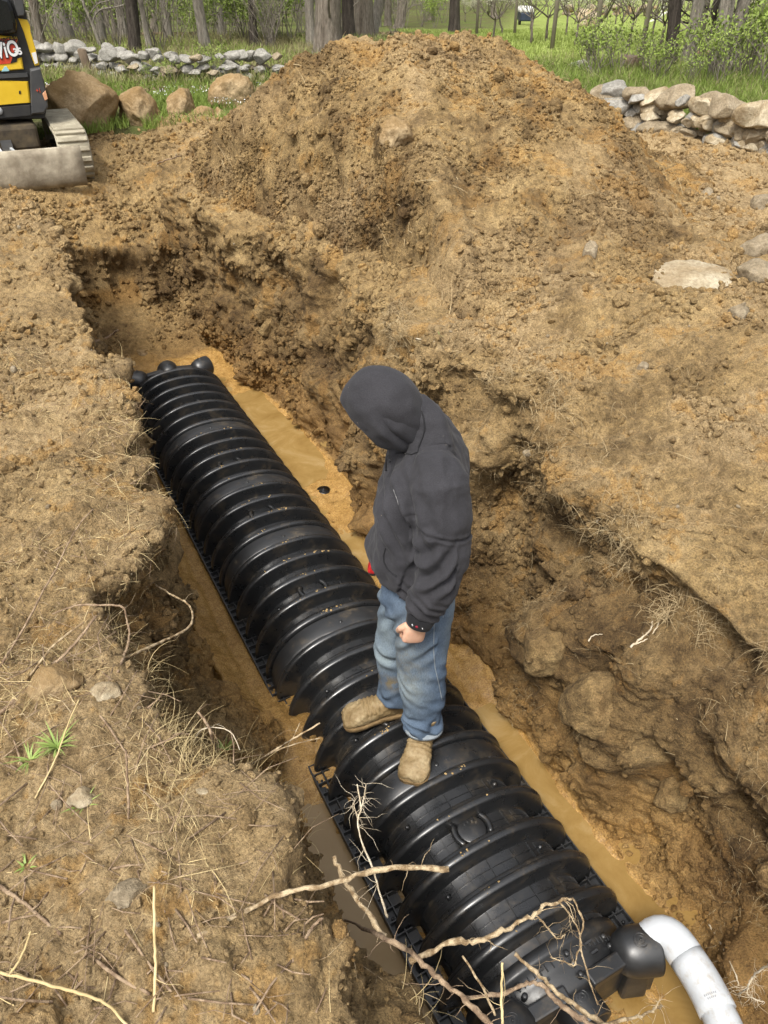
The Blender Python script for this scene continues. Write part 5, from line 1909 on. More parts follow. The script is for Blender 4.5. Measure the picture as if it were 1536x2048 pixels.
root_obj('knotty forked root arching over the nearest chamber section, with dangling rootlets', [
    ([(820, 1922, -.10), (900, 1888, -.08), (955, 1882, -.07), (1010, 1856, -.06), (1060, 1831, -.05), (1100, 1808, -.05), (1146, 1797, -.05)], .0095, .0045),
    ([(1146, 1797, -.05), (1166, 1842, -.08), (1160, 1880, -.10), (1166, 1912, -.12), (1180, 1965, -.15), (1196, 2010, -.17)], .0035, .002),
    ([(1118, 1803, -.05), (1140, 1830, -.07), (1158, 1862, -.09), (1163, 1888, -.10)], .003, .0018),
    ([(1068, 1826, -.05), (1088, 1848, -.06), (1104, 1866, -.07), (1118, 1878, -.07), (1130, 1868, -.06)], .003, .0016),
    ([(1163, 1888, -.11), (1152, 1915, -.12), (1150, 1930, -.12), (1125, 1922, -.13), (1100, 1914, -.13)], .0028, .0018)], M['root'], 5, knob=.3)
root_obj('straight brown broken root slanting over the near end cap', [([(1030, 1908, -.02), (1080, 1952, -.03), (1130, 1998, -.03), (1180, 2030, -.02), (1240, 2075, .0)], .0055, .0075)], M['root'], 2)
root_obj('wavy thick root at the bottom edge, over the near end cap', [([(930, 1995, -.03), (1010, 1986, -.02), (1055, 1966, -.02), (1085, 1972, -.02), (1112, 2000, -.02), (1150, 2030, -.01), (1200, 2060, 0)], .005, .0085)], M['root2'], 3)
root_obj('thickest brown root running down along the near lip of the trench', [([(690, 1842, None), (760, 1872, -.03), (830, 1912, -.03), (880, 1958, -.02), (930, 2000, -.01), (985, 2052, .0)], .0065, .0085)], M['root2'], 8)
root_obj('short stout root crossing the grey puddle', [([(668, 1712, -.06), (690, 1760, -.09), (730, 1822, -.10), (772, 1872, -.08)], .0075, .0085)], M['root'], 3)
root_obj('slender upright twig with short side shoots in front of the chambers', [
    ([(775, 1835, -.12), (762, 1795, -.06), (745, 1735, .0), (722, 1680, .05), (716, 1640, .08), (722, 1615, .10), (714, 1568, .13)], .0042, .0022),
    ([(720, 1628, .09), (727, 1598, .11), (732, 1568, .13)], .002, .001), ([(716, 1640, .08), (708, 1610, .1), (711, 1600, .1)], .0016, .001)], M['root_w'], 8, 'twig', 'twig')
root_obj('forked pale twig pointing at the chambers from the near bank', [([(490, 1535, None), (540, 1506, .03), (585, 1478, .07), (640, 1446, .10)], .0045, .003), ([(540, 1506, .03), (590, 1488, .04), (640, 1476, .05)], .003, .002), ([(585, 1478, .07), (600, 1445, .1)], .002, .001)], M['root'], 1, 'twig', 'twig')
root_obj('long looping root hanging from the left bank', [([(255, 1146, -.25), (300, 1164, -.22), (345, 1190, -.20), (378, 1210, -.18), (384, 1242, -.15), (368, 1262, -.13), (330, 1280, -.10), (290, 1298, -.06), (250, 1316, None)], .0035, .0065)], M['root'], 4)
root_obj('hooked brown stem standing on the left bank', [([(105, 1228, .06), (150, 1212, .09), (200, 1210, .10), (244, 1214, .10), (255, 1245, .06), (258, 1280, .02), (250, 1305, -.01), (235, 1345, None)], .003, .006)], M['root2'], 3)
root_obj('very long thin bramble cane standing up across the left bank', [([(0, 1332, .02), (48, 1255, .07), (85, 1185, .11), (112, 1138, .13), (140, 1080, .17), (162, 1045, .20), (186, 1018, .22)], .0055, .0025)], M['root2'], 5, 'cane', 'cane', .1)
root_obj('grey cut stem lying along the left bank edge', [([(0, 1428, None), (70, 1365, .02), (120, 1318, .05), (160, 1275, .08), (192, 1232, .11)], .0085, .0055)], M['root2'], 2, 'stick', 'stick', .08)
root_obj('shorter cut stem beside the grey one', [([(60, 1352, None), (100, 1298, .05), (135, 1268, .08), (168, 1244, .10)], .006, .0045)], M['root'], 1, 'stick', 'stick', .08)
for lab, pts, r, mt in (
        ('straight bare stem standing upright in the middle of the near bank', [(258, 1640, None), (256, 1580, .05), (252, 1500, .11)], .0055, 'root2'),
        ('upright dry stalk in front of the flat grey-brown stone', [(310, 2025, None), (311, 1940, .03), (309, 1860, .06), (308, 1772, .09)], .0055, 'straw'),
        ('thin brown stick slanting down from the whitish stone', [(180, 1405, .03), (215, 1450, .02), (245, 1495, .01), (275, 1540, None)], .0045, 'root2'),
        ('fat brown stick lying at the left picture edge', [(-10, 1768, None), (50, 1808, .012), (122, 1872, None)], .007, 'root2'),
        ('reddish brown stick lying below the fat one', [(178, 1912, None), (235, 1953, .01), (300, 1988, None)], .0065, 'root2'),
        ('brown stick crossing behind the upright dry stalk', [(250, 1860, .03), (300, 1930, .02), (345, 1985, .01), (372, 2018, None)], .0048, 'root2'),
        ('thick yellow straw stalk lying at the bottom left corner', [(-10, 1945, None), (90, 1968, .03), (170, 1990, .03), (215, 2010, .02), (255, 2055, None)], .0055, 'straw'),
        ('yellow bent straw stalk meeting the thick one', [(20, 1948, .01), (42, 1915, .03), (62, 1862, .06)], .0045, 'straw'),
        ('broken reddish stem sticking up at the near lip', [(432, 1505, None), (425, 1475, .03), (412, 1445, .06), (396, 1424, .08)], .0065, 'root2'),
        ('bent whitish rootlet leaning over the broken reddish stem', [(385, 1490, None), (400, 1462, .05), (430, 1455, .08), (462, 1465, .08), (480, 1500, .04)], .0025, 'root_w'),
        ('long straw stalk leaning across the green tuft', [(70, 1598, None), (110, 1520, .05), (140, 1440, .10), (158, 1400, .12)], .0035, 'straw'),
        ('brown stick in the floor mud behind the far end cap', [(190, 685, None), (215, 675, -1.05), (236, 660, -1.02)], .018, 'root2'),
        ('upright broken straw among the bottom roots', [(1005, 2048, -.0), (1003, 1990, .04), (1005, 1925, .08)], .0045, 'straw'),
        ('leaning straw left of the upright broken one', [(990, 2030, .0), (965, 1975, .05), (925, 1912, .10)], .0042, 'root'),
        ('orange splinter of bark on the near lip', [(612, 1878, None), (628, 1850, .02), (645, 1835, .03)], .006, 'root2')):
    root_obj(lab, [(pts, r, r * .8)], M[mt], 1, 'stick', 'stick', .08)
root_obj('long wiry rootlet dangling from the right-hand turf', [([(1062, 800, None), (1068, 828, -.30), (1072, 850, -.36), (1076, 872, -.42), (1074, 895, -.48), (1066, 917, -.54)], .0045, .0025)], M['root'], 5)
root_obj('white double root stuck on the right trench wall', [([(1262, 1296, None), (1285, 1275, None), (1300, 1262, None), (1306, 1244, None)], .0055, .0045), ([(1270, 1290, None), (1295, 1278, None), (1312, 1260, None), (1318, 1243, None)], .0045, .003)], M['root_w'], 1)
root_obj('short white root beside the double one', [([(1177, 1282, None), (1186, 1272, None), (1206, 1268, None)], .004, .0025)], M['root_w'], 0)
root_obj('branching white root at the lower right corner', [
    ([(1540, 1928, None), (1512, 1948, -.75), (1492, 1978, -.75), (1476, 1988, None)], .005, .0025), ([(1500, 1960, -.75), (1496, 1990, -.75), (1530, 2005, -.75)], .003, .0015),
    ([(1418, 1850, None), (1440, 1885, None), (1460, 1925, None), (1478, 1968, None), (1482, 2000, None)], .0042, .002)], M['root_w'], 12)
root_obj('crooked root reaching over the pipe at the bottom edge', [([(1180, 2060, .02), (1240, 2040, -.02), (1290, 2030, -.06), (1310, 2018, -.08), (1325, 2012, -.1)], .005, .003), ([(1310, 2018, -.08), (1318, 2002, -.07)], .002, .001)], M['root'], 5)
root_obj('curved root on the back slope of the dig', [([(315, 328, None), (340, 318, .02), (362, 312, None)], .012, .008)], M['root2'], 1)
root_obj('white straight root in the wall right of the hood', [([(832, 676, None), (848, 680, -.1), (868, 684, None)], .006, .004)], M['root_w'], 0)

# ------------------------------------------------------------------ small stuff on the earth
rng_ = np.random.RandomState(12)


def frame_mask(P):
    u = P[:, 0]; yy = P[:, 1]; z_ = P[:, 2] - CAMZ
    dpt = yy * _cp - z_ * _sp
    v = yy * _sp + z_ * _cp
    with np.errstate(all='ignore'):
        return (dpt > .2) & (np.abs(u / dpt) < .62) & (np.abs(v / dpt) < .80), dpt


def pick(P, N, cnt, w=None, zone=None):
    ok, dep = frame_mask(P)
    ww = ok.astype(float) / np.maximum(dep, .3) ** .6
    if w is not None:
        ww = ww * w
    ww = ww / ww.sum()
    i = rng_.choice(len(P), cnt, p=ww)
    return i, dep[i]


def area_w(shape, P):
    X = P.reshape(*shape, 3)
    du = np.linalg.norm(np.gradient(X, axis=1), axis=2); dv = np.linalg.norm(np.gradient(X, axis=0), axis=2)
    return (du * dv).ravel()


AW = area_w((Rn, Cn), SHEET_P)
AH = area_w(HX.shape, HEAP_P) * _keep
dryw = np.clip(1 - floor, .02, 1)


def scatter_clods(name, P, N, idx, sizes, tint, mat, sub=1, jag=.35):
    V0, F0 = ICO[sub]
    k = len(idx); nv = len(V0)
    Rr = rng_.normal(size=(k, 3, 3))
    Q, _ = np.linalg.qr(Rr)
    sh_ = V0[None] * (1 + jag * rng_.uniform(-1, 1, (k, nv, 1)))
    sh_ = sh_ * rng_.uniform(.55, 1.2, (k, 1, 3))
    sh_ = np.einsum('kij,kvj->kvi', Q, sh_) * sizes[:, None, None]
    V = (sh_ + (P[idx] + N[idx] * (sizes * .35)[:, None])[:, None, :]).reshape(-1, 3)
    F = (F0[None] + (np.arange(k) * nv)[:, None, None]).reshape(-1, 3)
    me_ = np_mesh(name, V, None, F, smooth=False)
    set_attr(me_, 'soil', np.repeat(tint, nv, 0))
    set_float(me_, 'slick', np.zeros(len(V)))
    o_ = add_obj(name, me_, mat)
    o_['kind'] = 'stuff'
    return o_


def logsize(k, a, b, p=2.2):
    return a * (b / a) ** (rng_.uniform(0, 1, k) ** p)


# near and right banks
i, dep = pick(SHEET_P, SHEET_N, 60000, AW * dryw * np.clip(.06 + sstep(-.2, .35, fbm(SHEET_P, 2.2, 3, .5, 700)), 0, 1.2))
sz = logsize(len(i), .002, .015, 1.7) * np.clip(dep / 2.2, .8, 2.4)
scatter_clods('loose_soil_crumbs', SHEET_P, SHEET_N, i, sz, np.clip(sheet_attr[i] * np.array([1, 1, 1]) + rng_.uniform(-.20, .25, (len(i), 3)) * np.array([.5, 1, 1]), 0, 1), M['soil'])
i, dep = pick(SHEET_P, SHEET_N, 800, AW * dryw * np.clip(sstep(-.05, .35, fbm(SHEET_P, 1.6, 3, .5, 701)), 0, 1))
sz = logsize(len(i), .012, .055, 2.2)
scatter_clods('soil_lumps', SHEET_P, SHEET_N, i, sz, np.clip(sheet_attr[i] + rng_.uniform(-.2, .35, (len(i), 3)) * np.array([.4, 1, .8]), 0, 1), M['soil'], 3, .12)
i, dep = pick(HEAP_P, HEAP_N, 44000, AH * np.clip(.08 + sstep(-.25, .3, fbm(HEAP_P, 1.8, 3, .5, 702)), 0, 1.2))
sz = logsize(len(i), .005, .022, 1.9)
scatter_clods('heap_crumbs', HEAP_P, HEAP_N, i, sz, np.clip(HEAP_ATTR[i] + rng_.uniform(-.20, .25, (len(i), 3)) * np.array([.5, 1, 1]), 0, 1), M['soil'])
i, dep = pick(HEAP_P, HEAP_N, 420, AH * np.clip(sstep(-.1, .3, fbm(HEAP_P, 1.4, 3, .5, 703)), 0, 1))
sz = logsize(len(i), .018, .065, 2.8)
scatter_clods('heap_lumps', HEAP_P, HEAP_N, i, sz, np.clip(HEAP_ATTR[i] + rng_.uniform(-.2, .3, (len(i), 3)) * np.array([.4, 1, .8]), 0, 1), M['soil'], 3, .12)
# pebbles
i, dep = pick(SHEET_P, SHEET_N, 260, AW * dryw * (zz > -.3))
sz = logsize(len(i), .003, .016, 2.2) * np.clip(dep / 2.2, .9, 2)
scatter_clods('pebbles', SHEET_P, SHEET_N, i, sz, np.zeros((len(i), 3)), M['rock_tan'], 2, .12)


def blades(name, P, N, idx, ln, wd, mat, lay=.8, droop=.5, seg=4, curl=.3):
    """thin bent straws; lay 1 = flat on the surface, 0 = upright"""
    k = len(idx)
    n_ = N[idx]
    t = rng_.normal(size=(k, 3)); t -= n_ * (t * n_).sum(1, keepdims=True); t /= np.linalg.norm(t, axis=1, keepdims=True)
    up = n_ * .4 + np.array([0, 0, .6]); up /= np.linalg.norm(up, axis=1, keepdims=True)
    l_ = np.clip(lay + rng_.uniform(-.25, .25, k), 0, 1)[:, None]
    d0 = t * l_ + up * (1 - l_) + up * .12; d0 /= np.linalg.norm(d0, axis=1, keepdims=True)
    side = np.cross(d0, rng_.normal(size=(k, 3))); side /= np.maximum(np.linalg.norm(side, axis=1, keepdims=True), 1e-6)
    pos = P[idx] + n_ * .002
    V = np.zeros((k, seg + 1, 2, 3))
    dirv = d0.copy()
    bend_ = rng_.normal(size=(k, 3)) * curl
    for s_ in range(seg + 1):
        w_ = wd * (1 - .75 * s_ / seg)
        V[:, s_, 0] = pos - side * w_[:, None] / 2
        V[:, s_, 1] = pos + side * w_[:, None] / 2
        pos = pos + dirv * (ln / seg)[:, None]
        dirv = dirv + (bend_ + np.array([0, 0, -droop])) / seg
        dirv /= np.linalg.norm(dirv, axis=1, keepdims=True)
    nv = (seg + 1) * 2
    q = np.array([[2 * s_, 2 * s_ + 1, 2 * s_ + 3, 2 * s_ + 2] for s_ in range(seg)])
    F = (q[None] + (np.arange(k) * nv)[:, None, None]).reshape(-1, 4)
    me_ = np_mesh(name, V.reshape(-1, 3), F)
    o_ = add_obj(name, me_, mat)
    o_['kind'] = 'stuff'
    return o_


M['straw2'] = simple_mat('grey_straw', (.30, .215, .11), (.46, .36, .20), 14, .85)
M['grass'] = simple_mat('young_grass', (.12, .20, .03), (.30, .38, .10), 9, .6)
nearL = (nn < -.25) & (zz > -.25) & (ss < 2.5)
nearw = .18 + 2.6 * sstep(.95, 1.35, SHEET_P[:, 1]) * sstep(-.25, -.6, SHEET_P[:, 0])
litter = np.clip(sstep(-.15, .30, fbm(SHEET_P, 1.9, 3, .5, 710)), .05, 1)
leftedge = np.exp(-((nn - np.interp(ss, [k[0] for k in SECT], [k[3][0] for k in SECT])) / .10) ** 2) * (zz > -.3) * (ss < 1.5) * sstep(-.05, .3, perlin(SHEET_P, 2.6, 718))
i, dep = pick(SHEET_P, SHEET_N, 5200, AW * (nearL * litter * nearw + 1.6 * leftedge * nearL))
blades('dead_grass_litter', SHEET_P, SHEET_N, i, logsize(len(i), .012, .15, 1.5), rng_.uniform(.0008, .0026, len(i)), M['straw'], .85, .5)
i, dep = pick(SHEET_P, SHEET_N, 2600, AW * (nearL * litter * nearw + 1.0 * leftedge * nearL))
blades('brown_litter', SHEET_P, SHEET_N, i, logsize(len(i), .012, .12, 1.5), rng_.uniform(.001, .0032, len(i)), M['root2'], .95, .5)
i, dep = pick(SHEET_P, SHEET_N, 7000, AW * ((zz > -.35) * (nn > 1.0) * (.35 + litter) * (1.0 + 0 * nn) + .25 * wall * (nn > .9) * litter))
blades('dead_grass_litter', SHEET_P, SHEET_N, i, logsize(len(i), .02, .15, 1.5), rng_.uniform(.0010, .0030, len(i)), M['straw2'], .9, .5)
lipR = np.interp(ss, [k[0] for k in SECT], [k[8][0] for k in SECT])
turf = np.exp(-((nn - lipR) / .09) ** 2) * (zz > -.50) * (ss < 2.3) * sstep(-.15, .15, perlin(SHEET_P, 2.2, 715)) * sstep(-.1, .25, perlin(SHEET_P, 4.4, 719))
i, dep = pick(SHEET_P, SHEET_N, 2600, AW * turf)
blades('torn_turf_roots', SHEET_P, SHEET_N, i, logsize(len(i), .03, .17, 1.2), rng_.uniform(.0012, .0028, len(i)), M['straw2'], .55, 1.6, 5, .6)
i, dep = pick(HEAP_P, HEAP_N, 900, AH * np.clip(sstep(.0, .35, fbm(HEAP_P, 1.6, 3, .5, 716)), 0, 1))
blades('heap_straw', HEAP_P, HEAP_N, i, logsize(len(i), .05, .22, 1.4), rng_.uniform(.003, .006, len(i)), M['straw2'], .85, .7)
i, dep = pick(SHEET_P, SHEET_N, 2200, AW * wall * (nn > .9) * (ss < 1.2) * sstep(.0, .3, perlin(SHEET_P, 3.0, 717)))
blades('hair_roots', SHEET_P, SHEET_N, i, logsize(len(i), .02, .10, 1.3), rng_.uniform(.0009, .0018, len(i)), M['straw2'], .5, 1.8, 5, .7)
i, dep = pick(SHEET_P, SHEET_N, 1000, AW * leftedge * (ss < .4))
blades('hair_roots', SHEET_P, SHEET_N, i, logsize(len(i), .04, .18, 1.3), rng_.uniform(.0010, .0020, len(i)), M['straw'], .35, 1.2, 5, .8)


def tuft(px, py, label, n, h, spread, mat='grass'):
    p, n_ = drop(px, py)
    mb = MB()
    for k in range(n):
        a = rs.uniform(0, 2 * PI); l_ = h * rs.uniform(.5, 1.15)
        d_ = Vector((math.cos(a) * spread, math.sin(a) * spread, 1)).normalized()
        b0 = p + Vector((math.cos(a), math.sin(a), 0)) * rs.uniform(0, .012)
        sd = Vector((-math.sin(a), math.cos(a), 0)) * rs.uniform(.0014, .0030)
        prev = None; V = []; F = []
        q = b0.copy()
        for s_ in range(6):
            w_ = 1 - (s_ / 5) ** 1.6
            V += [q - sd * w_, q + sd * w_]
            if s_:
                F.append((2 * s_ - 2, 2 * s_ - 1, 2 * s_ + 1, 2 * s_))
            q = q + d_ * l_ / 5
            d_ = (d_ + Vector((math.cos(a) * .16, math.sin(a) * .16, -.16))).normalized()
        mb.add(V, F)
    tag(mb.build('grass_tuft', M[mat]), label, 'grass tuft')
tuft(115, 1495, 'bright green grass tuft, biggest on the near left bank', 46, .075, .7)
tuft(60, 1520, 'pale green tuft lower left of the biggest one', 22, .06, 1.0)
tuft(450, 1500, 'small green tuft at the near lip of the trench', 26, .05, .7)
tuft(170, 1612, 'thin green tuft growing beside the whitish stone', 12, .05, .9)
tuft(1060, 2040, 'green grass tuft hanging over the near end cap at the bottom edge', 34, .09, .8)
tuft(880, 672, 'tiny green shoot on the turf edge right of the hood', 6, .05, 1.2)
tuft(50, 1735, 'tiny green seedling at the left picture edge', 9, .025, 1.3)

# ------------------------------------------------------------------ compact excavator, left edge
M['yellow'] = simple_mat('yellow_paint', (.62, .40, .012), (.72, .49, .03), 6, .42, rough2=.6)
M['black_paint'] = simple_mat('black_paint', (.012, .013, .014), (.035, .033, .030), 7, .45, rough2=.7)
M['dark_grey'] = simple_mat('dark_grey_paint', (.035, .037, .040), (.065, .065, .065), 8, .5)
M['glossy_black'] = simple_mat('glossy_black', (.008, .009, .010), (.014, .014, .016), 8, .16)
M['muddy_steel'] = simple_mat('muddy_steel', (.20, .165, .115), (.40, .35, .26), 7, .75, bump_s=.5, bump_scale=40, lo=.35, hi=.65)
M['pale_steel'] = simple_mat('worn_pale_steel', (.34, .36, .37), (.55, .57, .57), 22, .5)
M['track'] = simple_mat('muddy_rubber', (.24, .21, .15), (.42, .38, .28), 9, .9, bump_s=.6, bump_scale=45)
M['track_in'] = simple_mat('dark_undercarriage', (.025, .02, .015), (.12, .09, .05), 9, .9)
M['red_decal'] = simple_mat('red_sticker', (.50, .035, .02), (.62, .08, .03), 4, .4)
M['white_decal'] = simple_mat('white_sticker', (.70, .72, .72), (.78, .78, .78), 4, .4)
M['black_decal'] = simple_mat('black_sticker', (.010, .010, .012), (.015, .015, .017), 4, .35)
M['blue_decal'] = simple_mat('pale_blue_sticker', (.25, .52, .60), (.35, .60, .66), 4, .4)
M['orange_lens'] = simple_mat('orange_reflector', (.60, .30, .16), (.70, .38, .22), 9, .3)

XO = Vector((-2.88, 7.85, -.17))
XR = Vector((.905, .425, 0)); XB = Vector((-.425, .905, 0)); XZ = Vector((0, 0, 1))
XM = Matrix((XR, XB, XZ)).transposed()
EXC = thing('excavator', 'yellow and black compact excavator with muddy tracks and dozer blade at the left edge', 'excavator', XO)


def X(a, b, z):
    return XR * a + XB * b + XZ * z


def xput(name, mb, mt, par=EXC):
    return add_obj(name, mb.mesh(name), mt, par)


# dozer blade : a curved plate with a rolled top edge
mb = MB()
prof = [(.02, .0), (-.012, .05), (-.022, .12), (-.018, .20), (-.004, .29), (.0, .345), (.03, .352), (.05, .345), (.03, .27), (.0, .20), (-.005, .12), (.02, .05), (.05, .0)]
mb.rings([[X(a, b, z) for b, z in prof] for a in (-1.75, -1.3, -.9, -.5, -.1, 0)])
for a in (-1.2, -.55):
    mb.box(X(a, .03, .17), (.02, .06, .26), XM)
xput('dozer_blade', mb, M['muddy_steel'])
for a in (-1.12, -.62):
    mb = MB()
    mb.rings([[X(a - .05, b, z), X(a + .05, b, z), X(a + .05, b, z + h), X(a - .05, b, z + h)] for b, z, h in ((.03, .12, .12), (.45, .17, .13), (.9, .22, .12))], smooth=False)
    xput('blade_arm', mb, M['dark_grey'])
mb = MB()
mb.rings([[X(-1.02, .02, .24), X(-.66, .02, .24), X(-.66, .04, .32), X(-1.02, .04, .32)], [X(-1.0, .35, .36), X(-.74, .35, .36), X(-.74, .37, .42), X(-1.0, .37, .42)], [X(-.98, .62, .44), X(-.80, .62, .44), X(-.80, .62, .48), X(-.98, .62, .48)]], smooth=False)
xput('hose_guard', mb, M['pale_steel'])
mb = MB(); mb.box(X(-.52, .22, .22), (.025, .46, .05), XM @ Matrix.Rotation(.35, 3, 'Z') @ Matrix.Rotation(.3, 3, 'X'))
xput('brace', mb, M['pale_steel'])
# crawler tracks
def track(a0, w):
    path = []
    L_, r, cy = 1.25, .215, .20
    for k in range(25):
        an = -PI / 2 - PI * k / 24
        path.append((.48 + r * math.cos(an) * 1.0, cy + r * math.sin(an)))
    for k in range(25):
        an = PI / 2 - PI * k / 24
        path.append((.48 + L_ + r * math.cos(an), cy + r * math.sin(an)))
    n = len(path)
    R = []
    for (b, z) in path + [path[0]]:
        cb, cz = (b - (.48 + L_ / 2)), z - cy
        ln = math.hypot(min(max(cb, -L_ / 2), L_ / 2) - cb, cz) or 1
        ob, oz = (cb - min(max(cb, -L_ / 2), L_ / 2)) / ln, cz / ln
        R.append([X(a0, b, z), X(a0 - w, b, z), X(a0 - w, b - ob * .035, z - oz * .035), X(a0, b - ob * .035, z - oz * .035)])
    mb = MB(); mb.rings(R, cap=False)
    # lugs
    tot = 2 * L_ + 2 * PI * r
    for k in range(44):
        d_ = k / 44 * tot
        if d_ < L_:
            b, z, an = .48 + d_, cy + r, PI / 2
        elif d_ < L_ + PI * r:
            an = PI / 2 - (d_ - L_) / r; b, z = .48 + L_ + r * math.cos(an), cy + r * math.sin(an)
        elif d_ < 2 * L_ + PI * r:
            b, z, an = .48 + L_ - (d_ - L_ - PI * r), cy - r, -PI / 2
        else:
            an = -PI / 2 - (d_ - 2 * L_ - PI * r) / r; b, z = .48 + r * math.cos(an), cy + r * math.sin(an)
        mb.box(X(a0 - w / 2, b, z) + (XB * math.cos(an) + XZ * math.sin(an)) * .010, (w * .94, .045, .03), XM @ Matrix.Rotation(an - PI / 2, 3, 'X'), bevel=.008)
    t = xput('track', mb, M['track'])
    mb = MB(); mb.box(X(a0 - w / 2, .48 + L_ / 2, cy), (w * .55, L_ * .92, .20), XM, bevel=.04)
    for b in (.62, .95, 1.3, 1.6):
        mb.tube([X(a0 - .02, b, .10), X(a0 - w + .02, b, .10)], .07, 16)
    xput('track_frame', mb, M['track_in'], t)
    mb = MB(); mb.tube([X(a0 - .03, .48, cy), X(a0 - w + .03, .48, cy)], .17, 24)
    xput('idler_wheel', mb, M['track_in'], t)
track(.12, .30)
track(-1.38, .30)
mb = MB(); mb.box(X(-.85, 1.15, .33), (1.1, .8, .26), XM, bevel=.05); mb.tube([X(-.85, 1.15, .42), X(-.85, 1.15, .56)], .34, 28)
xput('undercarriage', mb, M['track_in'])


def xface(px, py, b):
    d_ = Vector(ray(px, py)); o_ = Vector((0, 0, CAMZ))
    t = (b - (o_ - XO).dot(XB)) / d_.dot(XB)
    return o_ + d_ * t - XO


def panel(name, pts, mt, b, th, par=EXC, bev=.012):
    """a panel of real thickness: outline on the face of the machine, rounded edge, extruded backwards"""
    P_ = [xface(x, y, b) for x, y in pts]
    c = sum(P_, Vector()) / len(P_)
    mb = MB()
    R = []
    for off, ins in ((0, bev), (bev * .4, bev * .3), (bev, 0), (th, 0)):
        R.append([p + (c - p).normalized() * ins + XB * off for p in P_])
    mb.rings(R, smooth=False)
    return xput(name, mb, mt, par)


hull = panel('body', [(-150, 244), (90, 238), (94, 214), (88, 172), (76, 112), (60, 60), (46, 0), (36, -70), (-150, -90)], M['black_paint'], .80, 1.35)
panel('lower_side_panel', [(-90, 158), (57, 163), (62, 206), (-90, 218)], M['yellow'], .775, .04, bev=.018)
panel('side_cover', [(-90, 62), (34, 74), (43, 110), (48, 139), (-90, 150)], M['yellow'], .775, .04, bev=.018)
panel('trim_strip', [(-90, 152), (55, 146), (57, 154), (-90, 162)], M['dark_grey'], .765, .04, bev=.006)
panel('corner_guard', [(60, 138), (80, 134), (90, 168), (97, 214), (88, 228), (63, 230)], M['dark_grey'], .745, .12, bev=.02)
panel('corner_cover', [(36, 36), (54, 39), (60, 50), (61, 62), (71, 96), (79, 131), (70, 133), (61, 108), (48, 66)], M['yellow'], .79, .5, bev=.015)
panel('bottom_rail', [(-90, 222), (62, 210), (64, 231), (-90, 244)], M['black_paint'], .755, .08, bev=.012)
panel('seat_back', [(-70, -30), (18, -4), (28, 20), (35, 48), (34, 66), (10, 71), (-70, 62)], M['glossy_black'], .70, .14, bev=.04)
panel('air_grille', [(24, -30), (42, -20), (50, 26), (48, 32), (36, 33), (28, 8)], M['dark_grey'], .74, .10, bev=.01)
panel('reflector', [(85, 188), (91, 181), (96, 198), (90, 201)], M['orange_lens'], .735, .012, bev=.003)
panel('handle_hole', [(38, 182), (41, 181), (42, 186), (40, 189), (38, 187)], M['black_decal'], .770, .012, bev=.001)
panel('sticker', [(-30, 76), (35, 78), (22, 127), (-30, 131)], M['red_decal'], .7705, .006, bev=.001)
panel('sticker', [(35, 80), (44, 114), (35, 117), (33, 124), (21, 127)], M['black_decal'], .7695, .006, bev=.001)
panel('sticker', [(3, 143), (9, 133), (13, 133), (19, 142)], M['blue_decal'], .7700, .006, bev=.001)
panel('sticker', [(63, 106), (72, 104), (76, 126), (70, 128)], M['white_decal'], .785, .006, bev=.001)
mb = MB(); q = xface(-2, 222, .752); mb.tube([q, q - XB * .012], [.035, .03], 20); xput('bolt_cap', mb, M['pale_steel'])


def letters(txt, px, py, h, mt, b, name, offs=0.0, sx=1.0, tilt=0.0, shear=0.0, depth=.003):
    cu = bpy.data.curves.new(name, 'FONT')
    cu.body = txt; cu.size = h; cu.extrude = depth; cu.offset = offs; cu.shear = shear
    to = bpy.data.objects.new(name, cu); COL.objects.link(to)
    dg_ = bpy.context.evaluated_depsgraph_get()
    me_ = bpy.data.meshes.new_from_object(to.evaluated_get(dg_))
    bpy.data.objects.remove(to); bpy.data.curves.remove(cu)
    Rm = Matrix((XR, XZ, -XB)).transposed() @ Matrix.Rotation(tilt, 3, 'Z') @ Matrix.Diagonal((sx, 1, 1))
    me_.transform(Rm.to_4x4())
    me_.transform(Matrix.Translation(xface(px, py, b)))
    return add_obj(name, me_, mt, EXC)


letters('universal', -19, 88, .072, M['black_decal'], .7645, 'lettering', .0005, .95, .10)
letters('ViO', -6, 117, .175, M['black_decal'], .7655, 'lettering', .012, .74, .10, .12)
letters('ViO', -6, 117, .175, M['white_decal'], .7605, 'lettering', .004, .74, .10, .12)
letters('35', 29, 110, .075, M['white_decal'], .7600, 'lettering', .003, 1.0, .06)
letters('+1', 73, 186, .06, M['red_decal'], .739, 'lettering', .0, .7, .0)

# ------------------------------------------------------------------ trees
def ground_at(px, py):
    d_ = ray(px, py)
    t = 6.0
    for k in range(4000):
        x, y, z = d_[0] * t, d_[1] * t, CAMZ + d_[2] * t
        if z <= float(zg(x, y)):
            break
        t += .02 if t < 30 else .08
    return Vector((x, y, float(zg(x, y))))


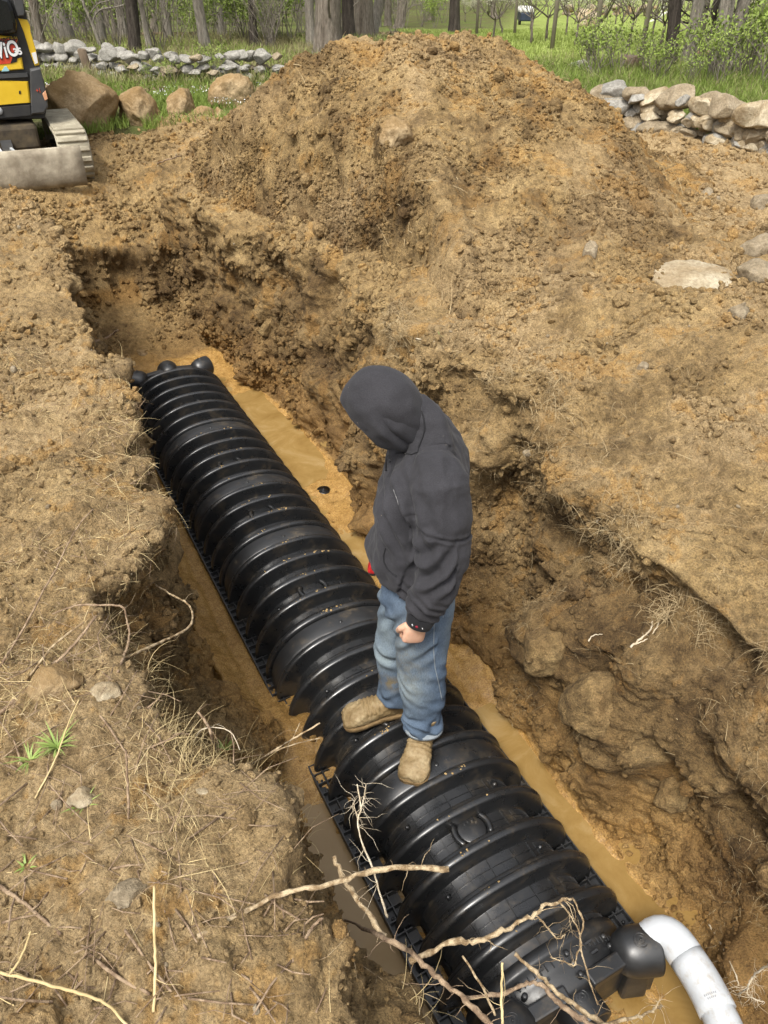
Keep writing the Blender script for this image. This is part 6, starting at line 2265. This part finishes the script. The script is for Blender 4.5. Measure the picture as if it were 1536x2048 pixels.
def bark(name, c1, c2, c3):
    m, nt, b = new_mat(name)
    f = noise(nt, 7, 6, .7, stretch=(1, 1, .16)); f2 = noise(nt, 28, 5, .7, stretch=(1, 1, .22))
    col = mixc(nt, 1.0, ramp(nt, f, [(.3, c1), (.5, c2), (.7, c3)]), ramp(nt, f2, [(.3, (.55,) * 3), (.65, (1.25,) * 3)]), 'MULTIPLY')
    nt.links.new(col, b.inputs['Base Color'])
    b.inputs['Roughness'].default_value = .95
    b.inputs['Specular IOR Level'].default_value = .1
    bump(nt, b, mathn(nt, 'ADD', f, f2), 1.0, .05)
    return m
M['bark_grey'] = bark('grey_bark', (.17, .15, .12), (.28, .25, .205), (.38, .35, .30))
M['bark_brown'] = bark('brown_bark', (.11, .09, .068), (.20, .17, .135), (.28, .245, .20))
M['bark_dark'] = bark('dark_bark', (.035, .030, .024), (.07, .058, .048), (.115, .10, .08))


def leaf_mat(name, c1, c2, c3):
    m, nt, b = new_mat(name)
    f = noise(nt, 2.2, 3, .6); f2 = noise(nt, 19, 2, .6)
    nt.links.new(ramp(nt, mathn(nt, 'ADD', mathn(nt, 'MULTIPLY', f, .6), mathn(nt, 'MULTIPLY', f2, .4)), [(.32, c1), (.5, c2), (.68, c3)]), b.inputs['Base Color'])
    b.inputs['Roughness'].default_value = .6
    b.inputs['Specular IOR Level'].default_value = .2
    b.inputs['Transmission Weight'].default_value = 0
    return m
M['leaf_bright'] = leaf_mat('spring_leaves', (.11, .16, .03), (.21, .28, .055), (.34, .40, .12))
M['leaf_mid'] = leaf_mat('shrub_leaves', (.075, .115, .025), (.15, .20, .045), (.24, .28, .085))
M['leaf_olive'] = leaf_mat('budding_leaves', (.16, .16, .06), (.25, .25, .11), (.36, .35, .19))
M['bud_pale'] = leaf_mat('pale_blossom', (.28, .28, .17), (.42, .41, .29), (.56, .54, .43))
M['bud_pink'] = leaf_mat('pink_blossom', (.40, .20, .20), (.52, .30, .30), (.62, .42, .42))
M['twig'] = simple_mat('grey_twigs', (.13, .11, .085), (.25, .22, .175), 6, .95)


def leaf_quads(centres, size, seed, nz_up=.3):
    r = np.random.RandomState(seed)
    k = len(centres)
    a = r.normal(size=(k, 3)); a /= np.linalg.norm(a, axis=1, keepdims=True)
    b_ = np.cross(a, r.normal(size=(k, 3)) + np.array([0, 0, nz_up])); b_ /= np.linalg.norm(b_, axis=1, keepdims=True)
    s_ = size * r.uniform(.5, 1.3, (k, 1))
    V = np.stack([centres - a * s_, centres + b_ * s_ * .45, centres + a * s_, centres - b_ * s_ * .45], 1).reshape(-1, 3)
    F = np.arange(k * 4).reshape(-1, 4)
    return V, F


def branch_rec(mb, p, d_, ln, r, depth, rr, tips, gnarl=.35, up=.25, split=(2, 3), seg=5):
    pts = [p.copy()]
    n = 4
    for k in range(n):
        d_ = (d_ + Vector((rr.uniform(-1, 1), rr.uniform(-1, 1), rr.uniform(-.6, 1) * .6 + up * .3)) * gnarl).normalized()
        pts.append(pts[-1] + d_ * ln / n)
    mb.tube(pts, [r * (1 - .45 * k / n) for k in range(n + 1)], seg, cap=False)
    if depth == 0:
        tips.extend(pts[1:])
        return
    for q in range(rr.randint(*split)):
        i = rr.randint(2, n)
        nd = (d_ + Vector((rr.uniform(-1, 1), rr.uniform(-1, 1), rr.uniform(-.3, .9))) * .9).normalized()
        branch_rec(mb, pts[i], nd, ln * rr.uniform(.55, .8), r * .5, depth - 1, rr, tips, gnarl, up, split, 4 if depth < 3 else seg)


# crowns of the tall trees, seen only as the limbs above the picture and their thin spring leaf
CROWNS = []
for sd_ in range(3):
    rr = random.Random(900 + sd_)
    mb = MB(); tips = []
    for q in range(6):
        a = q / 6 * 2 * PI + rr.uniform(-.4, .4)
        branch_rec(mb, Vector((0, 0, rr.uniform(-1.8, .5))), Vector((math.cos(a), math.sin(a), .9)).normalized(), rr.uniform(1.5, 2.2), .05, 2, rr, tips, .25, .6)
    tp = np.array([t[:] for t in tips])
    cen = np.repeat(tp, 3, 0) + np.random.RandomState(sd_).normal(size=(len(tp) * 3, 3)) * .16
    V, F = leaf_quads(cen, .055, sd_)
    mb.add(V.tolist(), F.tolist(), False)
    me_ = mb.mesh('crown')
    me_.materials.append(M['twig']); me_.materials.append(M['leaf_olive'])
    nf = len(me_.polygons); mi = np.zeros(nf, np.int32); mi[nf - len(F):] = 1
    me_.polygons.foreach_set('material_index', mi)
    CROWNS.append(me_)

tcount = [0]


def tree(bx, by, tx, wpx, mat, label, group='trunks of the wood edge', H=7.5, low=2, flare=1.35, depth=None):
    """base pixel, pixel column where the stem leaves the picture top, width in pixels"""
    b_ = ground_at(bx, by) if depth is None else Vector((at(bx, by, y=depth).x, depth, float(zg(at(bx, by, y=depth).x, depth))))
    tp = at(tx, 0, y=b_.y)
    ty = at(bx, by, y=b_.y)
    dirv = (tp - ty)
    t_ = np.linalg.norm(np.array(b_) - np.array([0, 0, CAMZ])) / np.linalg.norm(ray(bx, by))
    r = wpx * t_ / F_PX / 2
    dirv = dirv / max(dirv.z, .05)
    dirv.x = max(min(dirv.x, .28), -.28)
    tcount[0] += 1
    rr = random.Random(tcount[0] * 31)
    root = thing('tree', label, 'tree', b_, group=group)
    mb = MB()
    pts = [Vector((0, 0, -.15))]; rad_ = [r * flare * 1.12]
    n = 26
    sway = rr.uniform(0, 6)
    for k in range(n + 1):
        z = H * (k / n) ** 1.5
        sw = .02 * math.sin(z * 1.4 + sway) * min(z, 1.5)
        pts.append(Vector((dirv.x * z + sw, sw * .6, z)))
        rad_.append(r * (1 + (flare - 1) * math.exp(-z / .18)) * (1 - .55 * z / H))
    mb.tube(pts, rad_, 20)
    me_ = mb.mesh('trunk')
    c_ = get_co(me_); n_ = get_no(me_)
    q = c_ * np.array([1, 1, .14]) + tcount[0] * 5
    set_co(me_, c_ + n_ * (r * (.16 * perlin(q, 9 / max(r * 8, .6), 3) + .10 * fbm(q, 26 / max(r * 8, .6), 2, .6, 8)))[:, None])
    add_obj('trunk', me_, mat, root)
    if low:
        for q_ in range(low):
            mb = MB(); tips = []
            z = rr.uniform(.5, 2.2)
            a = rr.uniform(0, 2 * PI)
            branch_rec(mb, Vector((dirv.x * z, 0, z)), Vector((math.cos(a), math.sin(a) * .6, .25)).normalized(), rr.uniform(.6, 1.2), r * .13, 2, rr, tips, .4, .1)
            add_obj('branch', mb.mesh('branch'), M['twig'], root)
    cr = add_obj('crown', CROWNS[tcount[0] % 3], None, root, Vector((dirv.x * H, 0, H * .86)))
    cr.rotation_euler.z = rr.uniform(0, 6)
    return root


TL = [
    (86, 100, 62, 17, 'bark_brown', 'rough leaning trunk rising right behind the yellow excavator'),
    (72, 92, 74, 9, 'bark_brown', 'thin bent stem nearest to the excavator roof'),
    (139, 88, 113, 27, 'bark_grey', 'smooth pale grey trunk leaning left behind the stone wall'),
    (147, 62, 132, 14, 'bark_brown', 'dark trunk in the shade just right of the pale leaning one'),
    (168, 70, 160, 10, 'bark_brown', 'slim trunk between the pale leaning one and the stump'),
    (206, 92, 193, 17, 'bark_grey', 'straight grey-brown trunk above the broken stump'),
    (232, 74, 222, 10, 'bark_brown', 'slim brown trunk deep behind the grey-brown one'),
    (251, 84, 236, 18, 'bark_grey', 'grey trunk slanting just left of the darkest one'),
    (270, 112, 263, 24, 'bark_dark', 'dark reddish trunk standing at the wall, nearest on the left'),
    (301, 106, 283, 11, 'bark_grey', 'thin pale stem leaning beside the dark reddish trunk'),
    (312, 66, 303, 10, 'bark_brown', 'slim far trunk right of the thin pale stem'),
    (338, 84, 325, 16, 'bark_grey', 'medium grey trunk above the middle of the stone wall'),
    (412, 102, 394, 21, 'bark_grey', 'stout grey trunk with flared foot behind the wall middle'),
    (442, 76, 438, 14, 'bark_grey', 'straight slim grey trunk just right of the stout flared one'),
    (508, 96, 502, 15, 'bark_dark', 'lone dark trunk in the green gap left of the heap'),
    (622, 96, 619, 18, 'bark_grey', 'light straight trunk at the left shoulder of the heap'),
    (657, 112, 655, 52, 'bark_brown', 'thickest furrowed trunk of all, behind the heap'),
    (699, 84, 694, 24, 'bark_dark', 'dark trunk tucked behind the thickest one'),
    (728, 80, 726, 40, 'bark_brown', 'second thickest trunk, just left of the heap summit'),
    (742, 76, 768, 22, 'bark_grey', 'pale trunk leaning right out of the second thickest one'),
    (776, 52, 775, 14, 'bark_brown', 'slim trunk behind the heap summit'),
    (797, 56, 808, 17, 'bark_brown', 'right-leaning trunk at the heap summit'),
    (907, 66, 910, 21, 'bark_dark', 'single blackish trunk right of the heap summit'),
    (988, 36, 985, 11, 'bark_brown', 'far lone trunk in front of the parked cart'),
    (1338, 136, 1353, 25, 'bark_dark', 'dark leaning trunk, leftmost of the four on the right'),
    (1374, 131, 1397, 26, 'bark_grey', 'grey trunk, second from the left of the four on the right'),
    (1428, 150, 1458, 30, 'bark_grey', 'wide grey trunk, third from the left of the four on the right'),
    (1452, 146, 1490, 25, 'bark_grey', 'rightmost grey trunk, crossing the foot of the third one')]
for (bx, by, tx, w_, mt, lab) in TL:
    tree(bx, by, tx, w_, M[mt], lab, low=2 if w_ > 12 else 1)
# deeper wood: stems nobody could tell apart
rr = random.Random(77)
for k in range(46):
    px = rr.uniform(40, 860); py = rr.uniform(18, 62)
    tree(px, py, px + rr.uniform(-14, 8), rr.uniform(4, 11), M[rr.choice(['bark_brown', 'bark_grey', 'bark_brown'])], 'slim tree trunk deep in the wood behind the stone wall', 'slim trunks deep in the wood', low=1, flare=1.1)

# saplings and bare bushes
def twig_bush(seed, n, h, depth=2):
    rr = random.Random(seed); mb = MB(); tips = []
    for q in range(n):
        a = rr.uniform(0, 2 * PI)
        branch_rec(mb, Vector((rr.uniform(-.1, .1), rr.uniform(-.1, .1), 0)), Vector((math.cos(a) * .4, math.sin(a) * .4, 1)).normalized(), h * rr.uniform(.5, .8), .010, depth, rr, tips, .22, .5, (2, 3), 4)
    return mb, tips
SHRUB = {}
for key, n, h, depth, per, sz, mt, spread in (('green', 7, 1.3, 2, 9, .042, 'leaf_bright', .13), ('mid', 7, 1.4, 2, 9, .045, 'leaf_mid', .14), ('bare', 9, 1.6, 2, 1, .022, 'leaf_olive', .06), ('bare2', 6, 2.0, 2, 2, .022, 'leaf_olive', .08), ('briar', 10, .7, 2, 2, .030, 'leaf_bright', .07)):
    lst = []
    for sd_ in range(3):
        mb, tips = twig_bush(sd_ + n * 10, n, h, depth)
        tp = np.array([t[:] for t in tips])
        cen = np.repeat(tp, per, 0) + np.random.RandomState(sd_).normal(size=(len(tp) * per, 3)) * spread
        V, F = leaf_quads(cen, sz, sd_ + 5)
        mb1 = mb.mesh('stems')
        lm = np_mesh('leaves', V, F, None, False)
        mb1.materials.append(M['twig']); lm.materials.append(M[mt])
        lst.append((mb1, lm))
    SHRUB[key] = lst
bcount = [0]


def shrub(key, px, py, sc, label, group, name='shrub', y=None):
    p = ground_at(px, py)
    bcount[0] += 1
    r = random.Random(bcount[0] * 13)
    root = thing(name, label, 'shrub', p, (0, 0, r.uniform(0, 6)), group)
    root.scale = (sc * r.uniform(.85, 1.2), sc * r.uniform(.85, 1.2), sc * r.uniform(.8, 1.15))
    a_, b_ = SHRUB[key][bcount[0] % 3]
    add_obj('stems', a_, None, root)
    add_obj('foliage', b_, None, root)
GB = 'leafy green bushes under the trees'
LB = 'leafy bright green bush growing under the trees of the wood'
for px, py, sc in ((112, 92, 1.0), (170, 96, .9), (150, 70, 1.1), (205, 74, 1.0), (60, 80, 1.2), (285, 80, .9), (340, 80, 1.0), (360, 66, 1.2), (385, 88, .8), (430, 74, 1.1), (455, 86, 1.0), (472, 66, 1.4), (490, 84, 1.2), (520, 76, 1.2), (540, 90, .9), (558, 80, 1.2), (585, 82, 1.2), (600, 66, 1.5), (560, 52, 1.6), (480, 46, 1.8), (520, 44, 1.8), (180, 50, 1.6), (120, 48, 1.7), (400, 50, 1.6), (345, 40, 1.7), (250, 52, 1.6), (90, 62, 1.3), (640, 60, 1.6), (690, 54, 1.5), (780, 44, 1.4), (850, 44, 1.4), (870, 56, 1.0)):
    shrub('green' if bcount[0] % 3 else 'mid', px, py, sc, LB, GB, 'bush')
for k in range(60):
    px = rr.uniform(30, 900); py = rr.uniform(28, 108)
    if 560 < px < 900 and py > 70:
        py = rr.uniform(28, 62)
    shrub('bare2' if k % 2 else 'bare', px, py, rr.uniform(.8, 1.4) * (1.3 if py < 50 else 1), 'bare twiggy thicket bush among the tree trunks of the wood', 'bare thicket bushes', 'thicket_bush')
for k in range(26):
    px = rr.uniform(880, 1560); py = rr.uniform(4, 26)
    shrub(('bare', 'mid', 'bare2')[k % 3], px, py, rr.uniform(1.5, 2.6), 'bush in the far hedge behind the orchard', 'far hedge bushes', 'hedge_bush')
for k in range(40):
    px = rr.uniform(0, 900); py = rr.uniform(-6, 22)
    shrub(('bare', 'green', 'bare2', 'mid')[k % 4], px, py, rr.uniform(1.7, 2.8), 'tall bush in the far undergrowth at the top edge behind the trunks', 'far undergrowth bushes', 'undergrowth_bush')
for px, py, sc in ((1190, 158, .8), (1235, 150, .9), (1290, 152, .8), (1320, 164, .7), (1395, 150, .8), (1420, 166, .8), (1465, 158, 1.0), (1500, 165, 1.1), (1530, 150, 1.3), (1440, 175, .7), (1370, 172, .6), (1180, 132, .8), (1530, 180, 1.0), (1485, 140, 1.1), (1550, 120, 1.5)):
    shrub('briar', px, py, sc * 1.1, 'low leafing briar in the rough grass above the right wall', 'briars above the right wall', 'briar')
for px, py, sc in ((455, 162, .55), (340, 170, .4), (425, 166, .5), (300, 168, .35)):
    shrub('briar', px, py, sc, 'bright green weed clump with white flowers at the foot of the stone wall', 'weeds at the foot of the wall', 'weed_clump')

# bent hazel in front of the wood and curved orchard stem
def limb_obj(name, label, cat, lines, mat, tw=0):
    mb = MB()
    for (pts, r0, r1) in lines:
        W = catmull(pts, 5); n = len(W)
        mb.tube(W, [r0 + (r1 - r0) * i / (n - 1) for i in range(n)], 9)
        for q in range(tw):
            i = rs.randrange(n // 3, n); tips = []
            branch_rec(mb, W[i], Vector((rs.uniform(-1, 1), rs.uniform(-.5, .5), rs.uniform(.1, 1))).normalized(), rs.uniform(.4, .9), r1 * .5, 1, rs, tips, .35, .3)
    tag(mb.build(name, mat), label, cat)
yb = ground_at(206, 104).y
def AY(px, py): return at(px, py, y=yb)
limb_obj('sapling', 'crooked pale sapling forking low in front of the wood, above the stump', 'sapling', [([AY(206, 106), AY(190, 62), AY(180, 35), AY(168, 10), AY(160, -30)], .045, .02), ([AY(184, 48), AY(192, 28), AY(205, 18), AY(232, 14), AY(270, 2), AY(300, -16)], .022, .012), ([AY(178, 30), AY(196, 8), AY(222, 0), AY(250, -12)], .016, .008)], M['bark_grey'], 5)
yb2 = ground_at(1394, 114).y
def AY2(px, py): return at(px, py, y=yb2)
limb_obj('old_tree', 'dark old fruit tree bending behind the right-hand trunks', 'tree', [([AY2(1394, 116), AY2(1402, 94), AY2(1420, 72), AY2(1430, 50), AY2(1428, 20), AY2(1440, -20)], .085, .05), ([AY2(1425, 62), AY2(1450, 40), AY2(1478, 34), AY2(1510, 20)], .045, .02), ([AY2(1414, 78), AY2(1385, 50), AY2(1350, 42)], .03, .012), ([AY2(1430, 30), AY2(1400, 5), AY2(1370, 0)], .03, .012)], M['bark_dark'], 7)

# ------------------------------------------------------------------ orchard
ORCH = []
for sd_ in range(4):
    rr2 = random.Random(300 + sd_)
    mb = MB(); tips = []
    mb.tube([Vector((0, 0, -.1)), Vector((.02, 0, .25)), Vector((.06 * (sd_ - 1.5), .03, .55)), Vector((.10 * (sd_ - 1.5), .02, .85))], [.06, .044, .038, .034], 10)
    top_ = Vector((.10 * (sd_ - 1.5), .02, .82))
    trunk_me = mb.mesh('trunk'); trunk_me.materials.append(M['bark_brown'])
    mb = MB()
    for q in range(5):
        a = q / 5 * 2 * PI + rr2.uniform(-.3, .3)
        branch_rec(mb, top_, Vector((math.cos(a), math.sin(a), .75)).normalized(), rr2.uniform(.75, 1.1), .024, 3, rr2, tips, .42, .35, (2, 3), 5)
    cm_ = mb.mesh('limbs'); cm_.materials.append(M['bark_brown'])
    tp = np.array([t[:] for t in tips])
    cen = np.repeat(tp, 4, 0) + np.random.RandomState(sd_).normal(size=(len(tp) * 4, 3)) * .09
    V, F = leaf_quads(cen, .030, sd_)
    fm = np_mesh('blossom', V, F, None, False); fm.materials.append(M['bud_pale'])
    ORCH.append((trunk_me, cm_, fm))
for k, (px, py, sc) in enumerate(((1003, 68, .95), (1092, 84, 1.0), (1132, 74, .9), (1169, 78, .9), (1204, 94, 1.0), (1256, 100, 1.0), (1320, 102, 1.05), (1285, 76, .9), (1230, 66, .9), (1190, 58, .9), (1060, 62, .9), (1345, 80, .95), (1470, 96, 1.1), (1525, 100, 1.1), (960, 56, .95), (1110, 52, .9), (1150, 48, .9), (1270, 52, .9), (1400, 70, 1.0), (1330, 56, .9), (1030, 48, .9), (1450, 66, 1.0), (985, 84, .9), (1062, 88, .9), (1232, 84, .9), (1150, 92, .9), (1300, 90, .9), (1215, 42, 1), (1250, 34, 1), (1100, 36, 1), (1310, 36, 1), (1380, 40, 1), (1480, 44, 1), (1520, 60, 1), (930, 44, .9))):
    p = ground_at(px, py)
    root = thing('orchard_tree', 'small gnarled fruit tree in pale bud on the green orchard lawn', 'fruit tree', p, (0, 0, k * 1.7), 'fruit trees of the orchard')
    sc *= .62
    root.scale = (sc * 1.25, sc * 1.25, sc * (.95 + .1 * (k % 3)))
    for nm, me_ in zip(('trunk', 'limbs', 'blossom'), ORCH[k % 4]):
        add_obj(nm, me_, None, root)
p = ground_at(1438, 40)
root = thing('blossom_tree', 'pink flowering tree at the top edge on the right', 'tree', p)
root.scale = (1.5, 1.5, 1.5)
add_obj('trunk', ORCH[1][0], None, root); add_obj('limbs', ORCH[1][1], None, root)
tp = get_co(ORCH[1][2]).reshape(-1, 4, 3).mean(1)
cen = np.repeat(tp, 3, 0) + np.random.RandomState(3).normal(size=(len(tp) * 3, 3)) * .09
V, F = leaf_quads(cen, .05, 77)
fm = np_mesh('blossom', V, F, None, False)
add_obj('blossom', fm, M['bud_pink'], root)

# ------------------------------------------------------------------ orchard fence posts, frame, cart
M['post'] = simple_mat('weathered_post', (.14, .12, .085), (.26, .23, .17), 8, .95, stretch=(1, 1, .2))
for k, (px, py, tx, ty) in enumerate(((953, 72, 957, 0), (1029, 70, 1033, 0), (1103, 103, 1116, 4), (1186, 112, 1202, 8), (1281, 118, 1300, 8), (1398, 112, 1406, 10), (1500, 131, 1532, 30), (1176, 34, 1182, -12), (1262, 40, 1268, 2), (1312, 38, 1318, 2))):
    p = ground_at(px, py); q = at(tx, ty, y=p.y) - p
    q = Vector((q.x * .8, 0, max(q.z, 2.0)))
    mb = MB()
    mb.tube([Vector((0, 0, -.2)), q * .5, q * .97, q], [.052, .048, .046, .034], 10)
    o = mb.build('fence_post', M['post'], None, p)
    tag(o, 'tall thin weathered fence post at the orchard edge', 'post', 'posts of the orchard fence')
M['white_wood'] = simple_mat('white_wood', (.55, .54, .50), (.72, .71, .67), 7, .7)
p = ground_at(1338, 44)
t_ = thing('timber_frame', 'white wooden frame with a slanting rail standing in the far orchard', 'timber frame', p)
for nm, a, b2 in (('leg', (-.6, 0, 0), (-.6, 0, 1.25)), ('leg', (.6, 0, 0), (.6, 0, 1.25)), ('rail', (-.75, 0, 1.25), (.75, 0, 1.25)), ('rail', (-.7, .05, .8), (.7, .05, .8)), ('brace', (-1.5, -.1, -.1), (.55, -.05, 1.0))):
    mb = MB(); a = Vector(a); b2 = Vector(b2); d_ = b2 - a
    mb.box((a + b2) / 2, (.14, .10, d_.length), d_.to_track_quat('Z', 'Y'), bevel=.02)
    add_obj(nm, mb.mesh(nm), M['white_wood'], t_)
p = ground_at(1050, 50)
t_ = thing('covered_cart', 'dark blue cart with white cover parked at the far end of the orchard', 'cart', p)
t_.scale = (.75, .75, .75)
M['navy'] = simple_mat('navy_paint', (.015, .022, .045), (.03, .04, .07), 5, .4)
mb = MB(); mb.box((0, 0, .62), (1.15, 1.9, .62), None, bevel=.08); add_obj('cart_body', mb.mesh('cart_body'), M['navy'], t_)
mb = MB(); mb.box((-.08, 0, 1.12), (1.25, 2.0, .42), None, bevel=.16, taper=.82); add_obj('cover', mb.mesh('cover'), M['white_wood'], t_)
for sx in (-.52, .52):
    mb = MB(); mb.tube([(sx - .08, -.3, .3), (sx + .08, -.3, .3)], .3, 22); add_obj('wheel', mb.mesh('wheel'), M['black_paint'], t_)
placed_rock(1176, 40, -.6, .5, .55, .5, 95, M['rock_pale'], 'pale round boulder far back in the orchard', 'boulder', (0, 0, 0), None)
wl = [ground_at(x, y) for x, y in ((1130, 30), (1200, 30), (1262, 30), (1310, 32))]
stone_wall('stone_wall', 'far brownish stone wall at the top edge behind the orchard', wl, .60, 40, 9, ['rock_tan', 'rock_earth'], (.22, .45), 2)
mb = MB(); p = at(1416, 118, z=-.05); mb.box(p + Vector((0, 0, .12)), (1.0, .22, .06), Matrix.Rotation(-.1, 3, 'Z'), bevel=.01)
for e in (-.42, .42):
    mb.box(p + Vector((e, 0, .03)), (.08, .2, .14), None, bevel=.01)
tag(mb.build('plank', simple_mat('weathered_plank', (.33, .20, .13), (.46, .30, .21), 6, .8)), 'reddish plank lying between the right-hand trunks', 'plank')

# ------------------------------------------------------------------ grass of the meadow and the wood floor
def meadow_pts(xr, yr, n, seed, keep=None):
    r = np.random.RandomState(seed)
    x = r.uniform(*xr, n); u = r.uniform(0, 1, n)
    y = yr[0] + (yr[1] - yr[0]) * u ** 1.4
    P_ = np.stack([x, y, zg(x, y)], 1)
    ok, dep = frame_mask(P_ + np.array([0, 0, .1]))
    n_s, s_s = xy2ns(x, y)
    ok &= ~((n_s > -3.0) & (n_s < 6.6) & (s_s < 8.3))
    P_ = P_[ok]
    if keep is not None:
        P_ = P_[keep(P_)]
    return P_
def grass_patch(name, P_, ln, wd, mat, lay=.25, droop=.5, seed=1):
    N_ = np.tile(np.array([0, 0, 1.0]), (len(P_), 1))
    return blades(name, P_, N_, np.arange(len(P_)), rng_.uniform(*ln, len(P_)), rng_.uniform(*wd, len(P_)), mat, lay, droop, 3, .35)
M['grass_green'] = leaf_mat('meadow_grass', (.09, .14, .022), (.16, .22, .042), (.26, .32, .085))
M['grass_lawn'] = leaf_mat('lawn_grass', (.16, .20, .04), (.25, .31, .075), (.35, .40, .13))
M['grass_dry'] = leaf_mat('dry_wood_grass', (.13, .12, .05), (.22, .20, .09), (.34, .31, .17))
P_ = meadow_pts((-7, 1), (9.5, 14.5), 52000, 1, lambda q: perlin(q * np.array([1, 1, 0]), 1.1, 5) > -.12)
grass_patch('meadow_grass', P_, (.05, .17), (.006, .014), M['grass_green'])
P_ = meadow_pts((-9, 1), (13.5, 26), 34000, 2, lambda q: q[:, 0] < 1.0)
grass_patch('wood_floor_grass', P_, (.06, .26), (.008, .02), M['grass_dry'], .35)
P_ = meadow_pts((-9, 1), (13.5, 26), 22000, 21, lambda q: perlin(q * np.array([1, 1, 0]), .5, 15) > -.02)
grass_patch('wood_floor_herbs', P_, (.06, .24), (.012, .03), M['leaf_bright'], .35)
P_ = meadow_pts((1, 10), (9.4, 16), 60000, 3)
grass_patch('rough_grass', P_, (.06, .24), (.007, .016), M['grass_green'], .35)
P_ = meadow_pts((1, 10), (9.4, 17), 16000, 4)
grass_patch('rough_dry_grass', P_, (.06, .30), (.006, .012), M['grass_dry'], .45)
P_ = meadow_pts((-1, 14), (15.5, 40), 60000, 5, lambda q: q[:, 0] > .6)
grass_patch('orchard_grass', P_, (.04, .14), (.012, .03), M['grass_lawn'], .3)
P_ = meadow_pts((-6, -.5), (9.5, 13), 3000, 6, lambda q: perlin(q * np.array([1, 1, 0]), .9, 8) > .02)
V, F = leaf_quads(P_ + np.array([0, 0, .13]), .013, 9)
o = add_obj('meadow_flowers', np_mesh('meadow_flowers', V, F, None, False), M['white_decal']); o['kind'] = 'stuff'
P_ = meadow_pts((-9, 1), (13, 30), 16000, 7)
V, F = leaf_quads(P_ + np.array([0, 0, .03]), .05, 19, 3)
o = add_obj('leaf_litter', np_mesh('leaf_litter', V, F, None, False), simple_mat('dead_leaves', (.13, .085, .045), (.30, .22, .13), 9, .9)); o['kind'] = 'stuff'
